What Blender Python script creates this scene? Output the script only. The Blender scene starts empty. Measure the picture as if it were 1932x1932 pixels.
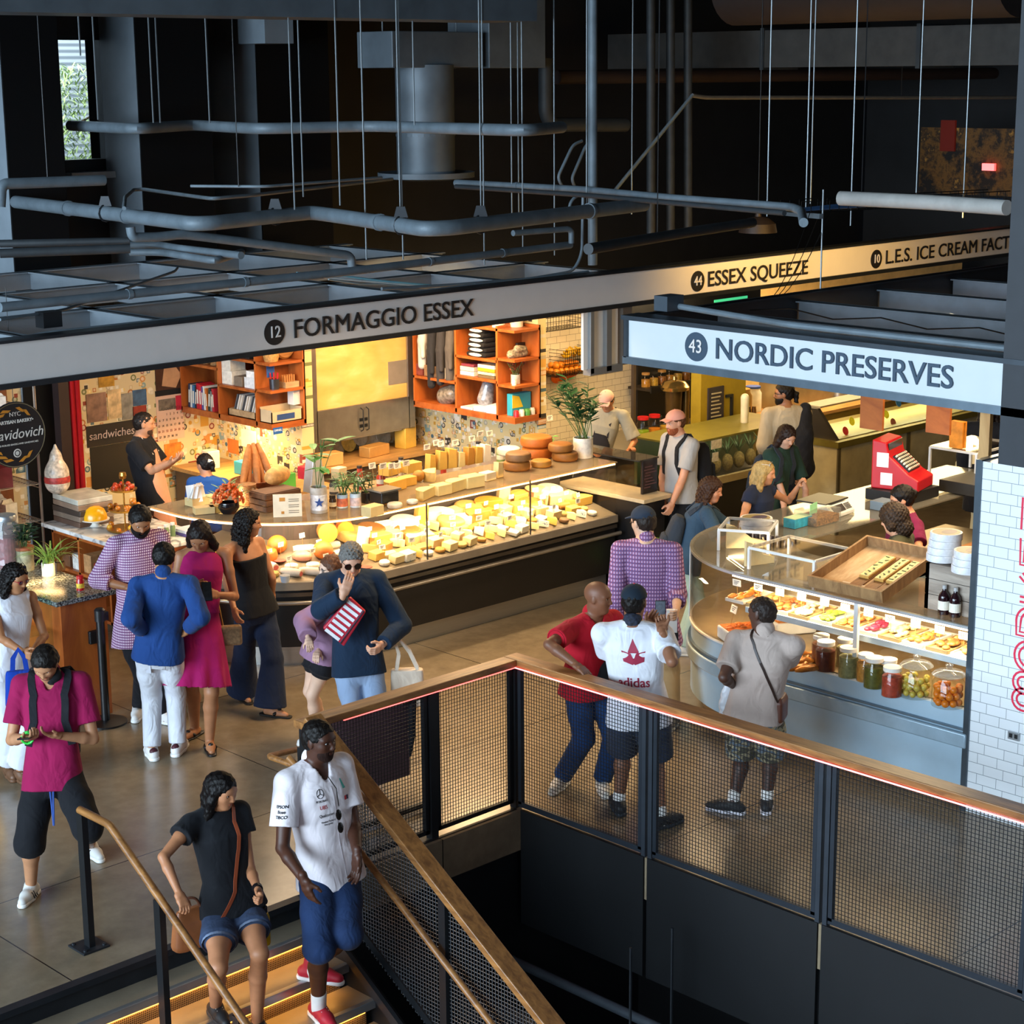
import bpy,bmesh,math,random,colorsys
import numpy as np
from mathutils import Vector,Matrix,noise as mnoise
R=random.Random(7)
S=bpy.context.scene
COL=S.collection
PI=math.pi
# ---------------------------------------------------------------- camera
CAMH=5.1
FPX=3561.8
YAW,PITCH,ROLL=0.800290,-0.2282346,-0.0080574
_f=np.array([math.cos(PITCH)*math.cos(YAW),math.cos(PITCH)*math.sin(YAW),math.sin(PITCH)])
_r=np.array([math.sin(YAW),-math.cos(YAW),0.0]);_u=np.cross(_r,_f)
CR=math.cos(ROLL)*_r+math.sin(ROLL)*_u
CU=-math.sin(ROLL)*_r+math.cos(ROLL)*_u
CF=_f
CC=np.array([0,0,CAMH])
cam=bpy.data.cameras.new('camera');cam.sensor_width=36;cam.lens=FPX/1932*36;cam.clip_end=200
co=bpy.data.objects.new('camera',cam);COL.objects.link(co)
co.matrix_world=Matrix(((CR[0],CU[0],-CF[0],0),(CR[1],CU[1],-CF[1],0),(CR[2],CU[2],-CF[2],CAMH),(0,0,0,1)))
S.camera=co
def ray(px,py):
 return CR*((px-966)/FPX)-CU*((py-966)/FPX)+CF
def at(px,py,x=None,y=None,z=None):
 d=ray(px,py);i,v=(0,x)if x is not None else(1,y)if y is not None else(2,z)
 t=(v-CC[i])/d[i]
 return Vector(CC+d*t)
 # ---------------------------------------------------------------- world, daylight, exposure
W=bpy.data.worlds.new('world');S.world=W;W.use_nodes=True
W.node_tree.nodes['Background'].inputs[0].default_value=(0.42,0.62,1.0,1)
W.node_tree.nodes['Background'].inputs[1].default_value=0.035
def area(name,loc,target,sx,sy,power,color,spread=180):
 l=bpy.data.lights.new(name,'AREA');l.shape='RECTANGLE';l.size=sx;l.size_y=sy
 l.energy=power;l.color=color;l.spread=math.radians(spread)
 o=bpy.data.objects.new(name,l);COL.objects.link(o);o.location=loc
 o.rotation_euler=(Vector(target)-Vector(loc)).to_track_quat('-Z','Y').to_euler()
 return o
COOL=(0.66,0.84,1.0);WARM=(1.0,0.60,0.24);WARM2=(1.0,0.72,0.42)
area('window_daylight',(-14,8.0,5.5),(9,8.5,1.5),20,8,9500,COOL)
area('balcony_window_daylight',(-5,-6,8.0),(9,8,0.5),9,4,620,(0.9,0.93,1.0))
S.view_settings.view_transform='Standard';S.view_settings.look='None'
S.view_settings.exposure=0.12;S.view_settings.gamma=1.0;S.view_settings.use_curve_mapping=False
S.cycles.max_bounces=6;S.cycles.diffuse_bounces=2;S.cycles.glossy_bounces=3;S.cycles.transmission_bounces=4
S.cycles.transparent_max_bounces=14;S.cycles.caustics_reflective=False;S.cycles.caustics_refractive=False
S.cycles.sample_clamp_indirect=4
# ---------------------------------------------------------------- materials
def lin(h):
 if isinstance(h,(tuple,list)):return tuple(h)[:3]
 h=h.lstrip('#');c=[int(h[i:i+2],16)/255 for i in(0,2,4)]
 return tuple(x/12.92 if x<=0.04045 else((x+0.055)/1.055)**2.4 for x in c)
MATS={}
class NT:
 def __init__(s,m):s.t=m.node_tree;s.n=s.t.nodes;s.l=s.t.links
 def add(s,typ,**k):
  n=s.n.new(typ)
  for a,v in k.items():
   if a.startswith('i_'):n.inputs[int(a[2:])if a[2:].isdigit()else a[2:].replace('_',' ')].default_value=v
   else:setattr(n,a,v)
  return n
 def link(s,a,b):s.l.new(a,b)
def coords(nt,scale=(1,1,1),rot=(0,0,0)):
 tc=nt.add('ShaderNodeTexCoord');mp=nt.add('ShaderNodeMapping')
 mp.inputs['Scale'].default_value=scale;mp.inputs['Rotation'].default_value=rot
 nt.link(tc.outputs['Object'],mp.inputs['Vector']);return mp.outputs[0]
def mix(nt,fac,a,b):
 m=nt.add('ShaderNodeMix',data_type='RGBA')
 for s_,i in((fac,0),(a,6),(b,7)):
  if hasattr(s_,'node'):nt.link(s_,m.inputs[i])
  else:m.inputs[i].default_value=s_ if i==0 else(*lin(s_),1)
 return m.outputs[2]
def ramp(nt,fac,*stops):
 r=nt.add('ShaderNodeValToRGB');e=r.color_ramp.elements
 while len(e)<len(stops):e.new(0.5)
 for el,(p,c)in zip(e,stops):el.position=p;el.color=(*lin(c),1)
 nt.link(fac,r.inputs[0]);return r.outputs[0]
def base(name,rough=0.5,metal=0.0,spec=0.5):
 m=bpy.data.materials.new(name);m.use_nodes=True;nt=NT(m);b=nt.n['Principled BSDF']
 b.inputs['Roughness'].default_value=rough;b.inputs['Metallic'].default_value=metal
 b.inputs['Specular IOR Level'].default_value=spec
 return m,nt,b
def noise(nt,scale,detail=3,rough=0.55,sc=(1,1,1)):
 n=nt.add('ShaderNodeTexNoise',i_Scale=scale,i_Detail=detail,i_Roughness=rough)
 nt.link(coords(nt,sc),n.inputs['Vector']);return n.outputs[0]
def bump(nt,b,h,strength=0.2,dist=0.01):
 bp=nt.add('ShaderNodeBump',i_Strength=strength,i_Distance=dist);nt.link(h,bp.inputs['Height'])
 nt.link(bp.outputs[0],b.inputs['Normal'])
def M(color,rough=0.55,metal=0.0,var=0.12,vs=6.0,bmp=0.0,bs=30.0,emit=0.0,ecol=None,spec=0.5,sheen=0.0,vsc=(1,1,1)):
 key=('M',color,rough,metal,var,vs,bmp,bs,emit,ecol,spec,sheen,vsc)
 if key in MATS:return MATS[key]
 m,nt,b=base('mat_%d'%len(MATS),rough,metal,spec);c=lin(color)
 if var:
  lo=tuple(x*(1-var)for x in c);hi=tuple(min(1,x*(1+var))for x in c)
  nt.link(ramp(nt,noise(nt,vs,sc=vsc),(0.3,lo),(0.7,hi)),b.inputs['Base Color'])
 else:b.inputs['Base Color'].default_value=(*c,1)
 if bmp:bump(nt,b,noise(nt,bs,4),bmp,0.02)
 if sheen:b.inputs['Sheen Weight'].default_value=sheen
 if emit:
  b.inputs['Emission Color'].default_value=(*lin(ecol or color),1);b.inputs['Emission Strength'].default_value=emit
 MATS[key]=m;return m
def cloth(color,fold=0.35,rough=0.85,var=0.08,fs=9.0):
 key=('cloth',color,fold,fs)
 if key in MATS:return MATS[key]
 m,nt,b=base('cloth_%d'%len(MATS),rough,0,0.25);c=lin(color)
 nt.link(ramp(nt,noise(nt,5,3),(0.3,tuple(x*(1-var)for x in c)),(0.7,tuple(min(1,x*(1+var))for x in c))),b.inputs['Base Color'])
 n=nt.add('ShaderNodeTexNoise',i_Scale=fs,i_Detail=2.5,i_Distortion=0.8);nt.link(coords(nt,(1,1,0.55)),n.inputs['Vector'])
 bump(nt,b,n.outputs[0],fold,0.045);b.inputs['Sheen Weight'].default_value=0.04
 MATS[key]=m;return m
def plaid(c1,c2,c3,size=0.018):
 key=('plaid',c1,c2,c3,size)
 if key in MATS:return MATS[key]
 m,nt,b=base('plaid_%d'%len(MATS),0.85,0,0.2)
 out=None
 sx=nt.add('ShaderNodeSeparateXYZ');nt.link(coords(nt),sx.inputs[0])
 ad=nt.add('ShaderNodeMath',operation='SUBTRACT');nt.link(sx.outputs[0],ad.inputs[0]);nt.link(sx.outputs[1],ad.inputs[1])
 fs=[]
 for o in(ad.outputs[0],sx.outputs[2]):
  a=nt.add('ShaderNodeMath',operation='DIVIDE',i_1=size);nt.link(o,a.inputs[0])
  f=nt.add('ShaderNodeMath',operation='FRACT');nt.link(a.outputs[0],f.inputs[0])
  g=nt.add('ShaderNodeMath',operation='GREATER_THAN',i_1=0.55);nt.link(f.outputs[0],g.inputs[0]);fs.append(g.outputs[0])
 nt.link(mix(nt,fs[1],mix(nt,fs[0],c1,c2),mix(nt,fs[0],c2,c3)),b.inputs['Base Color'])
 n=nt.add('ShaderNodeTexNoise',i_Scale=9,i_Detail=2.5,i_Distortion=0.8);nt.link(coords(nt,(1,1,0.55)),n.inputs['Vector'])
 bump(nt,b,n.outputs[0],0.35,0.045);MATS[key]=m;return m
def wood(c1,c2,sc=(2,2,30),rough=0.45,bmp=0.08,rot=(0,0,0)):
 key=('wood',c1,c2,sc,rough)
 if key in MATS:return MATS[key]
 m,nt,b=base('wood_%d'%len(MATS),rough)
 n=nt.add('ShaderNodeTexNoise',i_Scale=1.0,i_Detail=5,i_Roughness=0.65,i_Distortion=0.6);nt.link(coords(nt,sc),n.inputs['Vector'])
 nt.link(ramp(nt,n.outputs[0],(0.32,c1),(0.68,c2)),b.inputs['Base Color']);bump(nt,b,n.outputs[0],bmp,0.01)
 MATS[key]=m;return m
def tiles(axis,c='#e9edf0',mortar='#8f979c',w=0.155,h=0.075,rough=0.25):
 key=('tiles',axis,c,mortar,w,h)
 if key in MATS:return MATS[key]
 m,nt,b=base('tiles_%d'%len(MATS),rough)
 sp=nt.add('ShaderNodeSeparateXYZ');nt.link(coords(nt),sp.inputs[0]);cb=nt.add('ShaderNodeCombineXYZ')
 nt.link(sp.outputs[0 if axis=='x' else 1],cb.inputs[0]);nt.link(sp.outputs[2],cb.inputs[1])
 br=nt.add('ShaderNodeTexBrick',offset=0.33);br.inputs['Scale'].default_value=1
 br.inputs['Color1'].default_value=(*lin(c),1);br.inputs['Color2'].default_value=(*[x*0.96 for x in lin(c)],1)
 br.inputs['Mortar'].default_value=(*lin(mortar),1);br.inputs['Mortar Size'].default_value=0.0022
 br.inputs['Brick Width'].default_value=w;br.inputs['Row Height'].default_value=h
 nt.link(cb.outputs[0],br.inputs['Vector']);nt.link(br.outputs[0],b.inputs['Base Color'])
 MATS[key]=m;return m
def glass(tint='#ffffff',refl=1.0,name='glass',haze=0.0):
 key=('glass',tint,refl,haze)
 if key in MATS:return MATS[key]
 m=bpy.data.materials.new(name);m.use_nodes=True;nt=NT(m)
 nt.n.remove(nt.n['Principled BSDF']);out=nt.n['Material Output']
 tr=nt.add('ShaderNodeBsdfTransparent');tr.inputs[0].default_value=(*lin(tint),1)
 gl=nt.add('ShaderNodeBsdfGlossy',i_Roughness=0.03);fr=nt.add('ShaderNodeLayerWeight');pw=nt.add('ShaderNodeMath',operation='POWER',i_1=5.0);nt.link(fr.outputs['Facing'],pw.inputs[0])
 mu=nt.add('ShaderNodeMath',operation='MULTIPLY_ADD',i_1=0.9*refl,i_2=0.04*refl);nt.link(pw.outputs[0],mu.inputs[0])
 mx=nt.add('ShaderNodeMixShader');nt.link(mu.outputs[0],mx.inputs[0]);nt.link(tr.outputs[0],mx.inputs[1]);nt.link(gl.outputs[0],mx.inputs[2])
 last=mx
 if haze:
  df=nt.add('ShaderNodeBsdfDiffuse');df.inputs[0].default_value=(*lin(tint),1);m2=nt.add('ShaderNodeMixShader',i_0=haze)
  nt.link(mx.outputs[0],m2.inputs[1]);nt.link(df.outputs[0],m2.inputs[2]);last=m2
 nt.link(last.outputs[0],out.inputs[0]);MATS[key]=m;return m
def emis(color,strength,base_c='#ffffff'):
 return M(base_c,0.4,0,0,emit=strength,ecol=color)
def collage(name,bg,pal,scale=7.0,fill=0.62,axis='x'):
 key=('collage',name)
 if key in MATS:return MATS[key]
 m,nt,b=base(name,0.55);col=None
 for k,(sc,metric,th)in enumerate(((scale,'CHEBYCHEV',0.36),(scale*1.5,'EUCLIDEAN',0.36),(scale*2.3,'CHEBYCHEV',0.32))):
  v=nt.add('ShaderNodeTexVoronoi',distance=metric,i_Scale=sc,i_Randomness=0.85);v.feature='F1'
  mp=nt.add('ShaderNodeMapping');mp.inputs['Location'].default_value=(k*3.7,k*1.3,k*2.1)
  s_=(1,0.02,1)if axis=='x' else(0.02,1,1);nt.link(coords(nt,s_),mp.inputs[0]);nt.link(mp.outputs[0],v.inputs['Vector'])
  sp=nt.add('ShaderNodeSeparateColor');nt.link(v.outputs['Color'],sp.inputs[0])
  n=len(pal);r=ramp(nt,sp.outputs[0],*[(i/n,p)for i,p in enumerate(pal[k:]+pal[:k])]);r.node.color_ramp.interpolation='CONSTANT'
  ring=nt.add('ShaderNodeMath',operation='LESS_THAN',i_1=th*0.62);nt.link(v.outputs['Distance'],ring.inputs[0])
  ns=noise(nt,scale*9,2);inner=mix(nt,ns,r,'#f4ead6');r2=mix(nt,ring.outputs[0],r,inner)
  lt=nt.add('ShaderNodeMath',operation='LESS_THAN',i_1=th);nt.link(v.outputs['Distance'],lt.inputs[0])
  gt=nt.add('ShaderNodeMath',operation='GREATER_THAN',i_1=1-fill);nt.link(sp.outputs[1],gt.inputs[0])
  mu=nt.add('ShaderNodeMath',operation='MULTIPLY');nt.link(lt.outputs[0],mu.inputs[0]);nt.link(gt.outputs[0],mu.inputs[1])
  col=mix(nt,mu.outputs[0],col if col is not None else bg,r2)
 nt.link(col,b.inputs['Base Color']);MATS[key]=m;return m
 # ---------------------------------------------------------------- mesh building
class MB:
 def __init__(s):s.v=[];s.f=[];s.mi=[];s.m=0
 def add(s,vs,fs):
  o=len(s.v);s.v+=[tuple(v)for v in vs];s.f+=[[i+o for i in f]for f in fs];s.mi+=[s.m]*len(fs);return s
 def bx(s,x0,x1,y0,y1,z0,z1,xf=None):
  vs=[(x,y,z)for z in(z0,z1)for x,y in((x0,y0),(x1,y0),(x1,y1),(x0,y1))]
  if xf is not None:vs=[xf@Vector(v)for v in vs]
  return s.add(vs,[(0,3,2,1),(4,5,6,7),(0,1,5,4),(1,2,6,5),(2,3,7,6),(3,0,4,7)])
 def box(s,c,d,rz=0,rx=0,ry=0):
  xf=Matrix.Translation(c)@Matrix.Rotation(rz,4,'Z')@Matrix.Rotation(ry,4,'Y')@Matrix.Rotation(rx,4,'X')
  return s.bx(-d[0]/2,d[0]/2,-d[1]/2,d[1]/2,-d[2]/2,d[2]/2,xf)
 def bar(s,a,b,w,h=None,up=(0,0,1)):
  a=Vector(a);b=Vector(b);d=(b-a).normalized();up=Vector(up)
  if abs(d.dot(up))>0.99:up=Vector((1,0,0))
  r=d.cross(up).normalized();u=r.cross(d);h=h or w;r=r*w/2;u=u*h/2
  return s.add([p+q for p in(a,b)for q in(-r-u,r-u,r+u,-r+u)],[(3,2,1,0),(4,5,6,7),(0,1,5,4),(1,2,6,5),(2,3,7,6),(3,0,4,7)])
 def tube(s,pts,r,n=10,cap=True,fillet=0.0):
  pts=[Vector(p)for p in pts]
  if fillet and len(pts)>2:
   q=[pts[0]]
   for i in range(1,len(pts)-1):
    a,b,c=pts[i-1],pts[i],pts[i+1];f=min(fillet,(a-b).length*0.49,(c-b).length*0.49)
    p0=b+(a-b).normalized()*f;p1=b+(c-b).normalized()*f
    q+=[p0.lerp(b,t).lerp(b.lerp(p1,t),t)for t in(0,.25,.5,.75,1)]
   pts=q+[pts[-1]]
  rs=r if isinstance(r,(list,tuple))else[r]*len(pts)
  if len(rs)!=len(pts):rs=[rs[0]]*len(pts)
  rings=[];nrm=None
  for i,p in enumerate(pts):
   t=((pts[i+1]-p if i+1<len(pts)else p-pts[i-1]).normalized()+(p-pts[i-1]if i else pts[1]-p).normalized()).normalized()
   if nrm is None:nrm=t.orthogonal().normalized()
   else:
    nrm=(nrm-t*nrm.dot(t))
    nrm=nrm.normalized()if nrm.length>1e-6 else t.orthogonal().normalized()
   bn=t.cross(nrm);rings.append([p+(nrm*math.cos(2*PI*k/n)+bn*math.sin(2*PI*k/n))*rs[i]for k in range(n)])
  vs=[v for rg in rings for v in rg]
  fs=[(i*n+k,i*n+(k+1)%n,(i+1)*n+(k+1)%n,(i+1)*n+k)for i in range(len(pts)-1)for k in range(n)]
  if cap:fs+=[tuple(range(n))[::-1],tuple(range((len(pts)-1)*n,len(pts)*n))]
  return s.add(vs,fs)
 def lathe(s,prof,c=(0,0,0),n=20,xf=None,sx=1,sy=1,cap=True):
  vs=[];c=Vector(c)
  for r,z in prof:vs+=[Vector((r*sx*math.cos(2*PI*k/n),r*sy*math.sin(2*PI*k/n),z))for k in range(n)]
  vs=[(xf@v if xf is not None else v)+c for v in vs];L=len(prof)
  fs=[(i*n+k,i*n+(k+1)%n,(i+1)*n+(k+1)%n,(i+1)*n+k)for i in range(L-1)for k in range(n)]
  if cap and prof[0][0]>1e-6:fs.append(tuple(range(n))[::-1])
  if cap and prof[-1][0]>1e-6:fs.append(tuple(range((L-1)*n,L*n)))
  return s.add(vs,fs)
 def prism(s,poly,d,o=(0,0,0),u=(1,0,0),v=(0,0,1),w=None):
  u=Vector(u);v=Vector(v);w=Vector(w)if w is not None else u.cross(v);o=Vector(o);n=len(poly)
  a=[o+u*p[0]+v*p[1]for p in poly];b=[p+w*d for p in a]
  return s.add(a+b,[tuple(range(n))[::-1],tuple(range(n,2*n))]+[(i,(i+1)%n,(i+1)%n+n,i+n)for i in range(n)])
 def ball(s,c,r,n=12,m=8,xf=None):
  r=r if isinstance(r,(tuple,list))else(r,r,r);c=Vector(c);vs=[Vector((0,0,-r[2]))]
  for j in range(1,m):
   t=-PI/2+PI*j/m;vs+=[Vector((r[0]*math.cos(t)*math.cos(2*PI*k/n),r[1]*math.cos(t)*math.sin(2*PI*k/n),r[2]*math.sin(t)))for k in range(n)]
  vs.append(Vector((0,0,r[2])))
  fs=[(0,1+(k+1)%n,1+k)for k in range(n)]+[(1+(j-1)*n+k,1+(j-1)*n+(k+1)%n,1+j*n+(k+1)%n,1+j*n+k)for j in range(1,m-1)for k in range(n)]
  fs+=[(len(vs)-1,1+(m-2)*n+k,1+(m-2)*n+(k+1)%n)for k in range(n)]
  return s.add([(xf@v if xf is not None else v)+c for v in vs],fs)
 def leaf(s,a,d,l,w,up=(0,0,1),droop=0.3,seg=4):
  a=Vector(a);d=Vector(d).normalized();sd=d.cross(Vector(up));sd=sd.normalized()if sd.length>1e-3 else Vector((1,0,0))
  vs=[];p=a.copy();dd=d.copy()
  for i in range(seg+1):
   t=i/seg;ww=w*math.sin(PI*min(1,0.08+t*0.92))**0.8*(1 if i<seg else 0.05)
   vs+=[p-sd*ww/2,p+Vector((0,0,-0.12*ww)),p+sd*ww/2]
   dd=(dd+Vector((0,0,-droop/seg))).normalized();p=p+dd*l/seg
  return s.add(vs,[f for i in range(seg)for f in((i*3,i*3+1,i*3+4,i*3+3),(i*3+1,i*3+2,i*3+5,i*3+4))])
def setp(o,label=None,cat=None,group=None,kind=None):
 for k,v in(('label',label),('category',cat),('group',group),('kind',kind)):
  if v:o[k]=v
 return o
def thing(name,label,cat,loc=(0,0,0),rz=0.0,group=None):
 o=bpy.data.objects.new(name,None);o.empty_display_size=0.1;COL.objects.link(o)
 o.location=loc;o.rotation_euler=(0,0,rz);return setp(o,label,cat,group)
def mesh_obj(name,vs,fs,mats,mi=None,parent=None,local=False,sharp=None):
 if parent is not None and not local:
  inv=(Matrix.Translation(parent.location)@parent.rotation_euler.to_matrix().to_4x4())if parent.parent is None else None
  if inv is None:
   q=parent
   while q.parent:q=q.parent
   inv=Matrix.Translation(q.location)@q.rotation_euler.to_matrix().to_4x4()
  inv=np.array(inv.inverted());a=np.asarray(vs,float);vs=a@inv[:3,:3].T+inv[:3,3]
 me=bpy.data.meshes.new(name);me.from_pydata([tuple(v)for v in vs],[],fs)
 for m in(mats if isinstance(mats,(list,tuple))else[mats]):me.materials.append(m)
 if mi is not None and len(me.materials)>1:me.polygons.foreach_set('material_index',mi)
 if sharp is not None:
  me.shade_smooth()
  if sharp<180:me.set_sharp_from_angle(angle=math.radians(sharp))
 o=bpy.data.objects.new(name,me);COL.objects.link(o)
 if parent is not None:o.parent=parent
 return o
def put(name,mb,mat,parent=None,label=None,cat=None,group=None,kind=None,sm=None,bev=0.0,local=False,origin=None):
 vs=mb.v
 if parent is None and origin is None and not local:
  a=np.array(vs);origin=(*((a.min(0)+a.max(0))/2)[:2],a.min(0)[2])
 if origin is not None and parent is None:vs=np.array(vs)-np.array(origin)
 o=mesh_obj(name,vs,mb.f,mat,mb.mi,parent,local,sm)
 if origin is not None and parent is None:o.location=origin
 if bev:
  b=o.modifiers.new('edge','BEVEL');b.width=bev;b.segments=2;b.limit_method='ANGLE';b.angle_limit=0.7
 return setp(o,label,cat,group,kind)
def dup(root,loc,rz=None,label=None,group=None):
 r=root.copy();COL.objects.link(r);r.location=loc
 if rz is not None:r.rotation_euler=(0,0,rz)
 if label:r['label']=label
 if group:r['group']=group
 for ch in list(root.children):
  c=ch.copy();COL.objects.link(c);c.parent=r
  for g in list(ch.children):
   d=g.copy();COL.objects.link(d);d.parent=c
 return r
TMP=bpy.data.scenes.new('workbench')
def text(name,body,size,o,u,v,mat,parent=None,ext=0.004,bold=0.0,align='CENTER',squeeze=1.0,shear=0.0,spacing=1.0,**kw):
 cu=bpy.data.curves.new('lettering','FONT');cu.body=body;cu.size=size;cu.extrude=ext;cu.bevel_depth=bold;cu.bevel_resolution=0;cu.align_x=align
 cu.align_y='CENTER';cu.shear=shear;cu.space_character=spacing;cu.resolution_u=4
 ob=bpy.data.objects.new('lettering',cu);TMP.collection.objects.link(ob);vl=TMP.view_layers[0];vl.update()
 me=bpy.data.meshes.new_from_object(ob.evaluated_get(vl.depsgraph));TMP.collection.objects.unlink(ob)
 u=Vector(u).normalized();v=Vector(v).normalized();w=u.cross(v);o=Vector(o)
 vs=[o+u*p.co.x*squeeze+v*p.co.y+w*(p.co.z+ext+bold)for p in me.vertices];fs=[tuple(p.vertices)for p in me.polygons]
 mb=MB();mb.add(vs,fs);bpy.data.meshes.remove(me)
 return put(name,mb,mat,parent,**kw)
 # ================================================================ THE SETTING
BLACK=M('#131417',0.6,var=0.25,vs=3,bmp=0.1);GREYP=M('#7c8790',0.6,var=0.12,vs=2.5,bmp=0.08,bs=60)
STEELD=M('#23272c',0.45,0.3,var=0.2);STEEL=M('#9aa0a6',0.32,0.9,var=0.06,vs=3,vsc=(1,1,20))
STAINL=M('#b9b6b0',0.28,0.85,var=0.05,vs=3,vsc=(1,1,20));ALU=M('#aeb4b9',0.35,0.8,var=0.04)
BLKMET=M('#17191c',0.42,0.2,var=0.15);WHITE=M('#eef0ef',0.5,var=0.03);CREAM=M('#e9e0c9',0.6,var=0.05)
OAK=wood('#6b4526','#a8743f',(3,26,26),0.38);OAKY=wood('#6b4526','#a8743f',(26,3,26),0.38)
ORANGE=wood('#8c431a','#b9652b',(5,5,1.3),0.4);ORANGEH=wood('#8c431a','#b9652b',(1.3,9,9),0.4)
RAW=wood('#8f714f','#c7a67a',(2,12,12),0.7,0.2);GREYW=wood('#7d7064','#b0a294',(14,1.6,12),0.75,0.25)
def struct(name,mb,m,**k):return put(name,mb,m,kind='structure',**k)
def floor_mat():
 m,nt,b=base('polished_concrete',0.22,0,0.6)
 n1=noise(nt,0.55,5,0.6);n2=noise(nt,7,4,0.65)
 mx=nt.add('ShaderNodeMath',operation='MULTIPLY_ADD',i_1=0.45,i_2=0.22);nt.link(n2,mx.inputs[0])
 ad=nt.add('ShaderNodeMath',operation='MULTIPLY_ADD',i_1=0.6);nt.link(n1,ad.inputs[0]);nt.link(mx.outputs[0],ad.inputs[2])
 c=ramp(nt,ad.outputs[0],(0.45,'#625747'),(0.75,'#857660'),(0.95,'#978770'))
 sp=nt.add('ShaderNodeSeparateXYZ');nt.link(coords(nt),sp.inputs[0]);line=None
 for i,off,per in((1,10.24,2.35),(0,8.05,2.9)):
  a=nt.add('ShaderNodeMath',operation='SUBTRACT',i_1=off);nt.link(sp.outputs[i],a.inputs[0])
  pp=nt.add('ShaderNodeMath',operation='PINGPONG',i_1=per/2);nt.link(a.outputs[0],pp.inputs[0])
  l=nt.add('ShaderNodeMath',operation='LESS_THAN',i_1=0.0045);nt.link(pp.outputs[0],l.inputs[0])
  if line is None:line=l
  else:
   o=nt.add('ShaderNodeMath',operation='MAXIMUM');nt.link(line.outputs[0],o.inputs[0]);nt.link(l.outputs[0],o.inputs[1]);line=o
 nt.link(mix(nt,line.outputs[0],c,'#1a1612'),b.inputs['Base Color'])
 return m
FLOORM=floor_mat()
mb=MB();mb.bx(-4,8.8,9.0,21,-0.3,0);mb.bx(8.8,27,-4,21,-0.3,0);struct('floor',mb,FLOORM,origin=(0,0,0))
mb=MB();mb.bx(-4,27,-8,21,7.4,7.6);struct('ceiling',mb,BLACK)
mb=MB();mb.bx(-4,11.03,18.3,18.5,0,7.4);mb.bx(12.0,12.4,18.3,19.3,0,7.4);mb.bx(11.03,12.0,18.3,18.5,5.53,7.4);mb.bx(11.03,12.0,18.3,18.5,0,4.10);mb.bx(12.0,27,19.1,19.3,0,7.4);struct('wall_back',mb,BLACK)
mb=MB();mb.bx(26.8,27,-8,19,0,7.4);struct('wall_right',mb,BLACK)
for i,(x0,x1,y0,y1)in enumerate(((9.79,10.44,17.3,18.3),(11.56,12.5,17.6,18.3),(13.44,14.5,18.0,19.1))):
 mb=MB();mb.bx(x0,x1,y0+.02,y1,0.0,7.4);mb.m=1;mb.bx(x0+.004,x1,y0,y0+.02,0,7.4);struct('wall_pier_%d'%(i+1),mb,[GREYP,M('#060709',0.7,var=0,spec=0.2)])  # front faces near black: the piers' shaded side is put into the colour
mb=MB();mb.bx(13.2,13.6,17.5,18.0,5.45,6.3);struct('trim_1',mb,GREYP)
wf=MB()
for a in((11.03,11.06,4.10,5.53),(11.96,12.0,4.10,5.53),(11.05,11.96,4.10,4.22),(11.05,11.96,5.49,5.53)):wf.bx(a[0],a[1],18.32,18.42,a[2],a[3])
wo=struct('window_1',wf,BLKMET)
mb=MB();mb.bx(11.05,11.97,18.36,18.37,4.22,5.5);put('pane',mb,glass(refl=0.6),wo)
mb=MB();mb.bx(11.0,11.55,18.1,18.32,4.02,4.09);put('window_sill',mb,M('#8e979c',0.6),wo)
m,nt,b=base('louvres',0.7);wv=nt.add('ShaderNodeTexWave',bands_direction='Z',i_Scale=3.2);nt.link(coords(nt),wv.inputs[0])
nt.link(ramp(nt,wv.outputs[0],(0.2,'#6f7d8c'),(0.8,'#a9b7c4')),b.inputs['Base Color'])
mb=MB();mb.bx(7,22,27.0,27.4,0,12)
put('building',mb,m,label='grey louvred building seen outside through the window',cat='building')
tr=thing('tree','pale green leafy tree outside the window behind the left pier','tree',(14.0,23.6,0))
mb=MB();mb.tube([(14.0,23.6,0),(14.1,23.6,3),(14.0,23.7,5.2)],[0.14,0.1,0.05])
for k in range(14):
 a=R.uniform(0,6.28);z0=R.uniform(2.2,4.6);mb.tube([(14.05,23.6,z0),(14.05+1.1*math.cos(a),23.6+0.9*math.sin(a),z0+R.uniform(.2,.9))],[0.03,0.01],6)
put('trunk',mb,M('#5a4a38',0.8),tr,sm=60)
mb=MB()
for k in range(5200):
 c=Vector((14.15+R.gauss(0,.62),23.5+R.gauss(0,.5),R.uniform(2.6,5.3)));c.x+=0.5*(5.3-c.z)*R.uniform(-.8,.3)
 mb.leaf(c,(R.uniform(-1,1),R.uniform(-1,1),R.uniform(-.6,.2)),R.uniform(.08,.2),.028,seg=2)
put('foliage',mb,M('#bcd998',0.6,var=0.35,vs=1.5),tr)
area('outdoor_daylight',(11.5,19.9,8.5),(13.2,25,3.6),5,2,3200,(0.93,1.0,0.98))
mb=MB();mb.bx(-4,27,-8,21,-4.2,-4.0);struct('floor_lower',mb,M('#17130f',0.5))
for i,(y0,y1)in enumerate(((9.0,7.82),(7.80,6.39),(6.37,4.95),(4.93,3.4))):
 mb=MB();mb.bx(8.79,8.82,y1+0.006,y0-0.006,-0.86,0.005);struct('trim_fascia_%d'%(i+1),mb,M('#0c0e11',.5,var=.1))
mb=MB();mb.bx(6.96,8.79,9.03,9.06,-0.86,0.005);struct('trim_fascia_5',mb,M('#0c0e11',.5,var=.1))
mb=MB();mb.bx(3,27,9.3,9.5,-4,-0.3);struct('wall_lower_back',mb,BLACK)
mb=MB();mb.bx(10.4,10.6,-8,9.3,-4,-0.3);struct('wall_lower_right',mb,BLACK)
mb=MB();mb.bx(11.0,11.35,3.2,6.755,0,2.52);struct('wall_tiled',mb,tiles('y'))
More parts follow.
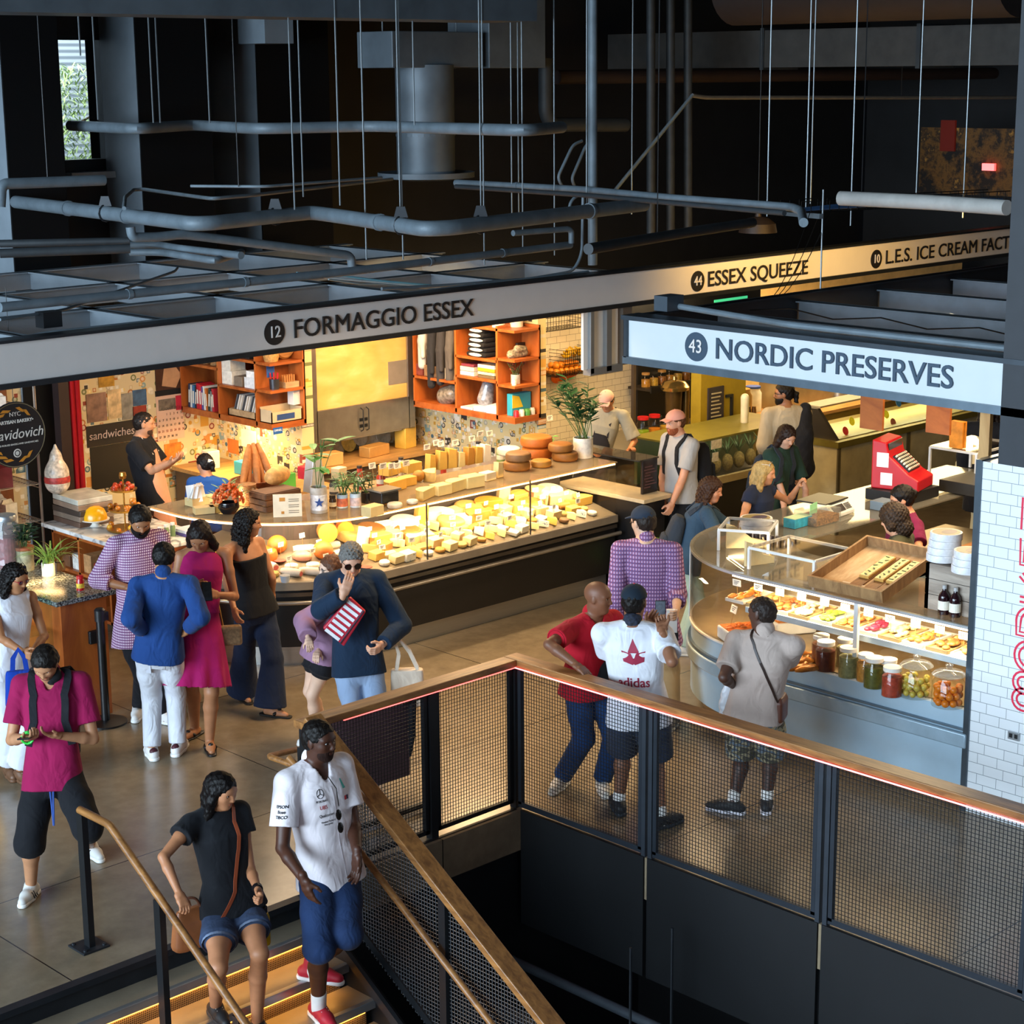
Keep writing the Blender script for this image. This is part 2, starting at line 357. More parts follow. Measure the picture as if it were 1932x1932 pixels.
mb=MB();mb.bx(10.985,11.36,6.755,6.80,0,2.53);struct('trim_2',mb,M('#5d6973',0.3,0.8))
mb=MB();mb.bx(11.0,11.6,3.2,6.64,2.52,7.4);struct('wall_pillar',mb,M('#2b2f35',0.6))
RED=M('#e0264a',0.5,var=0)
sg=thing('wall_lettering','red inline letters running up the white tiled wall','sign',(10.99,6.2,0.8))
def stroke(paths,w,o,u,v,d):
 mb=MB();u=Vector(u);v=Vector(v);n=u.cross(v)
 for p in paths:
  P_=[Vector((a,b_))for a,b_ in p];L=len(P_);cl=(P_[0]-P_[-1]).length<1e-6
  for off in(-0.34*w,0.34*w):
   q=[]
   for i in range(L):
    a=P_[i-1]if i else(P_[-2]if cl else P_[0]-(P_[1]-P_[0]));c=P_[i+1]if i<L-1 else(P_[1]if cl else P_[-1]+(P_[-1]-P_[-2]))
    t=((P_[i]-a).normalized()+(c-P_[i]).normalized()).normalized();q.append((P_[i]-Vector((-t.y,t.x))*off,P_[i]+Vector((-t.y,t.x))*0,t))
   for i in range(L-1):
    for_n=[Vector((-q[j][2].y,q[j][2].x))*w*0.15 for j in(i,i+1)]
    a,c=q[i][0],q[i+1][0];pts=[a-for_n[0],c-for_n[1],c+for_n[1],a+for_n[0]]
    mb.add([Vector(o)+u*s_.x+v*s_.y for s_ in pts]+[Vector(o)+u*s_.x+v*s_.y+n*d for s_ in pts],[(0,1,2,3),(4,5,6,7),(0,1,5,4),(2,3,7,6)])
 return mb
def arcp(cx,cy,r,a0,a1,n=10,ry=None):return[(cx+r*math.cos(math.radians(a0+(a1-a0)*i/n)),cy+(ry or r)*math.sin(math.radians(a0+(a1-a0)*i/n)))for i in range(n+1)]
LH=0.36;LW=0.20
glyph={'M':[[(0,0),(0,LH-.06)]+arcp(.06,LH-.06,.06,180,0,8)+[(.12,0)],[(.12,LH-.06)]+arcp(.18,LH-.06,.06,180,0,8)+[(.24,0)]],'A':[[(0,0),(0,LH-.09)]+arcp(.09,LH-.09,.09,180,0,12)+[(.18,0)],[(0,.13),(.18,.13)]],'R':[[(0,0),(0,LH),(.09,LH)]+arcp(.09,LH-.085,.085,90,-90,12)+[(0,LH-.17)],[(.08,LH-.17),(.18,0)]],'K':[[(0,0),(0,LH)],[(.17,LH),(.02,.19),(.18,0)]],'E':[[(.17,0),(0,0),(0,LH),(.17,LH)],[(0,.19),(.13,.19)]],'T':[[(.09,0),(.09,LH)],[(-.02,LH),(.2,LH)]]}
for ch,z in zip('MARKET',(0.86,1.14,1.38,1.62,1.87,2.12)):
 put('letter',stroke([[(a,-(LH-b_))for a,b_ in p]for p in glyph[ch]],0.052,(10.998,6.42,z),(0,0,1),(0,1,0),-0.006),RED,sg)
ou=thing('outlet','grey electrical outlet plate on the white tiled wall','outlet',(10.99,6.43,0.64))
mb=MB();mb.bx(10.988,11,6.36,6.45,.62,.68);put('plate',mb,ALU,ou,bev=0.003)
mb=MB();[mb.bx(10.985,10.99,y-.012,y+.012,.635,.665)for y in(6.385,6.425)];put('socket',mb,BLKMET,ou)
# ---------------------------------------------------------------- stair
TR,RI,NS=0.25,0.152,14
def perf():
 m,nt,b=base('perforated_metal',0.4,0.6);sp=nt.add('ShaderNodeSeparateXYZ');nt.link(coords(nt),sp.inputs[0]);hs=[]
 for i in(0,2):
  f=nt.add('ShaderNodeMath',operation='PINGPONG',i_1=0.0065);nt.link(sp.outputs[i],f.inputs[0])
  p=nt.add('ShaderNodeMath',operation='POWER',i_1=2);nt.link(f.outputs[0],p.inputs[0]);hs.append(p.outputs[0])
 a=nt.add('ShaderNodeMath',operation='ADD');nt.link(hs[0],a.inputs[0]);nt.link(hs[1],a.inputs[1])
 l=nt.add('ShaderNodeMath',operation='LESS_THAN',i_1=0.0042**2);nt.link(a.outputs[0],l.inputs[0])
 nt.link(mix(nt,l.outputs[0],'#a08a68','#0c0906'),b.inputs['Base Color']);return m
PERF=perf();TREADM=M('#857a68',0.4,var=0.18,vs=3,bmp=0.05)
st=thing('staircase','concrete stairs with glowing perforated risers going down from the hall','stairs',(6.8,9.0,0))
mb=MB();mb.bx(2.0,6.80,8.93,9.0,-0.04,0.0);mb.bx(2,6.8,8.97,9.0,-RI,-.04);put('landing_edge',mb,STEELD,st)
for k in range(NS):
 y1=9.0-TR*k;z=-RI*(k+1);y0=y1-TR
 mb=MB();mb.bx(2.0,6.80,y0,y1+0.02,z-0.05,z);put('tread',mb,TREADM,st)
 mb=MB();mb.bx(2.0,6.80,y0-0.004,y0+0.035,z-0.052,z+0.004);put('nosing',mb,ALU,st,bev=0.004)
 mb=MB();mb.bx(2.0,6.74,y1+.020,y1+.028,z,z+RI-0.05);put('riser',mb,PERF,st)
 if k:mb=MB();mb.bx(2.0,6.72,y1+.004,y1+0.014,z+RI-0.060,z+RI-0.053);put('light_strip',mb,emis('#ffa02a',9 if k>0 else 2),st)
 if 0<k<7:area('stair_light',(5.2,y1+.010,z+RI-.062),(5.2,y1-.01,z),3.0,.012,3.2,(1,.50,.12))
mb=MB();mb.prism([(9.0,0),(9.0,-.36),(9.0-TR*NS,-.36-RI*NS),(9.0-TR*NS,-RI*NS+0.02),(8.95,0.02)],0.05,(6.80,0,0),(0,1,0),(0,0,1));put('stringer',mb,BLKMET,st)
mb=MB();mb.prism([(8.9,0.05),(8.9,-.02),(9.0-TR*NS,-.02-RI*NS),(9.0-TR*NS,.05-RI*NS)],0.03,(6.77,0,0),(0,1,0),(0,0,1));put('stringer_rail',mb,STEELD,st)
def wires(o,u,v,poly,pitch,w,n):
 mb=MB();o=Vector(o);u=Vector(u);v=Vector(v)
 for ax in(0,1):
  lo=min(p[ax]for p in poly);hi=max(p[ax]for p in poly);k=math.ceil(lo/pitch)
  while k*pitch<hi:
   c=k*pitch;k+=1;xs=[]
   for i in range(len(poly)):
    a,b_=poly[i-1],poly[i]
    if(a[ax]-c)*(b_[ax]-c)<0:t=(c-a[ax])/(b_[ax]-a[ax]);xs.append(a[1-ax]+t*(b_[1-ax]-a[1-ax]))
   if len(xs)>=2:
    s0,s1=min(xs),max(xs);P2=(lambda s:o+u*(c if ax==0 else s)+v*(s if ax==0 else c)+Vector(n)*(w*0.5 if ax else-w*0.5))
    mb.bar(P2(s0),P2(s1),w,w,up=n)
 return mb
WIRE=M('#1d1f22',0.4,0.5,var=0);CAPW=0.13
ra=thing('railing','wood-capped wire mesh railing across the head of the stairs','railing',(7.9,9.08,0))
def cap(a,b,nm='handrail',par=None,w=CAPW,mat=None):
 mb=MB();mb.bar(a,b,w,0.05);return put(nm,mb,mat,par,bev=0.006)
cap((6.93,9.09,1.085),(8.793,9.09,1.085),par=ra,mat=OAK)
for x in(6.97,8.03,8.83):mb=MB();mb.bx(x-.03,x+.03,9.05,9.11,-0.3,1.06);put('post',mb,BLKMET,ra)
for x0,x1 in((7.0,7.99),(8.07,8.79)):
 mb=MB()
 for a in((x0,x0+.03,.04,1.05),(x1-.03,x1,.04,1.05),(x0,x1,.04,.07)):mb.bx(a[0],a[1],9.065,9.095,a[2],a[3])
 f=put('panel_frame',mb,BLKMET,ra)
 put('wire_mesh',wires((x0,9.08,0),(1,0,0),(0,0,1),[(0.02,.05),(x1-x0-.02,.05),(x1-x0-.02,1.05),(0.02,1.05)],0.0255,0.0034,(0,1,0)),WIRE,f)
mb=MB();mb.bx(7.25,8.80,9.035,9.045,1.051,1.058);put('light_strip',mb,emis('#ff4a42',4.5),ra)
rb=thing('railing','wood-capped wire mesh railing along the open stairwell','railing',(8.82,6.3,0))
cap((8.86,9.16,1.085),(8.86,3.3,1.085),par=rb,mat=OAKY)
for y in(7.81,6.38,4.94):mb=MB();mb.bx(8.80,8.84,y-.045,y-.012,-.3,1.06);mb.bx(8.80,8.84,y+.012,y+.045,-.3,1.06);put('post',mb,M('#343a42',0.45,0.4),rb)
for y1,y0 in((9.03,7.86),(7.76,6.43),(6.33,4.99),(4.89,3.4)):
 mb=MB()
 for a in((y0,y0+.03,.04,1.05),(y1-.03,y1,.04,1.05),(y0,y1,.02,.06)):mb.bx(8.805,8.835,a[0],a[1],a[2],a[3])
 f=put('panel_frame',mb,M('#2a3038',0.45,0.4),rb)
 put('wire_mesh',wires((8.82,y0,0),(0,1,0),(0,0,1),[(0.02,.05),(y1-y0-.02,.05),(y1-y0-.02,1.05),(0.02,1.05)],0.0255,0.0034,(1,0,0)),WIRE,f)
mb=MB();mb.bx(8.785,8.795,3.4,9.05,1.051,1.058);put('light_strip',mb,emis('#ff4a42',4.5),rb)
rc=thing('railing','sloping wood-capped mesh railing beside the stairs','railing',(6.94,8.9,0))
sl=0.62;zc=lambda y:1.08+sl*(y-8.85)
cap((6.945,8.98,zc(8.98)),(6.945,5.2,zc(5.2)),par=rc,mat=OAKY)
put('wire_mesh',wires((6.94,0,0),(0,1,0),(0,0,1),[(8.95,.05),(8.95,1.08),(5.4,zc(5.4)-.03),(5.4,zc(5.4)-1.05)],0.0255,0.0034,(1,0,0)),M('#6d7278',0.4,0.7,var=0),rc)
for y in(7.75,6.5):mb=MB();mb.bx(6.91,6.95,y-.03,y+.03,zc(y)-1.15,zc(y)-.03);put('post',mb,BLKMET,rc)
mb=MB();mb.bar((6.94,8.95,zc(8.95)-1.02),(6.94,5.4,zc(5.4)-1.02),0.03,0.05);put('bottom_bar',mb,BLKMET,rc)
hr=thing('handrail','round wooden grab rail fixed inside the sloping mesh railing','handrail',(6.87,8.5,0))
zh=lambda y:0.46+sl*(y-8.45)
mb=MB();mb.tube([(6.86,9.12,.88),(6.86,8.95,.80),(6.86,8.75,zh(8.75)),(6.86,5.4,zh(5.4))],0.022,12,fillet=.06);put('rail',mb,OAKY,hr,sm=40)
mb=MB();[mb.tube([(6.86,y,zh(y)-.02),(6.87,y,zh(y)-.07),(6.93,y,zh(y)-.08)],.008,6)for y in(8.4,7.6,6.6)];put('bracket',mb,BLKMET,hr)
hr2=thing('handrail','round wooden loop handrail end sticking out beside the newel post','handrail',(6.6,9.2,0))
a=at(506,1427,y=9.5);b=at(585,1455,y=9.14);c=at(570,1412,y=9.75)
mb=MB();mb.tube([b,a,c],.02,12,fillet=.04);put('rail',mb,OAK,hr2,sm=40)
mb=MB();mb.bar((6.97,9.14,.2),(6.97,9.14,.92),.03);mb.bar(c,(c.x,c.y,0),.03);put('post',mb,BLKMET,hr2)
hl=thing('handrail','wooden handrail on black posts down the middle of the stairs','handrail',(5.46,9.3,0))
zl=lambda y:0.875+sl*(y-9.0)
mb=MB();mb.tube([(5.46,9.32,.875),(5.46,9.0,.875),(5.46,5.6,zl(5.6))],.024,12,fillet=.03);put('rail',mb,OAKY,hl,sm=40)
for y,zb in((9.30,0),(8.52,-RI*2),(7.8,-RI*5),(7.1,-RI*8)):
 mb=MB();mb.bx(5.44,5.48,y-.03,y+.03,zb,(0.86 if y>9 else zl(y)-.02));put('post',mb,BLKMET,hl)
mb=MB();mb.bx(5.37,5.55,9.22,9.40,0.0,.012);[mb.lathe([(.012,.012),(.012,.022),(0,.024)],(5.46+sx*.065,9.31+sy*.065,0),8)for sx in(-1,1)for sy in(-1,1)];put('base_plate',mb,STEELD,hl)
for i,(pa,pb,r,lab)in enumerate((((8.2,8.9,-1.25),(8.2,2.5,-1.25),.12,'thick grey pipe hanging under the hall floor in the stairwell'),((8.6,8.9,-1.05),(8.6,2.5,-1.05),.035,'thin dark pipe under the hall floor beside the thick grey pipe'))):
 pp=thing('pipe',lab,'pipe',(pa[0],6,pa[2]));mb=MB();mb.tube([pa,pb],r,20);put('pipe_run',mb,M('#4b535b',.5,.2),pp,sm=40)
 mb=MB();[mb.tube([(pa[0],y,pa[2]-.01),(pa[0],y,-0.3)],.01,6)for y in(7.4,5.6)];put('hanger_rod',mb,STEELD,pp)
 # ================================================================ STALLS
def offs(path,d):
 q=[]
 for i,p in enumerate(path):
  a=path[max(0,i-1)];c=path[min(len(path)-1,i+1)];t=Vector((c[0]-a[0],c[1]-a[1])).normalized();q.append((p[0]+t.y*d,p[1]-t.x*d))
 return q
def band(mb,path,d0,d1,z0,z1):
 a,b=offs(path,d0),offs(path,d1);n=len(a);vs=[]
 for p,q in zip(a,b):vs+=[(p[0],p[1],z0),(q[0],q[1],z0),(q[0],q[1],z1),(p[0],p[1],z1)]
 fs=[(4*i+k,4*i+(k+1)%4,4*i+4+(k+1)%4,4*i+4+k)for i in range(n-1)for k in range(4)]+[(3,2,1,0),(4*n-4,4*n-3,4*n-2,4*n-1)]
 return mb.add(vs,fs)
def sheet(mb,path,d0,d1,z0,z1,t=0.02):
 a,b=offs(path,d0),offs(path,d1);n=len(a);vs=[]
 for p,q in zip(a,b):vs+=[(p[0],p[1],z0-t),(q[0],q[1],z1-t),(q[0],q[1],z1),(p[0],p[1],z0)]
 fs=[(4*i+k,4*i+(k+1)%4,4*i+4+(k+1)%4,4*i+4+k)for i in range(n-1)for k in range(4)]+[(3,2,1,0),(4*n-4,4*n-3,4*n-2,4*n-1)]
 return mb.add(vs,fs)
SIGNW=M('#dfd9d4',0.35,var=0.02);INK=M('#1b1a1c',0.5,var=0);INKB=M('#33475a',0.5,var=0);TRIMK=M('#22262b',0.4,0.3)
CLEAR=glass();GLASSG=glass('#eef7f4',name='glass_green')
# ---- overhead signs
def fascia(x0,x1,num,word,nx,wx0,wx1,label,zt=3.04):
 t=thing('stall_sign',label,'sign',((x0+x1)/2,12.5,2.88))
 mb=MB();mb.bx(x0,x1,12.455,12.58,2.905,3.205);put('panel',mb,SIGNW,t)
 mb=MB();mb.bx(x0,x1,12.43,12.60,2.865,2.907);mb.bx(x0,x1,12.43,12.60,3.203,3.225);put('trim_rail',mb,TRIMK,t)
 d=MB();d.lathe([(0.105,0),(0.105,.006),(0,.006)],(0,0,0),32,Matrix.Rotation(PI/2,4,'X'));d.v=[(v[0]+nx,v[1]+12.455,v[2]+zt)for v in d.v]
 dd=put('number_disc',d,INK,t);text('number',num,0.135,(nx,12.447,zt),(1,0,0),(0,0,1),SIGNW,dd,bold=0.001,ext=.002,squeeze=.92)
 o=text('lettering',word,0.218,(0,12.452,zt),(1,0,0),(0,0,1),INK,t,bold=0.002,ext=.003)
 fit(o,0,wx0,wx1);return t
def fit(o,ax,a,b):
 me=o.data;n=len(me.vertices);c=np.zeros(n*3);me.vertices.foreach_get('co',c);c=c.reshape(-1,3);off=o.parent.location[ax]
 w=c[:,ax]+off;lo,hi=w.min(),w.max();c[:,ax]=a+(w-lo)/(hi-lo)*(b-a)-off
 me.vertices.foreach_set('co',c.ravel());me.update()
fascia(5.2,14.1,'12','FORMAGGIO ESSEX',9.38,9.58,11.62,'long white stall sign reading 12 FORMAGGIO ESSEX above the cheese counter')
fascia(14.1,17.35,'44','ESSEX SQUEEZE',14.74,14.90,16.57,'white stall sign reading 44 ESSEX SQUEEZE',3.03)
fascia(17.35,22.6,'10','L.E.S. ICE CREAM FACTORY',17.84,18.02,21.15,'white stall sign reading 10 L.E.S. ICE CREAM FACTORY at the far end',3.03)
t=thing('stall_sign','bright white stall sign reading 43 NORDIC PRESERVES','sign',(11.05,7.5,2.88))
mb=MB();mb.bx(11.03,11.13,3.6,10.02,2.905,3.2);put('panel',mb,M('#cdd5da',.35,var=.02),t)
mb=MB();mb.bx(11.0,11.16,3.6,10.06,2.85,2.907);put('trim_rail',mb,M('#6b7a86',.35,.7),t)
mb=MB();mb.bx(10.99,11.2,3.6,10.07,3.2,3.235);mb.bx(11.0,11.03,10.02,10.05,2.9,3.21);put('trim_rail',mb,M('#3c444c',.4,.5),t)
d=MB();d.lathe([(0.112,0),(0.112,.006),(0,.006)],(0,0,0),32,Matrix.Rotation(-PI/2,4,'Y'));d.v=[(v[0]+11.03,v[1]+9.32,v[2]+3.05)for v in d.v]
dd=put('number_disc',d,INKB,t);text('number','43',0.145,(11.022,9.32,3.05),(0,-1,0),(0,0,1),SIGNW,dd,bold=0.001,ext=.002,squeeze=.92)
o=text('lettering','NORDIC PRESERVES',0.225,(11.027,8,3.05),(0,-1,0),(0,0,1),INKB,t,bold=0.0025,ext=.003);fit(o,1,7.03,9.12)
# ---- roof frames above the stalls
def channel(x0,x1,y0,y1,z0,z1,lab,mat=GREYP):
 mb=MB();mb.bx(x0,x1,y0,y1,z0,z1)
 if x1-x0>y1-y0:mb.bx(x0,x1,y0-.05,y1+.05,z1-.012,z1)
 else:mb.bx(x0-.05,x1+.05,y0,y1,z1-.012,z1)
 return put('roof_beam',mb,mat,label=lab,cat='beam')
ordn=['first','second','third','fourth','fifth','sixth','seventh','eighth','ninth','tenth','eleventh','twelfth','thirteenth','fourteenth','fifteenth','sixteenth','seventeenth','eighteenth','nineteenth','twentieth','twenty-first','twenty-second','twenty-third','twenty-fourth','twenty-fifth','twenty-sixth','twenty-seventh','twenty-eighth','twenty-ninth','thirtieth']
for i,x in enumerate((7.3,8.6,9.9,11.2,12.5,13.8)):channel(x,x+.03,12.6,17.2,3.0,3.18,'grey steel roof beam over the cheese stall, %s from the left'%ordn[i])
for i,y in enumerate((14.0,15.6,17.2)):channel(5.5,14.1,y,y+.03,3.0,3.18,'long grey steel beam crossing over the cheese stall, %s from its sign'%ordn[i])
channel(11.16,17.5,10.02,10.06,2.98,3.22,'long dark steel beam along the far side of the preserves stall roof',M('#2b3036',.5,.3))
for i,x in enumerate((12.1,13.2,14.4,15.6)):channel(x,x+.03,5.0,10.0,2.96,3.16,'grey steel roof beam over the preserves stall, %s from its sign'%ordn[i],M('#67727c',.55,.1))
# ---- cheese counter
CP=[(13.55,12.45),(12.0,12.45)]+[(10.5+1.33*math.cos(a),13.8+1.35*math.sin(a))for a in[math.radians(270-4.5*i)for i in range(21)]]+[(9.17,14.15)]
CP=CP[::-1]
cc=thing('cheese_counter','long curved refrigerated glass cheese counter with black front','counter',(11.4,12.9,0))
mb=MB();band(mb,CP,-0.15,-.9,0,.2);put('kick_plate',mb,STAINL,cc,sm=30)
mb=MB();band(mb,CP,-0.03,-.9,.2,.72);put('front_panel',mb,M('#121214',.35),cc,sm=30)
mb=MB();band(mb,CP,0.015,-.1,.722,.80);put('ledge',mb,M('#8e8373',.35,.3),cc,sm=30,bev=.006)
mb=MB();band(mb,CP,0.0,-.07,.665,.70);put('trim_strip',mb,M('#6a6259',.25,.8),cc,sm=30)
mb=MB();q=offs(CP,0.045);mb.tube([(p[0],p[1],.62)for p in q],.02,10);put('bumper_rail',mb,M('#b0aaa2',.3,.85),cc,sm=40)
mb=MB();sheet(mb,CP,-.02,-.8,.80,.98,.05);put('deck',mb,M('#8c7e68',.4,.4),cc)
mb=MB();band(mb,CP,-.80,-.83,.8,1.32);put('back_panel',mb,M('#4a4038',.4,.3),cc,sm=30)
mb=MB();band(mb,CP,-.018,-.026,.80,1.325);put('front_glass',mb,CLEAR,cc,sm=30)
mb=MB();sheet(mb,CP,-.0,-.84,1.336,1.336,.01);put('top_glass',mb,glass('#c9b99c',.8,'glass_top',.25),cc)
mb=MB();mb.bx(13.535,13.55,12.47,13.26,.80,1.33);put('end_glass',mb,CLEAR,cc)
mb=MB();[mb.bx(x-.004,x+.004,12.465,12.48,.8,1.33)for x in(11.03,12.35)];put('glass_joint',mb,M('#2c2a28',.4),cc)
mb=MB();band(mb,CP,-.03,-.05,1.30,1.322);put('light_strip',mb,emis('#ffca7a',5),cc,sm=30)
for x0,x1 in((10.5,12.0),(12.0,13.5)):area('case_light',((x0+x1)/2,12.62,1.3),((x0+x1)/2,12.95,.8),x1-x0,.05,30,(1,.76,.46))
area('case_light',(9.95,12.98,1.3),(10.2,13.3,.8),.9,.05,22,(1,.76,.48))
area('case_light',(9.45,13.45,1.3),(9.8,13.6,.8),.05,.7,10,(1,.72,.4))
wt=thing('rear_worktop','stainless worktop behind the cheese counter glass','worktop',(12.0,13.6,0))
mb=MB();mb.bx(10.6,13.56,13.38,13.95,1.18,1.22);put('top',mb,STAINL,wt);mb=MB();mb.bx(10.62,13.54,13.40,13.93,0,1.18);put('base',mb,M('#3a332c',.5),wt)
# ---- cheese stall walls
PAL=['#d8cdb4','#c8b48c','#b5702e','#efe6d0','#8c3b2a','#e3c977','#d9d2c0','#4d6a78','#c9973a','#b9a98c','#73784a','#e9dfc6','#2f2a28','#cf8f4c','#8aa3a0','#d6a24a']
COLX=collage('sticker_collage_back','#d9c79e',PAL,6.5,.75,'x');COLY=collage('sticker_collage_side','#dcc58e',PAL,7.5,.75,'y')
mb=MB();mb.bx(9.55,12.25,17.35,17.5,0,2.5);struct('wall_stickers_back',mb,COLX)
mb=MB();mb.bx(12.22,12.38,15.80,17.35,0,2.62);struct('wall_stickers_side',mb,COLY)
mb=MB();mb.bx(12.38,14.25,16.35,16.5,0,2.6);struct('wall_stickers_middle',mb,COLX)
mb=MB();mb.bx(14.14,14.26,14.15,16.35,0,2.62);struct('wall_stickers_right',mb,COLY)
mb=MB();mb.bx(14.26,18.6,15.0,15.15,0,2.75);struct('wall_tiled_back',mb,tiles('x','#e3d9c4','#8b8272'))
mb=MB();mb.bx(8.4,9.6,17.3,17.45,0,2.5);struct('wall_left_stall',mb,wood('#5d2f12','#8a4a1e',(6,6,1.3),.5))
area('undershelf_light',(11.95,16.5,1.46),(12.1,16.5,0),.12,1.4,42,(1,.64,.24))
area('middle_light',(13.1,16.1,1.2),(13.1,15.9,0.2),1.3,.1,26,(1,.64,.26))
area('stall_light',(10.6,14.2,2.95),(10.8,14.6,0),1.6,1.2,95,(1,.72,.45))
area('stall_light',(12.6,13.5,2.95),(12.5,13.6,0),1.8,.7,110,(1,.66,.34))
area('stall_light',(12.9,14.7,2.9),(13.3,15.2,1.2),.8,.8,50,(1,.66,.34))
# ---- orange wood wall shelves
def cubby(name,label,x0,x1,ys,zs,z0,z1,end_y):
 t=thing(name,label,'shelf',(x0,ys[0],z0))
 mb=MB();mb.bx(x0,x1,ys[0],ys[-1],z0-.02,z0+.045);put('bottom_board',mb,ORANGEH,t)
 mb=MB();mb.bx(x1-.015,x1,ys[0],ys[-1],z0,z1);mb.bx(x0,x1,ys[-1]-.02,ys[-1],z0,z1);put('back_board',mb,ORANGE,t)
 for y in ys[1:-1]:mb=MB();mb.bx(x0,x1,y-.014,y+.014,z0,z1);put('divider',mb,ORANGE,t)
 mb=MB();mb.bx(x1-.03,x1+.0,ys[0],ys[0]+.3,z0,z1);put('end_post',mb,ORANGE,t)
 for a,b,z in zs:mb=MB();mb.bx(x0,x1-.015,a,b,z-.014,z+.014);put('shelf_board',mb,ORANGEH,t)
 return t
sh1=cubby('wall_shelf','orange wood wall shelf with books and boxes above the sticker wall',11.74,12.20,[15.69,15.95,16.62,17.33],[(15.69,15.95,1.88),(15.69,15.95,2.17),(15.95,16.62,1.86),(15.95,16.62,2.17),(16.62,17.33,2.03)],1.5,2.6,15.69)
sh2=cubby('wall_shelf','orange wood wall shelf with shirts and plants right of the steel fridge',13.74,14.13,[14.1,14.37,15.02,15.72],[(14.1,14.37,1.87),(14.1,14.37,2.15),(14.37,15.02,1.90),(14.37,15.02,2.12),(14.1,15.02,2.46),(15.02,15.72,1.82)],1.5,2.5,14.1)
# ---- steel fridge with a fogged glass window
fr=thing('display_fridge','steel wall fridge with fogged glowing glass window','fridge',(13.1,15.9,1.2))
mb=MB();mb.bx(12.42,13.92,15.94,16.33,1.18,2.7);put('body',mb,STAINL,fr)
mb=MB()
for a in((12.42,12.52,1.2,2.7),(13.82,13.92,1.2,2.7),(12.5,13.84,1.2,1.56),(12.5,13.84,2.5,2.7)):mb.bx(a[0],a[1],15.9,15.94,a[2],a[3])
put('frame',mb,M('#a29a8e',.3,.85),fr,bev=.005)
m,nt,b=base('fogged_pane',0.12,0,.6);nn=nt.add('ShaderNodeTexNoise',i_Scale=2.2,i_Detail=3,i_Distortion=.3);nt.link(coords(nt,(1,1,2.2)),nn.inputs[0])
cr=ramp(nt,nn.outputs[0],(0.3,'#c9a055'),(0.55,'#dab366'),(0.8,'#e8cc90'));nt.link(cr,b.inputs['Base Color']);nt.link(cr,b.inputs['Emission Color']);b.inputs['Emission Strength'].default_value=.16
mb=MB();mb.bx(12.52,13.82,15.925,15.94,1.56,2.5);put('window_pane',mb,m,fr)
mb=MB();mb.bx(13.55,13.82,15.918,15.925,1.72,1.98);put('grey_panel',mb,M('#8a8177',.5),fr)
for x in(13.12,13.2):mb=MB();mb.tube([(x,15.9,1.52),(x,15.86,1.5),(x,15.86,1.28),(x,15.9,1.26)],.006,6);put('latch',mb,STEELD,fr)
mb=MB();[mb.bx(13.1+i*.07,13.14+i*.07,15.892,15.9,z,z+.035)for i in(0,1)for z in(1.3,1.37)];put('switch_plate',mb,BLKMET,fr)
bw=thing('back_worktop','wooden back worktop along the sticker walls','worktop',(11.9,16.4,0))
mb=MB();mb.bx(11.55,12.21,15.2,17.3,.86,.90);mb.bx(12.25,14.1,15.65,16.32,.92,.96);put('top',mb,wood('#8f6a3c','#c2955a',(2,12,12),.45),bw)
mb=MB();mb.bx(11.6,12.2,15.25,17.3,0,.86);mb.bx(12.3,14.1,15.7,16.3,0,.92);put('base',mb,M('#5a4630',.6),bw)
# ---- marble table, granite counter
MARB=M('#d8d6d0',.22,var=.1,vs=4);m,nt,b=base('marble',.2);nn=nt.add('ShaderNodeTexNoise',i_Scale=5,i_Detail=7,i_Distortion=1.6);nt.link(coords(nt),nn.inputs[0]);nt.link(ramp(nt,nn.outputs[0],(.38,'#8e8f90'),(.5,'#dcdad4'),(.9,'#e8e6e1')),b.inputs['Base Color']);MARB=m
m,nt,b=base('granite',.2);nn=nt.add('ShaderNodeTexNoise',i_Scale=70,i_Detail=3);nt.link(coords(nt),nn.inputs[0]);nt.link(ramp(nt,nn.outputs[0],(.4,'#23282a'),(.52,'#6a7170'),(.66,'#a9aca6')),b.inputs['Base Color']);GRAN=m
tb=thing('counter_table','marble topped counter with open orange wood shelves','counter',(9.55,15.2,0))
mb=MB();mb.bx(9.12,9.98,14.3,15.95,.86,.90);put('marble_top',mb,MARB,tb,bev=.006)
mb=MB();mb.bx(9.2,9.23,14.35,15.9,.80,.86);put('apron_board',mb,ORANGEH,tb)
for y in(14.36,14.9,15.42,15.88):mb=MB();mb.bx(9.2,9.92,y-.015,y+.015,.06,.86);put('divider',mb,ORANGE,tb)
for z in(.06,.45):mb=MB();mb.bx(9.2,9.92,14.36,15.88,z,z+.03);put('shelf_board',mb,ORANGEH,tb)
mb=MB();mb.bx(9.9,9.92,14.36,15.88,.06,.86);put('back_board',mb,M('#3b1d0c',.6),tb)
gc=thing('counter','orange wood counter with speckled granite top and black panel box','counter',(7.72,13.6,0))
mb=MB();mb.bx(7.43,7.98,12.84,14.5,1.01,1.05);put('granite_top',mb,GRAN,gc,bev=.005)
mb=MB();mb.bx(7.50,7.92,12.90,14.45,0.0,1.01);put('body',mb,ORANGE,gc)
mb=MB();mb.bx(7.73,7.83,12.86,12.90,.63,.74);put('panel_box',mb,BLKMET,gc,bev=.01)
gg=thing('glass_guard','clear glass display box on the left side of the orange counter','display case',(7.36,13.4,0))
mb=MB();mb.bx(7.10,7.42,12.9,12.91,.35,1.1);mb.bx(7.10,7.11,12.9,14.4,.35,1.1);mb.bx(7.10,7.42,12.9,14.4,1.09,1.1);put('glass',mb,GLASSG,gg)
mb=MB();mb.bx(7.10,7.42,12.95,14.4,0,.36);put('base',mb,ORANGE,gg)
for z in(.55,.78):mb=MB();mb.bx(7.12,7.42,12.95,14.4,z,z+.01);put('glass_shelf',mb,GLASSG,gg)
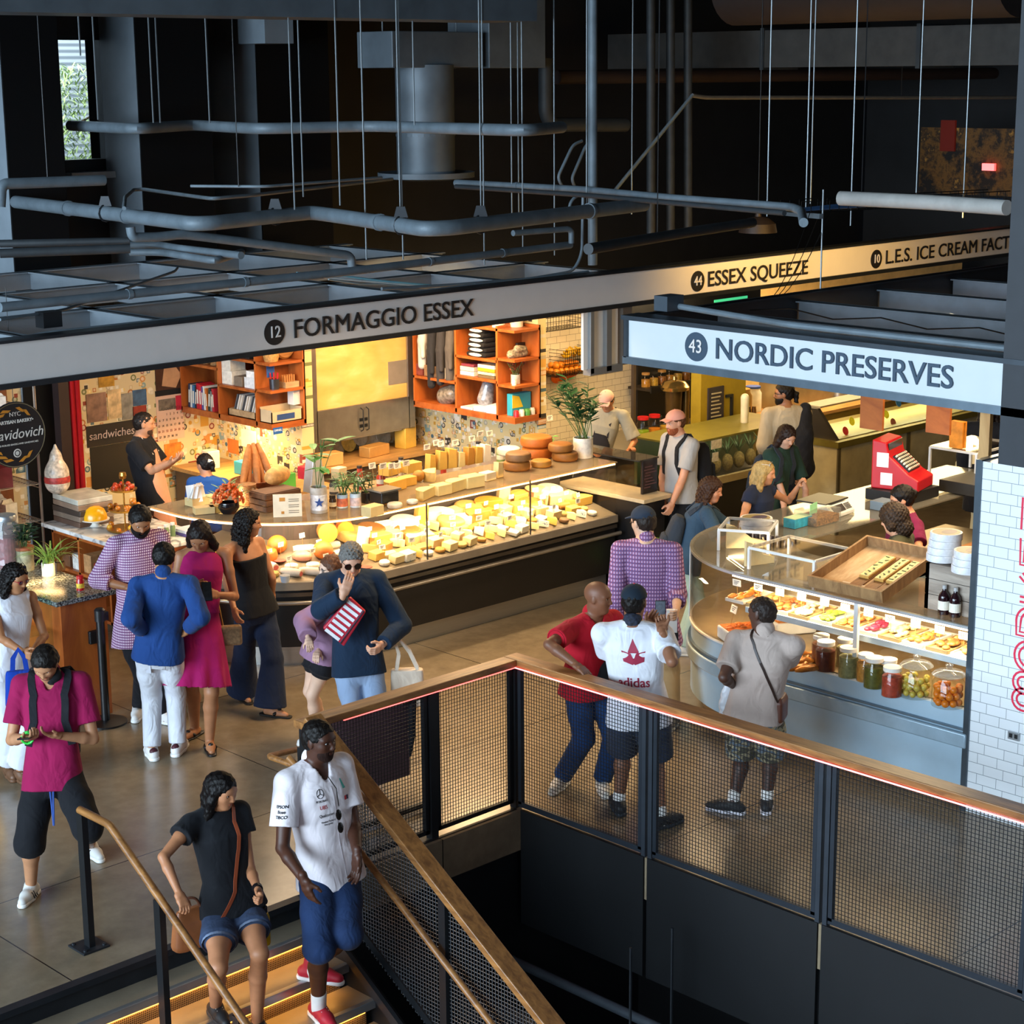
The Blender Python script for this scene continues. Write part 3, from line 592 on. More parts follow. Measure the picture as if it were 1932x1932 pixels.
area('display_light',(7.3,13.5,1.07),(7.45,13.5,.3),.1,1.2,9,WARM)
# ---- juice stall
LIME=M('#8fd13a',.5,emit=.5)
ec=thing('juice_counter','black fronted juice counter with wooden ledge and green lettering','counter',(13.7,12.5,0))
mb=MB();mb.bx(13.62,13.98,12.2,13.3,0,.95);put('base',mb,M('#141416',.4),ec)
mb=MB();mb.bx(13.58,14.0,12.12,13.35,.95,.99);put('top',mb,M('#c2b08e',.5),ec,bev=.004)
text('lettering','Essex\nSqueeze',.19,(13.86,12.196,.42),(1,0,0),(0,0,1),LIME,ec,bold=.004)
eg=thing('glass_case','black trimmed glass juice case with dark menu screen on its front','display case',(13.95,12.9,.99))
mb=MB();mb.bx(13.76,13.98,12.3,12.33,.99,1.33);put('screen',mb,M('#1c1719',.25),eg,bev=.004)
mb=MB();[mb.bx(13.78+.01*(i%3),13.87+.03*((i*7)%4),12.296,12.30,1.05+.03*i,1.06+.03*i)for i in range(8)];put('menu_lines',mb,M('#5a3b3d',.5),eg)
mb=MB();mb.bx(13.70,14.0,12.30,13.2,1.33,1.345);put('top_glass',mb,glass('#9a948a',1,'glass_dark',.1),eg)
mb=MB();mb.bx(13.70,13.71,12.33,13.2,.99,1.33);put('side_glass',mb,CLEAR,eg)
lb=thing('light_box','white panel sign box hung between the cheese and juice stalls','sign',(13.4,12.6,2.3))
mb=MB();mb.bx(13.10,13.165,12.49,12.52,2.30,2.9);mb.bx(13.2,13.40,12.5,12.54,2.30,2.9);mb.bx(13.46,13.6,12.5,12.54,2.30,2.9);put('white_panel',mb,WHITE,lb)
mb=MB();mb.bx(13.165,13.21,12.45,12.52,2.26,2.9);mb.bx(13.39,13.46,12.45,12.53,2.26,2.9);mb.bx(13.16,13.62,12.45,12.55,2.24,2.31);put('frame',mb,ALU,lb)
mb=MB();mb.bx(13.62,13.75,12.45,12.6,2.3,2.9);put('side_panel',mb,M('#5b5148',.6),lb)
jb=thing('back_counter','dark back counter of the juice stall','counter',(16.0,14.6,0))
mb=MB();mb.bx(15.0,17.38,14.2,14.98,0,.9);put('base',mb,M('#1d1a18',.5),jb);mb=MB();mb.bx(14.95,17.4,14.15,15.0,.9,.94);put('top',mb,STAINL,jb)
nb=MB();nb.bx(16.6,18.0,14.93,14.99,.94,1.75);struct('wall_dark_panel',nb,M('#15110e',.5))
js=thing('wall_shelf','dark shelf of small glass jars above the juice machine','shelf',(17.2,14.8,1.5))
mb=MB();mb.bx(16.45,18.0,14.6,14.95,1.44,1.47);put('board',mb,M('#2a2018',.5),js);mb=MB();mb.bx(16.45,18.0,14.58,14.6,1.42,1.50);put('lip',mb,BLKMET,js)
mn=thing('menu_screen','dark overhead menu screen with coloured text lines in the juice stall','screen',(16.5,14.0,2.3))
mb=MB();mb.bx(15.3,17.6,13.9,13.95,2.28,2.75);put('panel',mb,M('#15171b',.3),mn)
for i,(c,w,z)in enumerate((('#e0447a',.5,2.40),('#d6d23a',.7,2.45),('#3fc48a',.6,2.52))):mb=MB();mb.bx(15.75+.5*i,15.75+.5*i+w,13.893,13.9,z,z+.03);put('text_line',mb,emis(c,.8,c),mn)
area('juice_light',(15.4,13.6,2.85),(15.6,14.3,.5),1.5,.8,80,(1,.66,.30))
# ---- olive panel, lit kitchen hatch, pineapple case, ice cream counter
mb=MB();mb.bx(16.6,17.42,13.95,14.1,0,2.85);struct('wall_olive',mb,M('#8d7a1c',.5))
mb=MB();mb.bx(17.42,25.5,16.2,16.3,0,2.5);struct('wall_kitchen',mb,M('#d9bd84',.5))
area('kitchen_light',(19.3,15.0,2.7),(19.5,15.4,0),2.6,.8,160,(1,.66,.30))
ks=thing('kitchen_counter','wooden kitchen counter seen through the lit hatch','counter',(19.5,15.0,0))
mb=MB();mb.bx(17.45,22.0,14.25,15.0,0,.84);put('base',mb,M('#77641c',.5),ks);mb=MB();mb.bx(17.42,22.0,14.2,15.05,.84,.88);put('top',mb,wood('#8f6a3c','#c2955a',(2,12,12),.45),ks)
pcs=thing('fruit_case','glass fronted chilled case of pineapples under the olive wall','display case',(16.4,13.5,0))
mb=MB();mb.bx(15.35,17.4,13.2,13.85,0,.62);put('base',mb,M('#141210',.5),pcs);mb=MB();mb.bx(15.35,17.4,13.15,13.2,.62,.70);put('ledge',mb,M('#a89a72',.5),pcs)
mb=MB();mb.bx(15.35,17.4,13.80,13.85,.62,1.14);put('back_panel',mb,M('#3a4a32',.4),pcs)
mb=MB();mb.bx(15.35,17.4,13.16,13.17,.70,1.14);put('front_glass',mb,CLEAR,pcs);mb=MB();mb.bx(15.35,17.42,13.15,13.9,1.14,1.16);put('top',mb,M('#6f6a2c',.4),pcs)
area('fruit_case_light',(16.4,13.3,1.12),(16.4,13.6,.5),1.8,.05,5,(1,.85,.5))
ic=thing('ice_cream_counter','stone panelled ice cream counter with slanted glass top','counter',(18.2,12.6,0))
mb=MB();mb.bx(17.0,22.0,12.3,13.15,0,1.0);put('base',mb,M('#9a9172',.55,var=.2,vs=4),ic)
mb=MB();mb.bx(16.98,22.0,12.27,13.17,1.0,1.07);put('trim_rail',mb,M('#8a8040',.35,.7),ic);mb=MB();mb.bx(18.35,18.42,12.29,12.3,0,1.0);mb.bx(17.0,17.05,12.28,12.3,0,1.0);put('panel_joint',mb,M('#4d4630',.5),ic)
mb=MB();mb.prism([(12.34,1.07),(13.05,1.07),(12.85,1.40),(12.62,1.40)],.05,(17.05,0,0),(0,1,0),(0,0,1));put('end_cheek',mb,M('#24201a',.4),ic)
mb=MB();mb.prism([(12.34,1.07),(12.345,1.07),(12.645,1.40),(12.64,1.40)],4.8,(17.1,0,0),(0,1,0),(0,0,1));put('slanted_glass',mb,CLEAR,ic)
mb=MB();mb.bx(17.1,22,12.62,12.88,1.40,1.42);put('top',mb,M('#a39a80',.4),ic);mb=MB();mb.bx(17.1,22,12.36,13.0,1.072,1.08);put('deck',mb,M('#cfc48c',.4),ic)
area('ice_case_light',(18.5,12.75,1.38),(18.5,12.55,1.0),2.6,.05,7,(.95,1,.6))
area('sign_fill_light',(16.0,10.9,3.7),(16.6,12.45,3.0),3.5,.2,38,(1,.58,.14),120)  # added warm lamp without a fixture, tints the far stall signs gold
area('aisle_fill_light',(10.0,10.9,3.6),(10.0,11.0,0),1.2,.8,75,(1,.70,.40),130)  # added fill lamp, no fixture there; warms the floor like the counter's reflected glow
area('far_light',(20.0,13.8,2.85),(19.5,12.0,0),3,1,90,(1,.74,.36))
# ---- preserves counter
NP=[(11.0,6.77),(11.0,7.8),(11.0,8.75)]+[(12.2+1.2*math.cos(a),8.75+1.23*math.sin(a))for a in[math.radians(180-4.5*i)for i in range(1,21)]]+[(13.3,9.98),(15.6,9.98)]
PANEL=M('#a9c2d2',.35,.1,var=.03)
nc=thing('preserves_counter','curved glass preserves counter with pale blue-grey front','counter',(11.6,8.4,0))
mb=MB();band(mb,NP,.12,.85,0,.16);put('kick_plate',mb,M('#8d7a62',.3,.7),nc,sm=30)
mb=MB();band(mb,NP,.015,.85,.16,.745);put('front_panel',mb,PANEL,nc,sm=30)
mb=MB();band(mb,NP,-.025,.03,.46,.57);put('bumper_band',mb,M('#9db4c3',.3,.2),nc,sm=30,bev=.012)
mb=MB();band(mb,NP,-.01,.02,.585,.60);put('groove_strip',mb,M('#6f818e',.3,.5),nc,sm=30)
mb=MB();band(mb,NP,0,.06,.735,.75);put('ledge',mb,M('#e6ddcf',.4),nc,sm=30)
mb=MB();band(mb,NP,.016,.85,.70,.76);put('deck',mb,M('#a08a68',.3,.5),nc,sm=30)
mb=MB();band(mb,NP[:5],.82,.85,.76,1.33);put('back_panel',mb,M('#6a5a45',.4,.3),nc,sm=30)
mb=MB();band(mb,NP,.006,.014,.75,1.335);put('front_glass',mb,CLEAR,nc,sm=30)
mb=MB();sheet(mb,NP,0.0,.86,1.35,1.35,.012);put('top_glass',mb,glass('#d9d6cc',.9,'glass_counter_top',.12),nc)
mb=MB();band(mb,NP[:22],-.004,.024,1.325,1.345);put('top_rail',mb,M('#d8dde0',.3,.7),nc,sm=30)
mb=MB();mb.bx(11.0,11.03,7.73,7.765,.75,1.34);put('mullion',mb,M('#eef0f0',.4,.2),nc)
p=NP[13];mb=MB();mb.tube([(p[0]-.0,p[1],.75),(p[0],p[1],1.34)],.006,6);put('glass_joint',mb,ALU,nc)
mb=MB();band(mb,NP[:4],.10,.62,1.045,1.06);put('glass_shelf',mb,M('#cfd9dd',.2,.2),nc,sm=30);mb=MB();band(mb,NP[:4],.09,.10,1.02,1.065);put('shelf_lip',mb,M('#cfe0ea',.3,.4),nc,sm=30)
mb=MB();band(mb,NP[:5],.03,.045,1.30,1.325);put('light_strip',mb,emis('#ffdca8',6),nc,sm=30)
area('case_light',(11.12,7.75,1.31),(11.4,7.75,.8),1.9,.06,34,(1,.78,.48));area('case_light',(11.3,9.25,1.31),(11.6,9.0,.8),.06,.6,12,(1,.72,.4))
area('shelf_light',(11.2,7.7,1.03),(11.4,7.7,.7),1.8,.06,12,(1,.74,.4))
area('stall_light',(12.6,8.0,2.9),(12.3,8.2,0),1.4,1.6,80,(1,.76,.46));area('stall_light',(14.6,8.8,2.9),(14.4,9.4,0),1.8,1.0,55,(1,.72,.4))
mb=MB();mb.bx(13.0,17.0,6.0,6.1,0,3.0);struct('wall_preserves_stall',mb,M('#7a5a3c',.6))
wp=MB();wp.bx(11.3,11.34,6.9,6.98,1.36,2.9);put('stall_post',wp,wood('#b08048','#d8ac70',(3,3,1)),label='pale wooden post at the right end of the preserves counter',cat='post')
# ================================================================ PEOPLE: continuous bodies grown from a distance field
def V3(*a):return np.array(a,float)
def nrm(v):v=np.asarray(v,float);return v/max(1e-9,np.linalg.norm(v))
class Field:
 def __init__(s,vox):s.vox=vox;s.p=[];s.lo=V3(9e9,9e9,9e9);s.hi=-s.lo
 def _bb(s,lo,hi):s.lo=np.minimum(s.lo,lo);s.hi=np.maximum(s.hi,hi)
 def cone(s,a,b,ra,rb,k=0.02,op='u',flat=False):
  a=np.array(a,float);b=np.array(b,float);r=max(ra,rb);lo=np.minimum(a,b)-r;hi=np.maximum(a,b)+r
  if op=='u':s._bb(lo,hi)
  s.p.append(('cone',(a,b,ra,rb,flat),lo,hi,k,op));return s
 def chain(s,pts,rs,k=0.02):
  for i in range(len(pts)-1):s.cone(pts[i],pts[i+1],rs[i],rs[i+1],k)
  return s
 def ell(s,c,r,fr=None,k=0.02,op='u'):
  c=np.array(c,float);r=np.array(r,float);fr=np.eye(3)if fr is None else np.array(fr);m=r.max()
  if op=='u':s._bb(c-m,c+m)
  s.p.append(('ell',(c,r,fr),c-m,c+m,k,op));return s
 def loft(s,a,b,l,ts,ws,ds,k=0.02,ex=2.4,t0=None,t1=None,off=0.0):
  a=np.array(a,float);b=np.array(b,float);m=max(max(ws),max(ds));L=np.linalg.norm(b-a);ax=(b-a)/L
  e0=a+ax*L*min(ts[0],t0 if t0 is not None else ts[0]);e1=a+ax*L*max(ts[-1],t1 if t1 is not None else ts[-1]);lo=np.minimum(e0,e1)-m;hi=np.maximum(e0,e1)+m;s._bb(lo,hi)
  s.p.append(('loft',(a,b,np.array(l,float),ts,ws,ds,ex,ts[0]if t0 is None else t0,ts[-1]if t1 is None else t1,off),lo,hi,k,'u'));return s
 def cut(s,o,n):s.p.append(('cut',(np.array(o,float),nrm(n)),None,None,0,'c'));return s
 def wob(s,amp,f):s.p.append(('wob',(amp,f),None,None,0,'w'));return s
 def mesh(s):
  v=s.vox;lo=s.lo-3*v;n=np.ceil((s.hi+3*v-lo)/v).astype(int)+1;F=np.full(n,0.12)
  axs=[lo[i]+v*np.arange(n[i])for i in range(3)]
  for kind,pr,l,h,k,op in s.p:
   if l is not None:
    i0=np.maximum(0,np.floor((l-k-2.5*v-lo)/v).astype(int));i1=np.minimum(n,np.ceil((h+k+2.5*v-lo)/v).astype(int)+1)
    if(i1<=i0).any():continue
   else:i0=np.zeros(3,int);i1=n
   sl=tuple(slice(a,b)for a,b in zip(i0,i1));X,Y,Z=np.meshgrid(*[axs[i][sl[i]]for i in range(3)],indexing='ij',sparse=True)
   if kind=='cone':
    a,b,ra,rb,flat=pr;d=b-a;dd=max(1e-9,d@d)
    h_=np.clip(((X-a[0])*d[0]+(Y-a[1])*d[1]+(Z-a[2])*d[2])/dd,0,1)
    D=np.sqrt((X-a[0]-h_*d[0])**2+(Y-a[1]-h_*d[1])**2+(Z-a[2]-h_*d[2])**2)-(ra+(rb-ra)*h_)
    if flat:D=np.maximum(D,((X-b[0])*d[0]+(Y-b[1])*d[1]+(Z-b[2])*d[2])/math.sqrt(dd))
   elif kind=='ell':
    c,r,fr=pr;q=[((X-c[0])*fr[i][0]+(Y-c[1])*fr[i][1]+(Z-c[2])*fr[i][2])/r[i]for i in range(3)]
    k0=np.sqrt(q[0]**2+q[1]**2+q[2]**2);k1=np.sqrt((q[0]/r[0])**2+(q[1]/r[1])**2+(q[2]/r[2])**2);D=k0*(k0-1)/np.maximum(k1,1e-6)
   elif kind=='loft':
    a,b,l_,ts,ws,ds,ex,t0,t1,off=pr;d=b-a;L=np.linalg.norm(d);ax=d/L;l_=nrm(l_-ax*(l_@ax));f=np.cross(l_,ax)
    t=((X-a[0])*ax[0]+(Y-a[1])*ax[1]+(Z-a[2])*ax[2])/L;x=(X-a[0])*l_[0]+(Y-a[1])*l_[1]+(Z-a[2])*l_[2];y=(X-a[0])*f[0]+(Y-a[1])*f[1]+(Z-a[2])*f[2]
    w=np.interp(t,ts,ws);dp=np.interp(t,ts,ds);yo=y-off*np.interp(t,[-.1,.15,.35,.7],[0,1,1,0])
    q=(np.abs(x/w)**ex+np.abs(yo/dp)**ex)**(1/ex);D=np.maximum((q-1)*np.minimum(w,dp),np.maximum((t-t1)*L,(t0-t)*L))
   elif kind=='cut':
    o,nn=pr;F=np.maximum(F,(X-o[0])*nn[0]+(Y-o[1])*nn[1]+(Z-o[2])*nn[2]);continue
   elif kind=='wob':
    am,f=pr;F=F+am*np.sin(f*X+1.3)*np.sin(f*Y+.4)*np.sin(f*Z)+0.5*am*np.sin(2.1*f*X)*np.sin(1.9*f*Y+2)*np.sin(2.3*f*Z+1);continue
   G=F[sl]
   if op=='s':F[sl]=np.maximum(G,-D)
   elif op=='i':F=np.maximum(F,0.12);F[sl]=np.maximum(G,D)
   elif k>0:hh=np.clip(0.5+0.5*(G-D)/k,0,1);F[sl]=G+(D-G)*hh-k*hh*(1-hh)
   else:F[sl]=np.minimum(G,D)
  return nets(F,lo,v)
_C=np.array([(i,j,k)for i in(0,1)for j in(0,1)for k in(0,1)]);_E=[(a,b)for a in range(8)for b in range(a+1,8)if np.abs(_C[a]-_C[b]).sum()==1]
def nets(F,lo,v):
 F[[0,-1]]=np.abs(F[[0,-1]])+1e-4;F[:,[0,-1]]=np.abs(F[:,[0,-1]])+1e-4;F[:,:,[0,-1]]=np.abs(F[:,:,[0,-1]])+1e-4
 ins=F<0;n=F.shape;cnt=sum(ins[c[0]:n[0]-1+c[0],c[1]:n[1]-1+c[1],c[2]:n[2]-1+c[2]].astype(np.int8)for c in _C)
 act=np.argwhere((cnt>0)&(cnt<8));vals=np.stack([F[act[:,0]+c[0],act[:,1]+c[1],act[:,2]+c[2]]for c in _C],1)
 acc=np.zeros((len(act),3));num=np.zeros(len(act))
 for a,b in _E:
  m=(vals[:,a]<0)!=(vals[:,b]<0);t=vals[m,a]/(vals[m,a]-vals[m,b]);acc[m]+=_C[a]+(_C[b]-_C[a])*t[:,None];num[m]+=1
 vs=lo+v*(act+acc/num[:,None]);idx=np.full(np.array(n)-1,-1);idx[tuple(act.T)]=np.arange(len(act));fs=[]
 for ax in range(3):
  a=np.moveaxis(ins,ax,0);ix=np.moveaxis(idx,ax,0);s0,s1=a[:-1,1:-1,1:-1],a[1:,1:-1,1:-1];e=np.argwhere(s0!=s1)
  i,j,k=e.T;q=np.stack([ix[i,j,k],ix[i,j+1,k],ix[i,j+1,k+1],ix[i,j,k+1]],1);fl=s0[i,j,k]
  if ax==1:fl=~fl
  q[~fl]=q[~fl][:,::-1];fs.append(q)
 fs=np.concatenate(fs);fs=fs[(fs>=0).all(1)]
 return vs,fs
def npmesh(name,parts,mats,parent,smooth=True):
 base_=np.array(parent.location if parent.parent is None else parent.parent.location);vs=[];fs=[];mi=[];o=0
 for v,f,m in parts:vs.append(v-base_);fs.append(f+o);mi.append(np.full(len(f),m));o+=len(v)
 vs=np.concatenate(vs);fs=np.concatenate(fs);mi=np.concatenate(mi);me=bpy.data.meshes.new(name)
 me.vertices.add(len(vs));me.vertices.foreach_set('co',vs.ravel());me.loops.add(fs.size);me.loops.foreach_set('vertex_index',fs.ravel().astype(np.int32))
 me.polygons.add(len(fs));me.polygons.foreach_set('loop_start',np.arange(0,fs.size,4,dtype=np.int32));me.polygons.foreach_set('loop_total',np.full(len(fs),4,np.int32))
 for m in(mats if isinstance(mats,(list,tuple))else[mats]):me.materials.append(m)
 me.polygons.foreach_set('material_index',mi.astype(np.int32));me.update(calc_edges=True);me.validate()
 if smooth:me.shade_smooth()
 o=bpy.data.objects.new(name,me);COL.objects.link(o);o.parent=parent;return o
SKINS={}
def skin(c):
 if c not in SKINS:
  m,nt,b=base('skin_%d'%len(SKINS),0.48,0,.4);l=lin(c)
  nt.link(ramp(nt,noise(nt,14,3),(.3,tuple(x*.9 for x in l)),(.7,tuple(min(1,x*1.07)for x in l))),b.inputs['Base Color'])
  b.inputs['Subsurface Weight'].default_value=0.0;bump(nt,b,noise(nt,120,2),.06,.004);SKINS[c]=m
 return SKINS[c]
def hairm(c,r=.45):
 k=('hair',c)
 if k not in MATS:
  m,nt,b=base('hair_%d'%len(MATS),r,0,.18);l=lin(c);n=noise(nt,1,3,.6,(90,90,9))
  nt.link(ramp(nt,n,(.3,tuple(x*.65 for x in l)),(.7,tuple(min(1,x*1.3)for x in l))),b.inputs['Base Color']);bump(nt,b,n,.5,.012);MATS[k]=m
 return MATS[k]
TT=[-.2,-.05,.1,.3,.55,.74,.88,.97,1.02]
TW={'m':([.10,.165,.16,.15,.165,.175,.15,.085,.06],[.085,.118,.116,.11,.118,.118,.092,.068,.06]),'f':([.10,.172,.16,.126,.138,.148,.128,.07,.052],[.088,.122,.112,.095,.106,.122,.085,.058,.05])}
class Person:
 def __init__(s,label,foot,top=None,H=None,face=0,z0=0.0,sex='m',head=(0,0),lean=(0,0),hip=None,neck=None,arms=None,feet=None,knees=None,skin_c='#c68e6a',g=1.0,belly=0.0,vox=.0075,group=None,hd=0.0,roll=0,fine=True,base=None):
  s.B=np.array(at(foot[0],foot[1],z=z0))if base is None else V3(base[0],base[1],z0);s.z0=z0;s.sex=sex;s.g=g;s.vox=vox;s.fine=fine
  n=s.B.copy();n[2]=0;s.n=nrm(n);s.r=V3(s.n[1],-s.n[0],0);s.skin=skin(skin_c);s.belly=belly
  s.f=s.dirv(face);s.l=np.cross(V3(0,0,1),s.f)
  if top is not None:
   tp=s.onplane(top[0],top[1],hd)
   if H is None:H=tp[2]-z0
  s.H=H;k=H/1.75;s.k=k;s.hh=hh=.133*H*(.98 if sex=='m' else .97)
  if top is None:tp=s.B+V3(0,0,H)
  hy,hp=head;fh=s.dirv(hy);fh=fh*math.cos(math.radians(hp))+V3(0,0,-math.sin(math.radians(hp)));lh=np.cross(V3(0,0,1),s.dirv(hy));uh=np.cross(fh,lh)
  if roll:c_,s_=math.cos(math.radians(roll)),math.sin(math.radians(roll));uh,lh=uh*c_+lh*s_,lh*c_-uh*s_
  s.fh,s.lh,s.uh=fh,lh,uh;s.hc=tp-uh*hh*.5
  s.N=s.hc-uh*hh*.40-fh*hh*.14-V3(0,0,.24*hh)-s.f*.02
  if neck is not None:s.N=s.onplane(neck[0],neck[1],neck[2]if len(neck)>2 else 0)
  s.P=s.onplane(hip[0],hip[1],hip[2]if len(hip)>2 else 0)if hip is not None else s.B*V3(1,1,0)+V3(0,0,z0+.515*H)+s.f*lean[0]+s.r*lean[1]
  sw=(.112 if sex=='m' else .098)*H*g**.5;s.S={'L':s.N+s.l*sw-V3(0,0,.036*H),'R':s.N-s.l*sw-V3(0,0,.036*H)}
  s.hj={'L':s.P+s.l*.052*H-V3(0,0,.01*H),'R':s.P-s.l*.052*H-V3(0,0,.01*H)}
  s.E,s.Wr,s.hand={},{},{};arms=arms or{}
  for sd in 'LR':
   sg=1 if sd=='L' else-1;a=arms.get(sd);S_=s.S[sd];Lu,Lf=.17*H,.148*H
   if a is None:s.E[sd]=S_+nrm(V3(0,0,-1)+sg*s.l*.12-s.f*.06)*Lu;s.Wr[sd]=s.E[sd]+nrm(V3(0,0,-1)+s.f*.18)*Lf;s.hand[sd]={}
   else:s.E[sd]=s.hit(a[0][0],a[0][1],S_,Lu,a[0][2]);s.Wr[sd]=s.hit(a[1][0],a[1][1],s.E[sd],Lf,a[1][2]);s.hand[sd]=a[2]if len(a)>2 else{}
  s.A,s.K,s.toe={},{},{};feet=feet or{}
  for sd in 'LR':
   sg=1 if sd=='L' else-1;q=feet.get(sd)
   if q is None:s.A[sd]=s.B+sg*s.l*.085*k+V3(0,0,.075*k);s.toe[sd]=nrm(s.f+sg*s.l*.15)
   else:
    zz=q[3]if len(q)>3 else z0;s.A[sd]=np.array(at(q[0],q[1],z=zz))+V3(0,0,.075*k);s.toe[sd]=s.dirv(q[2])
   hj,A=s.hj[sd],s.A[sd];kn=(knees or{}).get(sd)
   if kn is not None:s.K[sd]=s.hit(kn[0],kn[1],hj,.245*H,kn[2]if len(kn)>2 else 1)
   else:
    m=(hj+A)/2;half=np.linalg.norm(A-hj)/2;b=math.sqrt(max(0,(.243*H)**2-half**2));s.K[sd]=m+s.f*min(b,.16)
  s.root=thing('person',label,'person',tuple(s.B),0,group)
 def dirv(s,deg):a=math.radians(deg);return-s.n*math.cos(a)+s.r*math.sin(a)
 def onplane(s,px,py,d=0.0):
  q=s.B-s.n*d;rr=ray(px,py);t=((q-CC)@s.n)/(rr@s.n);return CC+rr*t
 def hit(s,px,py,c,R_,sgn):
  d=nrm(ray(px,py));oc=CC-c;b=oc@d;q=b*b-(oc@oc-R_*R_)
  t=-b-(math.sqrt(q)if q>0 else 0)*(1 if sgn>0 else-1);return CC+d*t
 def hp(s,f,l,u):return s.hc+(s.fh*f+s.lh*l+s.uh*u)*s.hh
 # ------------------------------------------------ the body, one continuous surface
 def body(s,ears=True,hands=('L','R')):
  F=Field(s.vox);k=s.k;g=s.g;hh=s.hh;w,d=TW[s.sex];w=[x*k*g for x in w];d=[x*k*g for x in d]
  F.loft(s.P,s.N,s.l,TT,w,d,off=s.belly)
  F.cone(s.N-V3(0,0,.02),s.hc-s.uh*.25*hh-s.fh*.10*hh,.060*k*(1 if s.sex=='m' else .84),.056*k*(1 if s.sex=='m' else .84),.03)
  fr=[s.fh,s.lh,s.uh];F.ell(s.hp(-.04,0,.13),V3(.425,.335,.37)*hh,fr,.01);F.ell(s.hp(.10,0,-.19),V3(.27,.262,.31)*hh,fr,.05);F.ell(s.hp(.225,0,-.41),V3(.10,.115,.08)*hh,fr,.03)
  F.ell(s.hp(.30,0,.10),V3(.08,.24,.055)*hh,fr,.02)
  for sg in(-1,1):
   F.ell(s.hp(.21,sg*.16,-.09),V3(.12,.10,.10)*hh,fr,.02);F.ell(s.hp(.37,sg*.135,.02),V3(.05,.085,.045)*hh,fr,0,'s')
   if ears:F.ell(s.hp(-.02,sg*.34,-.01),V3(.085,.032,.135)*hh,fr,.006)
  F.cone(s.hp(.36,0,.06),s.hp(.435,0,-.12),.03*hh,.05*hh,.008);F.ell(s.hp(.40,0,-.135),V3(.06,.085,.04)*hh,fr,.008)
  for sd in 'LR':
   S_,E,W_=s.S[sd],s.E[sd],s.Wr[sd];sx=1 if s.sex=='m' else .84
   F.cone(s.N-V3(0,0,.005),S_,.05*k*sx,.05*k*sx,.035);F.chain([S_,S_+(E-S_)*.4,E],[.054*k*sx*g,.047*k*sx*g,.038*k*sx],.02);F.chain([E,E+(W_-E)*.3,W_],[.038*k*sx,.04*k*sx,.026*k*sx],.012)
   hj,K,A=s.hj[sd],s.K[sd],s.A[sd];lf=1 if s.sex=='m' else 1.02
   F.chain([hj,hj+(K-hj)*.5,K],[.088*k*g*lf,.074*k*g*lf,.054*k*lf],.03);F.chain([K,K+(A-K)*.32-s.toe[sd]*.012,A],[.054*k,.056*k,.036*k],.02)
   t=s.toe[sd];F.chain([A-t*.03*k-V3(0,0,.035*k),A+t*.07*k-V3(0,0,.04*k),A+t*.15*k-V3(0,0,.052*k)],[.034*k,.036*k,.022*k],.015)
  parts=[(*F.mesh(),0)]
  for sd in hands:parts.append((*s.handmesh(sd),0))
  npmesh('body',parts,s.skin,s.root);s.faceparts();return s
 def handmesh(s,sd):
  h=s.hand[sd];E,W_=s.E[sd],s.Wr[sd];x=nrm(W_-E)
  if 'to' in h:x=nrm(s.hit(h['to'][0],h['to'][1],W_,.15,h['to'][2])-W_)
  sg=1 if sd=='L' else-1;pn=h.get('pn','in');pn={'in':-sg*s.l,'out':sg*s.l,'down':V3(0,0,-1),'up':V3(0,0,1),'cam':-s.n,'away':s.n,'back':-s.f,'front':s.f}[pn]
  pn=pn-x*(pn@x);pn=nrm(pn)if np.linalg.norm(pn)>.05 else nrm(np.cross(x,V3(.3,.5,.8)));y=-sg*np.cross(x,pn);k=s.k*(1 if s.sex=='m' else .9);c=h.get('curl',25);F=Field(.0036 if s.fine else .0055)
  q=lambda a,b,e:W_+(x*a+y*b+pn*e)*k
  F.chain([q(-.03,0,0),q(.012,0,0)],[.026*k,.025*k],.01)
  for b0,b1 in((.018,.027),(.004,.009),(-.01,-.010),(-.022,-.027)):F.chain([q(.01,b0,0),q(.055,b0*1.1,-.002),q(.09,b1,0)],[.016*k,.0145*k,.0115*k],.012)
  F.chain([q(.015,.02,.006),q(.045,.03,.012)],[.017*k,.014*k],.012)
  for i,(b1,L)in enumerate(((.028,.072),(.0095,.080),(-.0100,.074),(-.0285,.058))):
   cc=c[i]if isinstance(c,(list,tuple))else c+4*i;ang=0;p=q(.09,b1,0);r=[.0098*k,.0092*k,.0084*k,.0070*k];pts=[p];spread=y*(b1*.9)
   for j,fr_ in enumerate((.45,.31,.24)):
    ang+=math.radians(cc*(.8,1.0,.8)[j]);p=p+(nrm(x*math.cos(ang)+pn*math.sin(ang)+spread*max(0,1-ang)*1.6))*L*fr_*k;pts.append(p)
   F.chain(pts,r,.003)
  tc=h.get('thumb',20);a=math.radians(tc);p0=q(.035,.033,.012);p1=p0+nrm(x*.75+y*.62*math.cos(a)+pn*(.2+math.sin(a)*.8))*.036*k;p2=p1+nrm(x*.9+y*.2*math.cos(a)+pn*(.15+math.sin(a)*.7))*.028*k
  F.chain([p0,p1,p2],[.0125*k,.0105*k,.0085*k],.006);s.grip=getattr(s,'grip',{});s.grip[sd]=(q(.085,.0,.03),x,y,pn);return F.mesh()
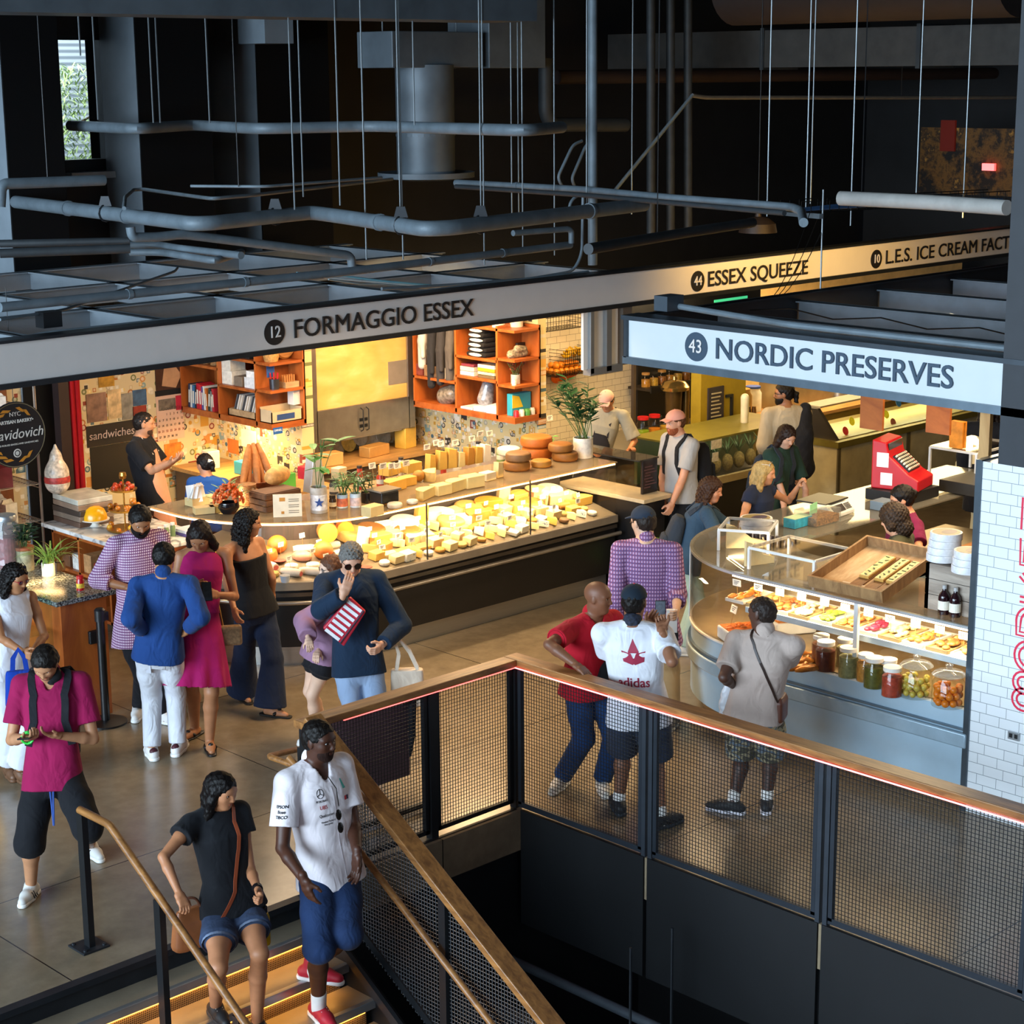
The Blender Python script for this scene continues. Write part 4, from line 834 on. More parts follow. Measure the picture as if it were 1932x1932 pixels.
 def faceparts(s):
  hh=s.hh;fr=Matrix((s.fh,s.lh,s.uh)).transposed();mb=MB()
  for sg in(-1,1):
   mb.m=0;mb.ball(s.hp(.315,sg*.135,.02),(.035*hh,.062*hh,.032*hh),10,6,fr);mb.m=1;mb.ball(s.hp(.338,sg*.133,.02),(.017*hh,.026*hh,.026*hh),8,6,fr)
  put('eyes',mb,[M('#e6e0d8',.25,var=0),M('#1c120c',.2,var=0)],s.root,sm=180)
  mb=MB()
  for sg in(-1,1):mb.tube([s.hp(.375,sg*.05,.095),s.hp(.37,sg*.13,.125),s.hp(.31,sg*.215,.10)],[.012*hh,.016*hh,.007*hh],6)
  s.brows=put('eyebrows',mb,M('#20150f',.8),s.root,sm=180)
  mb=MB();mb.ball(s.hp(.358,0,-.252),(.028*hh,.085*hh,.017*hh),10,6,fr);mb.ball(s.hp(.352,0,-.282),(.03*hh,.072*hh,.019*hh),10,6,fr)
  c=s.skin.node_tree.nodes['Color Ramp'].color_ramp.elements[0].color;put('lips',mb,M((min(1,c[0]*.95),c[1]*.55,c[2]*.5),.4,var=0),s.root,sm=180)
  # ------------------------------------------------ clothes: shells over the body, cut at their hems
 def top(s,mat,hem=-.16,sleeve=.55,inf=.014,flare=.03,loose=.012,neckr=None,name='shirt',tcap=.985,strap=False,vneck=0,yoke=0.0,sides='LR',trim=None):
  k,g=s.k,s.g;w,d=TW[s.sex];ts=[-.75,-.2]+TT[1:];w0=[w[1]*1.02,w[1]*1.02]+w[1:];d0=[d[1]*1.02,d[1]*1.02]+d[1:];F=Field(s.vox+.001)
  e=[inf+flare*max(0,.35-t)for t in ts];F.loft(s.P,s.N,s.l,ts,[x*k*g+y for x,y in zip(w0,e)],[x*k*g+y for x,y in zip(d0,e)],ex=2.6,t0=hem,t1=tcap if not strap else .74,off=s.belly)
  sx=1 if s.sex=='m' else .84;pairs=[]
  if strap:
   for sg in(-1,1):F.chain([s.P+(s.N-s.P)*.68+sg*s.l*.085*k+s.f*.075*k,s.N+sg*s.l*.085*k-V3(0,0,.012),s.P+(s.N-s.P)*.68+sg*s.l*.085*k-s.f*.075*k],[.032*k,.026*k,.032*k],.012)
   F.ell(s.P+(s.N-s.P)*.72,V3(.095*k,.15*k,.08*k),[s.f,s.l,V3(0,0,1)],.03)
  for sd in sides if yoke else '':F.cone(s.N-V3(0,0,.012),s.N+(s.S[sd]-s.N)*yoke,.05*k*sx+inf,.05*k*sx+inf,.03,flat=True)
  for sd in sides if sleeve>0 else '':
   S_,E,W_=s.S[sd],s.E[sd],s.Wr[sd];r0=.054*k*sx*g+inf;r1=.044*k*sx*g+inf+loose;r2=.032*k*sx+inf+loose*.8
   F.cone(s.N-V3(0,0,.012),S_,.05*k*sx+inf*.6,.05*k*sx+inf,.035)
   if sleeve<=1:F.cone(S_,S_+(E-S_)*sleeve,r0,r0+(r1-r0)*sleeve+loose*.4,.02,flat=True)
   else:F.chain([S_,E],[r0,r1],.02);fr=min(1,sleeve-1);F.cone(E,E+(W_-E)*fr,r1,r1+(r2-r1)*fr,.012,flat=True)
  if neckr is None:neckr=.062*k*sx+.008
  F.cone(s.N+V3(0,0,neckr-.012)+s.f*.015,s.N+V3(0,0,.2)+s.f*.03,neckr,neckr,0,'s')
  if vneck:F.cone(s.N+s.f*.05,s.N+s.f*(.145*k)-V3(0,0,vneck),neckr*.8,.012,0,'s')
  o=npmesh(name,[(*F.mesh(),0)],mat,s.root);s.shirt=o;return o
 def legs(s,mat,length=1.95,inf=.012,loose=0.0,top=.12,name='trousers',flare=0.0,sides='LR'):
  k,g=s.k,s.g;w,d=TW[s.sex];F=Field(s.vox+.001);ts=TT
  F.loft(s.P,s.N,s.l,ts,[x*k*g+inf for x in w],[x*k*g+inf for x in d],t1=top,t0=-.2,off=s.belly)
  for sd in sides:
   hj,K,A=s.hj[sd],s.K[sd],s.A[sd];r0,r1,r2=.088*k*g+inf,.056*k*g+inf+loose*.7,.042*k+inf+loose+flare
   if length<=1:F.cone(hj,hj+(K-hj)*.4,r0,r0*.6+r1*.4+loose*.3,.03);F.cone(hj+(K-hj)*.4,hj+(K-hj)*length,r0*.6+r1*.4+loose*.3,r1+(1-length)*.035+loose*.6,.03,flat=True)
   else:fr=min(1,length-1);F.chain([hj,hj+(K-hj)*.5,K],[r0,(r0+r1)/2,r1],.03);F.cone(K,K+(A-K)*fr,r1,r1+(r2-r1)*fr,.02,flat=True)
  return npmesh(name,[(*F.mesh(),0)],mat,s.root)
 def skirt(s,mat,t0=-.6,t1=.12,hemw=.24,inf=.014,name='skirt',ruffle=0.0,wtop=None):
  k,g=s.k,s.g;w,d=TW[s.sex];F=Field(s.vox+.001);hw=hemw*k
  F.loft(s.P,s.N,s.l,[t0,-.05,.1,.3,.4],[hw,w[1]*k*g+inf+.01,w[2]*k*g+inf,w[3]*k*g+inf,w[3]*k*g+inf],[hw*.8,d[1]*k*g+inf+.01,d[2]*k*g+inf,d[3]*k*g+inf,d[3]*k*g+inf],t0=t0,t1=t1,ex=2.1)
  v,f=F.mesh();ax=nrm(s.N-s.P);L=np.linalg.norm(s.N-s.P);t=((v-s.P)@ax)/L
  if ruffle:c=v-s.P-t[:,None]*L*ax;an=np.arctan2(c@s.l,c@s.f);rr=1+ruffle*np.clip((.05-t)/(.05-t0),0,1)*np.sin(an*9);v=s.P+t[:,None]*L*ax+c*rr[:,None]
  keep=(t[f].mean(1)>t0+.012);o=npmesh(name,[(v,f[keep],0)],mat,s.root);sm=o.modifiers.new('cloth','SOLIDIFY');sm.thickness=.004;sm.offset=0;return o
 def shoes(s,mat,sole=None,sides='LR',high=0.0,name='shoe',sandal=False,sock=None):
  k=s.k;out=[]
  for sd in sides:
   A,t=s.A[sd],s.toe[sd];G=A*V3(1,1,0)+V3(0,0,A[2]-.075*k);sdv=V3(-t[1],t[0],0)
   if sock:q=Field(.006);q.chain([A-V3(0,0,.03),A+nrm(s.K[sd]-A)*sock],[.043*k,.046*k],.01);npmesh('sock',[(*q.mesh(),0)],M('#eceae6',.9),s.root)
   F=Field(.006)
   if not sandal:
    F.chain([G-t*.055*k+V3(0,0,.045*k),G+t*.03*k+V3(0,0,.055*k),G+t*.10*k+V3(0,0,.045*k),G+t*.17*k+V3(0,0,.036*k)],[.040*k,.043*k,.041*k,.031*k],.02);F.chain([G-t*.02*k+V3(0,0,.06*k),A+V3(0,0,.005+high)],[.043*k,.045*k],.02);F.cut(G+V3(0,0,.022*k),(0,0,-1));F.cut(A+V3(0,0,.02+high),(0,0,1))
   else:F.chain([G+t*.06*k-sdv*.04*k+V3(0,0,.03),G+t*.09*k+V3(0,0,.06*k),G+t*.06*k+sdv*.04*k+V3(0,0,.03)],[.014,.016,.014],.01)
   o=npmesh(name if not sandal else 'sandal',[(*F.mesh(),0)],mat,s.root);out.append(o)
   F=Field(.006);F.chain([G-t*.06*k+V3(0,0,.014),G+t*.06*k+V3(0,0,.014),G+t*.17*k+V3(0,0,.014)],[.042*k,.044*k,.036*k],.02);F.cut(G+V3(0,0,.001),(0,0,-1));F.cut(G+V3(0,0,.026 if not sandal else .016),(0,0,1));npmesh('sole',[(*F.mesh(),0)],sole or mat,o)
   if not sandal and s.fine and s.vox<.008:mb=MB();[mb.bar(G+t*x*k+sdv*.024*k+V3(0,0,z*k),G+t*x*k-sdv*.024*k+V3(0,0,z*k),.006,.006)for x,z in((.06,.088),(.085,.084),(.11,.078))];put('laces',mb,M('#d5d3cf',.7),o)
  return out
 def press(s,pts_,off=.003,deep=0.0):
  if not hasattr(s,'bvh')or s.bvh[0]is not s.shirt:
   from mathutils.bvhtree import BVHTree
   me=s.shirt.data;s.bvh=(s.shirt,BVHTree.FromPolygons([v.co+s.root.location for v in me.vertices],[tuple(f.vertices)for f in me.polygons]))
  q=[];ax=s.N-s.P
  for v in pts_:
   v=np.array(v);t=max(-.4,min(.97,((v-s.P)@ax)/(ax@ax)));a=s.P+ax*t;d=nrm(v-a);h=s.bvh[1].ray_cast(Vector(a+d*.6),Vector(-d))[0];q.append(np.array(h)+d*off if h is not None else v)
  return q
 def path(s,pts_,off=.006,n=8):
  pts_=[np.array(x)for x in pts_];return s.press([pts_[i]+(pts_[i+1]-pts_[i])*j/n for i in range(len(pts_)-1)for j in range(n)]+[pts_[-1]],off)
 def stick(s,o,off=.002):
  me=o.data;b_=s.root.location;q=s.press([v.co+b_ for v in me.vertices],off);[setattr(v,'co',Vector(c)-b_)for v,c in zip(me.vertices,q)];me.update();return o
 def hair(s,kind,col,L=.9,puff=.03,front=0.0,name='hair'):
  hh=s.hh;F=Field(max(.005,s.vox*.8));fr=[s.fh,s.lh,s.uh];e=puff
  F.ell(s.hp(-.055,0,.15),V3(.425+e,.335+e,.365+e)*hh,fr,.0);F.ell(s.hp(-.19,0,-.03),V3(.27,.31+e*.6,.30)*hh,fr,.03)
  if kind in('long','curly'):
   for sg in(-1,1):F.chain([s.hp(.0,sg*.30,.12),s.hp(-.02,sg*.36,-.2),s.hp(-.06,sg*.40,-.2-L*.35),s.hp(-.06+front,sg*.40,-.2-L*.75)],[.13*hh,.13*hh,.13*hh,.06*hh],.03)
   q=s.hp(-.30,0,.05);dn=V3(0,0,-1)*hh;bk=-nrm(s.fh*V3(1,1,0)+1e-9);F.chain([q,s.hp(-.34,0,-.35),s.hp(-.34,0,-.35)+dn*L*.5+bk*.02,s.hp(-.34,0,-.35)+dn*L*.85+bk*.015],[.27*hh,.25*hh,.22*hh,.09*hh],.04)
   F.ell(s.hp(-.30,0,-.45-L*.3),V3(.14,.34,.3+L*.35)*hh,[s.fh,s.lh,V3(0,0,1)],.04)
  if kind=='ponytail':F.chain([s.hp(-.42,0,.12),s.hp(-.58,0,.0),s.hp(-.58,0,-.2)+V3(0,0,-L*.3*hh),s.hp(-.52,0,-.3)+V3(0,0,-L*hh)],[.10*hh,.11*hh,.10*hh,.04*hh],.02)
  if kind=='bun':F.ell(s.hp(-.5,0,.12),V3(.14,.15,.15)*hh,fr,.02)
  if kind in('curly','crop'):F.wob(.0085,150)
  elif kind=='wavy':F.wob(.007,90)
  else:F.wob(.0045,110)
  hl=.30 if kind!='receding' else .38
  F.ell(s.hp(.47,0,hl-.52),V3(.50,.305,.52)*hh,fr,0,'s');F.ell(s.hp(.36,0,hl-.38),V3(.34,.40 if kind in('short','crop','ponytail','bun')else .31,.36)*hh,fr,0,'s')
  if kind in('short','crop','ponytail','bun'):
   F.cut(s.hp(-.2,0,-.30),-s.uh*.9+s.fh*.25);
   for sg in(-1,1):F.ell(s.hp(.0,sg*.40,-.14),V3(.13,.14,.20)*hh,fr,0,'s')
  s.hr=npmesh(name,[(*F.mesh(),0)],hairm(col),s.root);s.brows.data.materials[0]=M(tuple(x*.6 for x in lin(col)),.8);return s
 def beard(s,col,thick=.016,full=True):
  hh=s.hh;fr=[s.fh,s.lh,s.uh];F=Field(.005);F.ell(s.hp(.10,0,-.22),V3(.27,.262,.30)*hh+thick,fr,0);F.ell(s.hp(.225,0,-.41),V3(.10,.115,.08)*hh+thick,fr,.02)
  F.ell(s.hp(.24,0,.06),V3(.36,.6,.27)*hh,fr,0,'s');F.ell(s.hp(.40,0,-.262),V3(.12,.11,.05)*hh,fr,0,'s');F.cut(s.hp(-.02,0,0),-s.fh)
  if not full:F.cut(s.hp(.16,0,0),-s.fh)
  npmesh('beard',[(*F.mesh(),0)],hairm(col,.7),s.root)
 def cap(s,mat,brim=None,back=False,name='cap',logo=None):
  hh=s.hh;fr=[s.fh,s.lh,s.uh];F=Field(.006);F.ell(s.hp(-.04,0,.19),V3(.455,.385,.38)*hh,fr,0);F.cut(s.hp(0,0,.17),-s.uh+s.fh*.0);o=npmesh(name,[(*F.mesh(),0)],mat,s.root)
  F=Field(.005);bf=-1 if back else 1
  F.ell(s.hp(bf*.42,0,.175),V3(.36,.30,.05)*hh,[nrm(s.fh-s.uh*.18*bf),s.lh,nrm(s.uh+s.fh*.18*bf)],0);F.cut(s.hp(bf*.26,0,.1),-s.fh*bf);F.ell(s.hp(bf*.40,0,.12),V3(.5,.27,.055)*hh,fr,0,'s');npmesh('brim',[(*F.mesh(),0)],brim or mat,o)
  mb=MB();mb.ball(s.hp(-.04,0,.57),.028*hh);put('button',mb,brim or mat,o);return o
 def glasses(s,mat,lens,up=0.0,r=.085,square=False):
  hh=s.hh;mb=MB();f0=.40 if not up else .34-.0*up
  q=lambda f,l,u:s.hp(f-(.14 if up else 0),l,u+up);t=thing_part('glasses',s.root)
  for sg in(-1,1):
   pts=[q(f0-.02*abs(math.cos(a)),sg*.145+r*math.cos(a),.005+r*(.8 if square else .95)*math.sin(a))for a in[2*PI*i/14 for i in range(15)]];mb.tube(pts,.011*hh,5);mb.tube([q(f0-.02,sg*.23,.03),q(.0,sg*.36,.03)],.012*hh,5)
  mb.tube([q(f0+.01,-.06,.02),q(f0+.01,.06,.02)],.01*hh,5);o=put('glasses',mb,mat,s.root)
  if lens:
   mb=MB()
   for sg in(-1,1):mb.prism([(r*hh*math.cos(a),r*hh*(.8 if square else .95)*math.sin(a))for a in[2*PI*i/14 for i in range(14)]],.003,q(f0-.012,sg*.145,.005),s.lh,s.uh)
   put('lens',mb,lens,o)
  return o
 def strap(s,pts,mat,w=.03,t=.006,name='strap',parent=None):
  mb=MB();ribbon(mb,pts,w,t,s.f);return put(name,mb,mat,parent or s.root)
 def tpt(s,x,t,y,extra=.022):
  w,d=TW[s.sex];w_=np.interp(t,TT,w)*s.k*s.g;d_=np.interp(t,TT,d)*s.k*s.g;xx=max(-.999,min(.999,x));off=s.belly*np.interp(t,[-.1,.15,.35,.7],[0,1,1,0])
  return s.P+(s.N-s.P)*t+s.l*(w_+extra*.6)*xx+s.f*(y*(d_+extra)*(1-abs(xx)**2.4)**(1/2.4)+off)
def thing_part(n,p):return p
def ribbon(mb,pts,w,t,nrm_dir):
 pts=[Vector(p)for p in pts];nd=Vector(nrm_dir);vs=[];L=len(pts)
 for i,p in enumerate(pts):
  d=(pts[min(L-1,i+1)]-pts[max(0,i-1)]).normalized();sd=d.cross(nd);sd=sd.normalized()if sd.length>.05 else d.orthogonal().normalized();n=sd.cross(d).normalized();vs+=[p-sd*w/2-n*t/2,p+sd*w/2-n*t/2,p+sd*w/2+n*t/2,p-sd*w/2+n*t/2]
 fs=[(4*i+k,4*i+(k+1)%4,4*i+4+(k+1)%4,4*i+4+k)for i in range(L-1)for k in range(4)]+[(3,2,1,0),(4*L-4,4*L-3,4*L-2,4*L-1)]
 return mb.add(vs,fs)
 # ================================================================ THE PEOPLE
DENIM=lambda c:cloth(c,.3,.85,.2,14)
BLK='#16171b';NAVY='#1d2737'
def hang(name,label,cat,p,mat=None):
 return thing(name,label,cat,tuple(p))
def lump(name,label,cat,chains,mat,vox=.006,parts=()):
 F=Field(vox)
 for pts,rs in chains:F.chain(pts,rs,.015)
 v,f=F.mesh();c=v.mean(0);c[2]=v[:,2].min();t=thing(name,label,cat,tuple(c));npmesh('body',[(v,f,0)],mat,t);return t
def phone(p,u,v,label,screen='#2a3340',glow=.0):
 p=Vector(p);u=Vector(u).normalized();v=(Vector(v)-u*Vector(v).dot(u)).normalized();t=thing('phone',label,'phone',tuple(p));mb=MB()
 mb.prism([(-.037,-.075),(.037,-.075),(.037,.075),(-.037,.075)],.009,p-u.cross(v)*.009,u,v);put('case',mb,M('#101114',.3),t,bev=.003)
 mb=MB();mb.prism([(-.033,-.07),(.033,-.07),(.033,.07),(-.033,.07)],.001,p,u,v);put('screen',mb,M(screen,.15,var=.3,vs=30,emit=glow,ecol=screen),t);return t
def backpack(P_,mat,label,w=.29,h=.44,d=.17,tilt=0.0,straps=True):
 c=P_.tpt(0,.45,-1,.02)-P_.f*d*.45;t=thing('backpack',label,'backpack',tuple(c));F=Field(.008);ax=nrm(P_.N-P_.P);a=c-ax*h*.5;b=c+ax*h*.5
 F.loft(a,b,P_.l,[-.02,.06,.5,.9,1.0],[w*.42,w*.5,w*.5,w*.42,w*.28],[d*.42,d*.52,d*.5,d*.4,d*.25],ex=3);npmesh('main_bag',[(*F.mesh(),0)],mat,t)
 F=Field(.008);c2=c-P_.f*d*.5;F.loft(c2-ax*h*.42,c2+ax*h*.08,P_.l,[0,.1,.9,1],[w*.36,w*.4,w*.4,w*.3],[d*.2,d*.25,d*.22,d*.1],ex=3);npmesh('front_pocket',[(*F.mesh(),0)],mat,t)
 if straps:
  for sg in(-1,1):
   pts=P_.path([P_.tpt(sg*.8,.35,1,.03),P_.tpt(sg*.55,.6,1,.035),P_.tpt(sg*.55,.85,1,.035),P_.N+P_.l*sg*.10*P_.k+V3(0,0,.04),P_.tpt(sg*.5,.85,-1,.03)],.008,5)
   mb=MB();ribbon(mb,pts,.046,.012,P_.f+V3(0,0,.5));put('strap',mb,mat,t)
 return t
 # ---- left side
p=Person('man in purple checked shirt leaning on the granite counter',(285,1362),(266,962),face=25,head=(12,28),skin_c='#9c6a48',hip=(262,1185),arms={'R':((184,1094,1),(240,1108,1),{'pn':'down','curl':30}),'L':((322,1120,-1),(300,1110,1))},feet={'R':(262,1350,-10),'L':(306,1362,40)})
p.body();p.hair('short','#15110f',puff=.05);p.beard('#15100d');p.top(plaid('#e9d9e8','#8d5a86','#6e416f',.02),hem=-.2,sleeve=1.45,inf=.016,flare=.06);p.legs(cloth('#15161c'),1.95);p.shoes(M('#e9e7e4',.6),M('#f2f2f0',.6))
mb=MB();[mb.prism([(0,0),(.05*s_,.012),(.055*s_,-.055),(.012*s_,-.06)],.006,p.N+p.f*.078+V3(0,0,-.005),-p.l*-1,(0,0,1))for s_ in(-1,1)];put('collar',mb,plaid('#e9d9e8','#8d5a86','#6e416f',.02),p.root)
p=Person('man in blue shirt and white jeans seen from behind',(310,1432),(309,1025),face=172,head=(172,20),skin_c='#b07a52',arms={'L':((247,1166,1),(268,1190,-1)),'R':((378,1164,1),(356,1185,-1))},feet={'L':(288,1430,-168),'R':(336,1422,160)})
p.body();p.hair('short','#120f0e',puff=.045);sh=cloth('#1b3f7a',.55);p.top(sh,hem=-.1,sleeve=1.9,inf=.018,flare=.05);p.legs(cloth('#d4d6de',.6),1.95,inf=.014,loose=.012);p.shoes(M('#e6e2e0',.6),M('#f2f2f0',.6))
F=Field(.006);F.cone(p.N-V3(0,0,.0),p.N+V3(0,0,.04),.068,.06,0);npmesh('collar',[(*F.mesh(),0)],sh,p.root)
mb=MB();q=[p.tpt(.30,-.1,-1,.018),p.tpt(.75,-.1,-1,.018),p.tpt(.75,-.28,-1,.014)+V3(0,0,.0),p.tpt(.30,-.28,-1,.02)];mb.add([*q],[(0,1,2,3)]);put('back_pocket',mb,cloth('#c6c8d2',.3),p.root)
for sd in 'LR':A=p.A[sd];mb=MB();mb.ball(A-p.toe[sd]*.05-V3(0,0,.005),(.035,.03,.03));put('heel_patch',mb,M('#4a1622',.6),p.root,sm=60)
p=Person('woman in magenta sleeveless dress looking at her phone',(384,1405),(372,994),face=5,sex='f',head=(-14,36),skin_c='#a8724f',arms={'L':((443,1126,1),(410,1122,1),{'pn':'in','curl':45}),'R':((330,1125,1),(366,1110,1),{'pn':'in','curl':40})},feet={'R':(368,1388,-35),'L':(396,1412,5)})
p.body();p.hair('long','#1b1310',L=.95);mg=cloth('#a0115a',.4);p.skirt(mg,t0=-.60,t1=.76,hemw=.26,name='dress',ruffle=.07,inf=.012);p.top(mg,hem=.25,sleeve=0,tcap=.95,inf=.02,neckr=.05,name='bodice');p.shoes(M('#141214',.4),M('#141214',.4),sandal=True)
mb=MB();mb.tube([p.tpt(.6,.78,1,.02),p.N+p.l*.1+V3(0,0,.018),p.tpt(.8,.5,-1,.03),p.P+p.l*.2],.006,6);bag=hang('handbag','small gold patterned handbag at the magenta dress woman\'s hip','handbag',p.P+p.l*.22-V3(0,0,.12))
put('chain_strap',mb,M('#c9a050',.35,.8),bag);mb=MB();mb.box(p.P+p.l*.235-V3(0,0,.03),(.07,.2,.16),YAW+.2);put('pouch',mb,M('#7d6040',.5,var=.4,vs=40),bag,bev=.02)
phone((np.array(p.Wr['L'])+p.Wr['R'])/2+p.f*.11+V3(0,0,.03),p.l,V3(0,0,.8)-p.f*.5,'black phone held by the woman in the magenta dress')
p=Person('woman in black tank top and wide dark jeans by the cheese counter',(488,1340),(471,961),face=42,sex='f',head=(85,5),skin_c='#b8805c',g=1.02,arms={'R':((428,1100,1),(442,1150,1)),'L':((513,1090,-1),(514,1120,-1))},feet={'R':(458,1318,20),'L':(510,1350,60)})
p.body();p.hair('curly','#120d0b',L=1.25);p.top(cloth(BLK,.3),hem=-.08,sleeve=0,strap=True,inf=.018,flare=.03,name='tank_top');p.legs(DENIM('#1b2740'),1.98,inf=.012,loose=.03,flare=.055);p.shoes(M('#16120f',.5),M('#16120f',.6),sandal=True)
p=Person('woman in white sleeveless top at the left edge of the hall',(30,1470),(33,1066),face=30,sex='f',head=(42,14),skin_c='#a8734e',arms={'R':((3,1205,1),(44,1230,1),{'curl':40}),'L':((84,1200,1),(62,1228,1),{'curl':40})},feet={'R':(18,1462,10),'L':(40,1474,30)})
p.body();p.hair('curly','#110d0c',L=1.0);w_=cloth('#dcdde6',.45);p.top(w_,hem=-.1,sleeve=0,inf=.02,tcap=.97,flare=.03,yoke=.75);p.legs(cloth('#d5d7df',.4),1.85,loose=.03,flare=.02);p.shoes(M('#6b4a34',.5))
p.glasses(M('#a31f2c',.3),glass('#dfe4e8'),square=True);o=p.glasses(M('#2a2320',.3),M('#3a332f',.15),up=.42)
t=thing('tote_bag','bright blue tote bag hanging from the white top woman\'s arm','bag',tuple(p.Wr['R']-V3(0,0,.45)));c=p.Wr['R']+p.f*.05-p.r*.06
F=Field(.007);F.loft(c-V3(0,0,.40),c-V3(0,0,.12),p.r,[0,.1,.9,1],[.10,.115,.10,.09],[.03,.045,.04,.02],ex=4);npmesh('bag_body',[(*F.mesh(),0)],cloth('#123a9c',.4),t)
mb=MB();ribbon(mb,[c-V3(0,0,.14)-p.r*.05,c-V3(0,0,.03)-p.r*.04,c+V3(0,0,.035),c-V3(0,0,.03)+p.r*.04,c-V3(0,0,.14)+p.r*.05],.035,.004,p.n);put('strap',mb,cloth('#123a9c',.4),t)
p=Person('man in magenta polo and rolled black shorts walking with phone',(95,1690),(78,1233),face=-8,head=(-20,36),skin_c='#b98460',hip=(100,1463),arms={'R':((22,1396,1),(52,1392,1),{'pn':'up','curl':35}),'L':((176,1394,1),(112,1388,1),{'pn':'up','curl':18})},feet={'R':(60,1692,-22),'L':(172,1612,20)},knees={'R':(56,1590,1),'L':(165,1560,1)})
p.body();p.hair('short','#1b1715',puff=.06);p.beard('#6b4a38',.003);sh=cloth('#92124a',.5);p.top(sh,hem=-.13,sleeve=.72,inf=.018,flare=.05,vneck=.06);bs=cloth('#121318',.4);p.legs(bs,1.12,inf=.02,loose=.035,name='shorts');p.shoes(M('#d9d8d4',.6,var=.15),M('#e9e8e4',.6),high=.01)
F=Field(.006);F.cone(p.N-V3(0,0,.01),p.N+V3(0,0,.02)-p.f*.005,.07,.064,0);npmesh('collar',[(*F.mesh(),0)],sh,p.root)
F=Field(.005);F.chain([p.hp(.20,.12,-.50),p.hp(.12,.22,-.42),p.hp(.0,.30,-.25)],[.04,.035,.012],.02);npmesh('face_mask',[(*F.mesh(),0)],cloth('#17181b'),p.root)
for sd in 'LR':
 G=p.A[sd];t_=p.toe[sd];s_=V3(-t_[1],t_[0],0);mb=MB();[mb.bar(G+t_*x+s_*(.046*q)-V3(0,0,.05),G+t_*(x+.022)+s_*(.036*q)-V3(0,0,.0),.008,.004)for x in(.01,.035,.06)for q in(-1,1)];put('shoe_stripes',mb,M('#20262e',.6),p.root)
bp=backpack(p,cloth('#1c1d22',.3),'black backpack with white zebra panel worn by the magenta polo man',w=.30,h=.5,d=.2);c=p.tpt(-.2,.2,-1,.2)
m,nt,b=base('zebra',.7);wv=nt.add('ShaderNodeTexWave',i_Scale=9,i_Distortion=5);nt.link(coords(nt),wv.inputs[0]);r_=ramp(nt,wv.outputs[0],(.45,'#15161a'),(.55,'#d9d9d6'));nt.link(r_,b.inputs['Base Color'])
mb=MB();c=p.tpt(0,.3,-1,.2);mb.box(c-p.f*.03,(.26,.03,.3),math.atan2(p.l[1],p.l[0]));put('zebra_panel',mb,m,bp,bev=.01)
phone(p.Wr['R']+p.f*.12+p.l*-.0+V3(0,0,.035),p.l,p.f*.9+V3(0,0,.25),'dark phone in the magenta polo man\'s right hand')
mb=MB();[mb.tube([p.Wr['R']+(nrm(p.l*math.cos(a)+V3(0,0,1)*math.sin(a)))*.036+p.f*dx-p.l*.0 for a in[2*PI*i/12 for i in range(13)]],.007,6)for dx in(-.01,.008)];put('bracelet',mb,M('#37d04a',.4),p.root)
mb=MB();mb.tube([p.tpt(-.02,-.08,1,.035),p.tpt(.02,-.2,1,.05),p.tpt(.1,-.42,1,.05)],.006,6);mb.tube([p.tpt(.1,-.08,1,.035),p.tpt(.12,-.2,1,.05),p.tpt(.12,-.42,1,.05)],.006,6);put('drawstring',mb,M('#2d4f9a',.6),p.root)
# ---- on the stairs
p=Person('woman in black tee and denim shorts walking down the stairs',(450,1915),(424,1462),base=(5.92,8.50),H=1.62,z0=-.304,face=28,sex='f',head=(48,14),skin_c='#b47a56',hip=(438,1712,0),g=1.02,arms={'R':((308,1617,1),(338,1686,1),{'pn':'down','curl':35}),'L':((472,1640,1),(487,1680,1),{'to':(499,1712,1),'pn':'in','curl':60})},feet={'R':(408,1919,20,-.304),'L':(486,1950,30,-.456)},knees={'R':(412,1826,1),'L':(490,1800,1)})
p.body();p.hair('long','#0f0b0a',L=2.2,front=.05);p.top(cloth('#15171c',.45),hem=-.02,sleeve=.38,inf=.02,flare=.08,loose=.02);p.legs(DENIM('#323f58'),.52,inf=.018,loose=.02,name='shorts');p.shoes(M('#1a1a1c',.6),M('#2a2a2c',.6))
for sd in 'LR':mb=MB();h_,K_=p.hj[sd],p.K[sd];mb.tube([h_+(K_-h_)*.49,h_+(K_-h_)*.58],.098,18,cap=False);put('cuff',mb,DENIM('#6f7c94'),p.root,sm=60)
wr=p.Wr['L'];mb=MB();d_=nrm(p.Wr['L']-p.E['L']);mb.tube([wr-d_*.035,wr-d_*.01],.031,14);put('watch',mb,M('#15161a',.3),p.root,sm=40)
t=thing('handbag','tan leather crossbody bag held by the woman on the stairs','handbag',tuple(p.onplane(352,1800,.1)));TAN=M('#a8653a',.42,var=.15,bmp=.1)
c=p.onplane(362,1745,.06);F=Field(.007);F.loft(c-V3(0,0,.13),c+V3(0,0,.11),p.r*.8+p.n*.5,[0,.1,.7,1],[.125,.13,.115,.09],[.055,.065,.05,.02],ex=3.5);npmesh('bag_body',[(*F.mesh(),0)],TAN,t)
mb=MB();mb.tube([c+V3(0,0,.08)-p.r*.07,c+V3(0,0,.17)-p.r*.03,c+V3(0,0,.17)+p.r*.03,c+V3(0,0,.08)+p.r*.07],.008,8,fillet=.03);put('handle',mb,M('#5e3420',.45),t,sm=40)
mb=MB();q=p.path([p.tpt(-.75,-.0,1,.06),p.tpt(-.2,.25,1,.06),p.tpt(.3,.65,1,.05),p.tpt(.42,.9,1,.04),p.N+p.l*.075+V3(0,0,.03)],.007);ribbon(mb,[c+V3(0,0,.10)+p.r*.08]+q,.022,.004,p.f);put('strap',mb,M('#9a4a2c',.45),t)
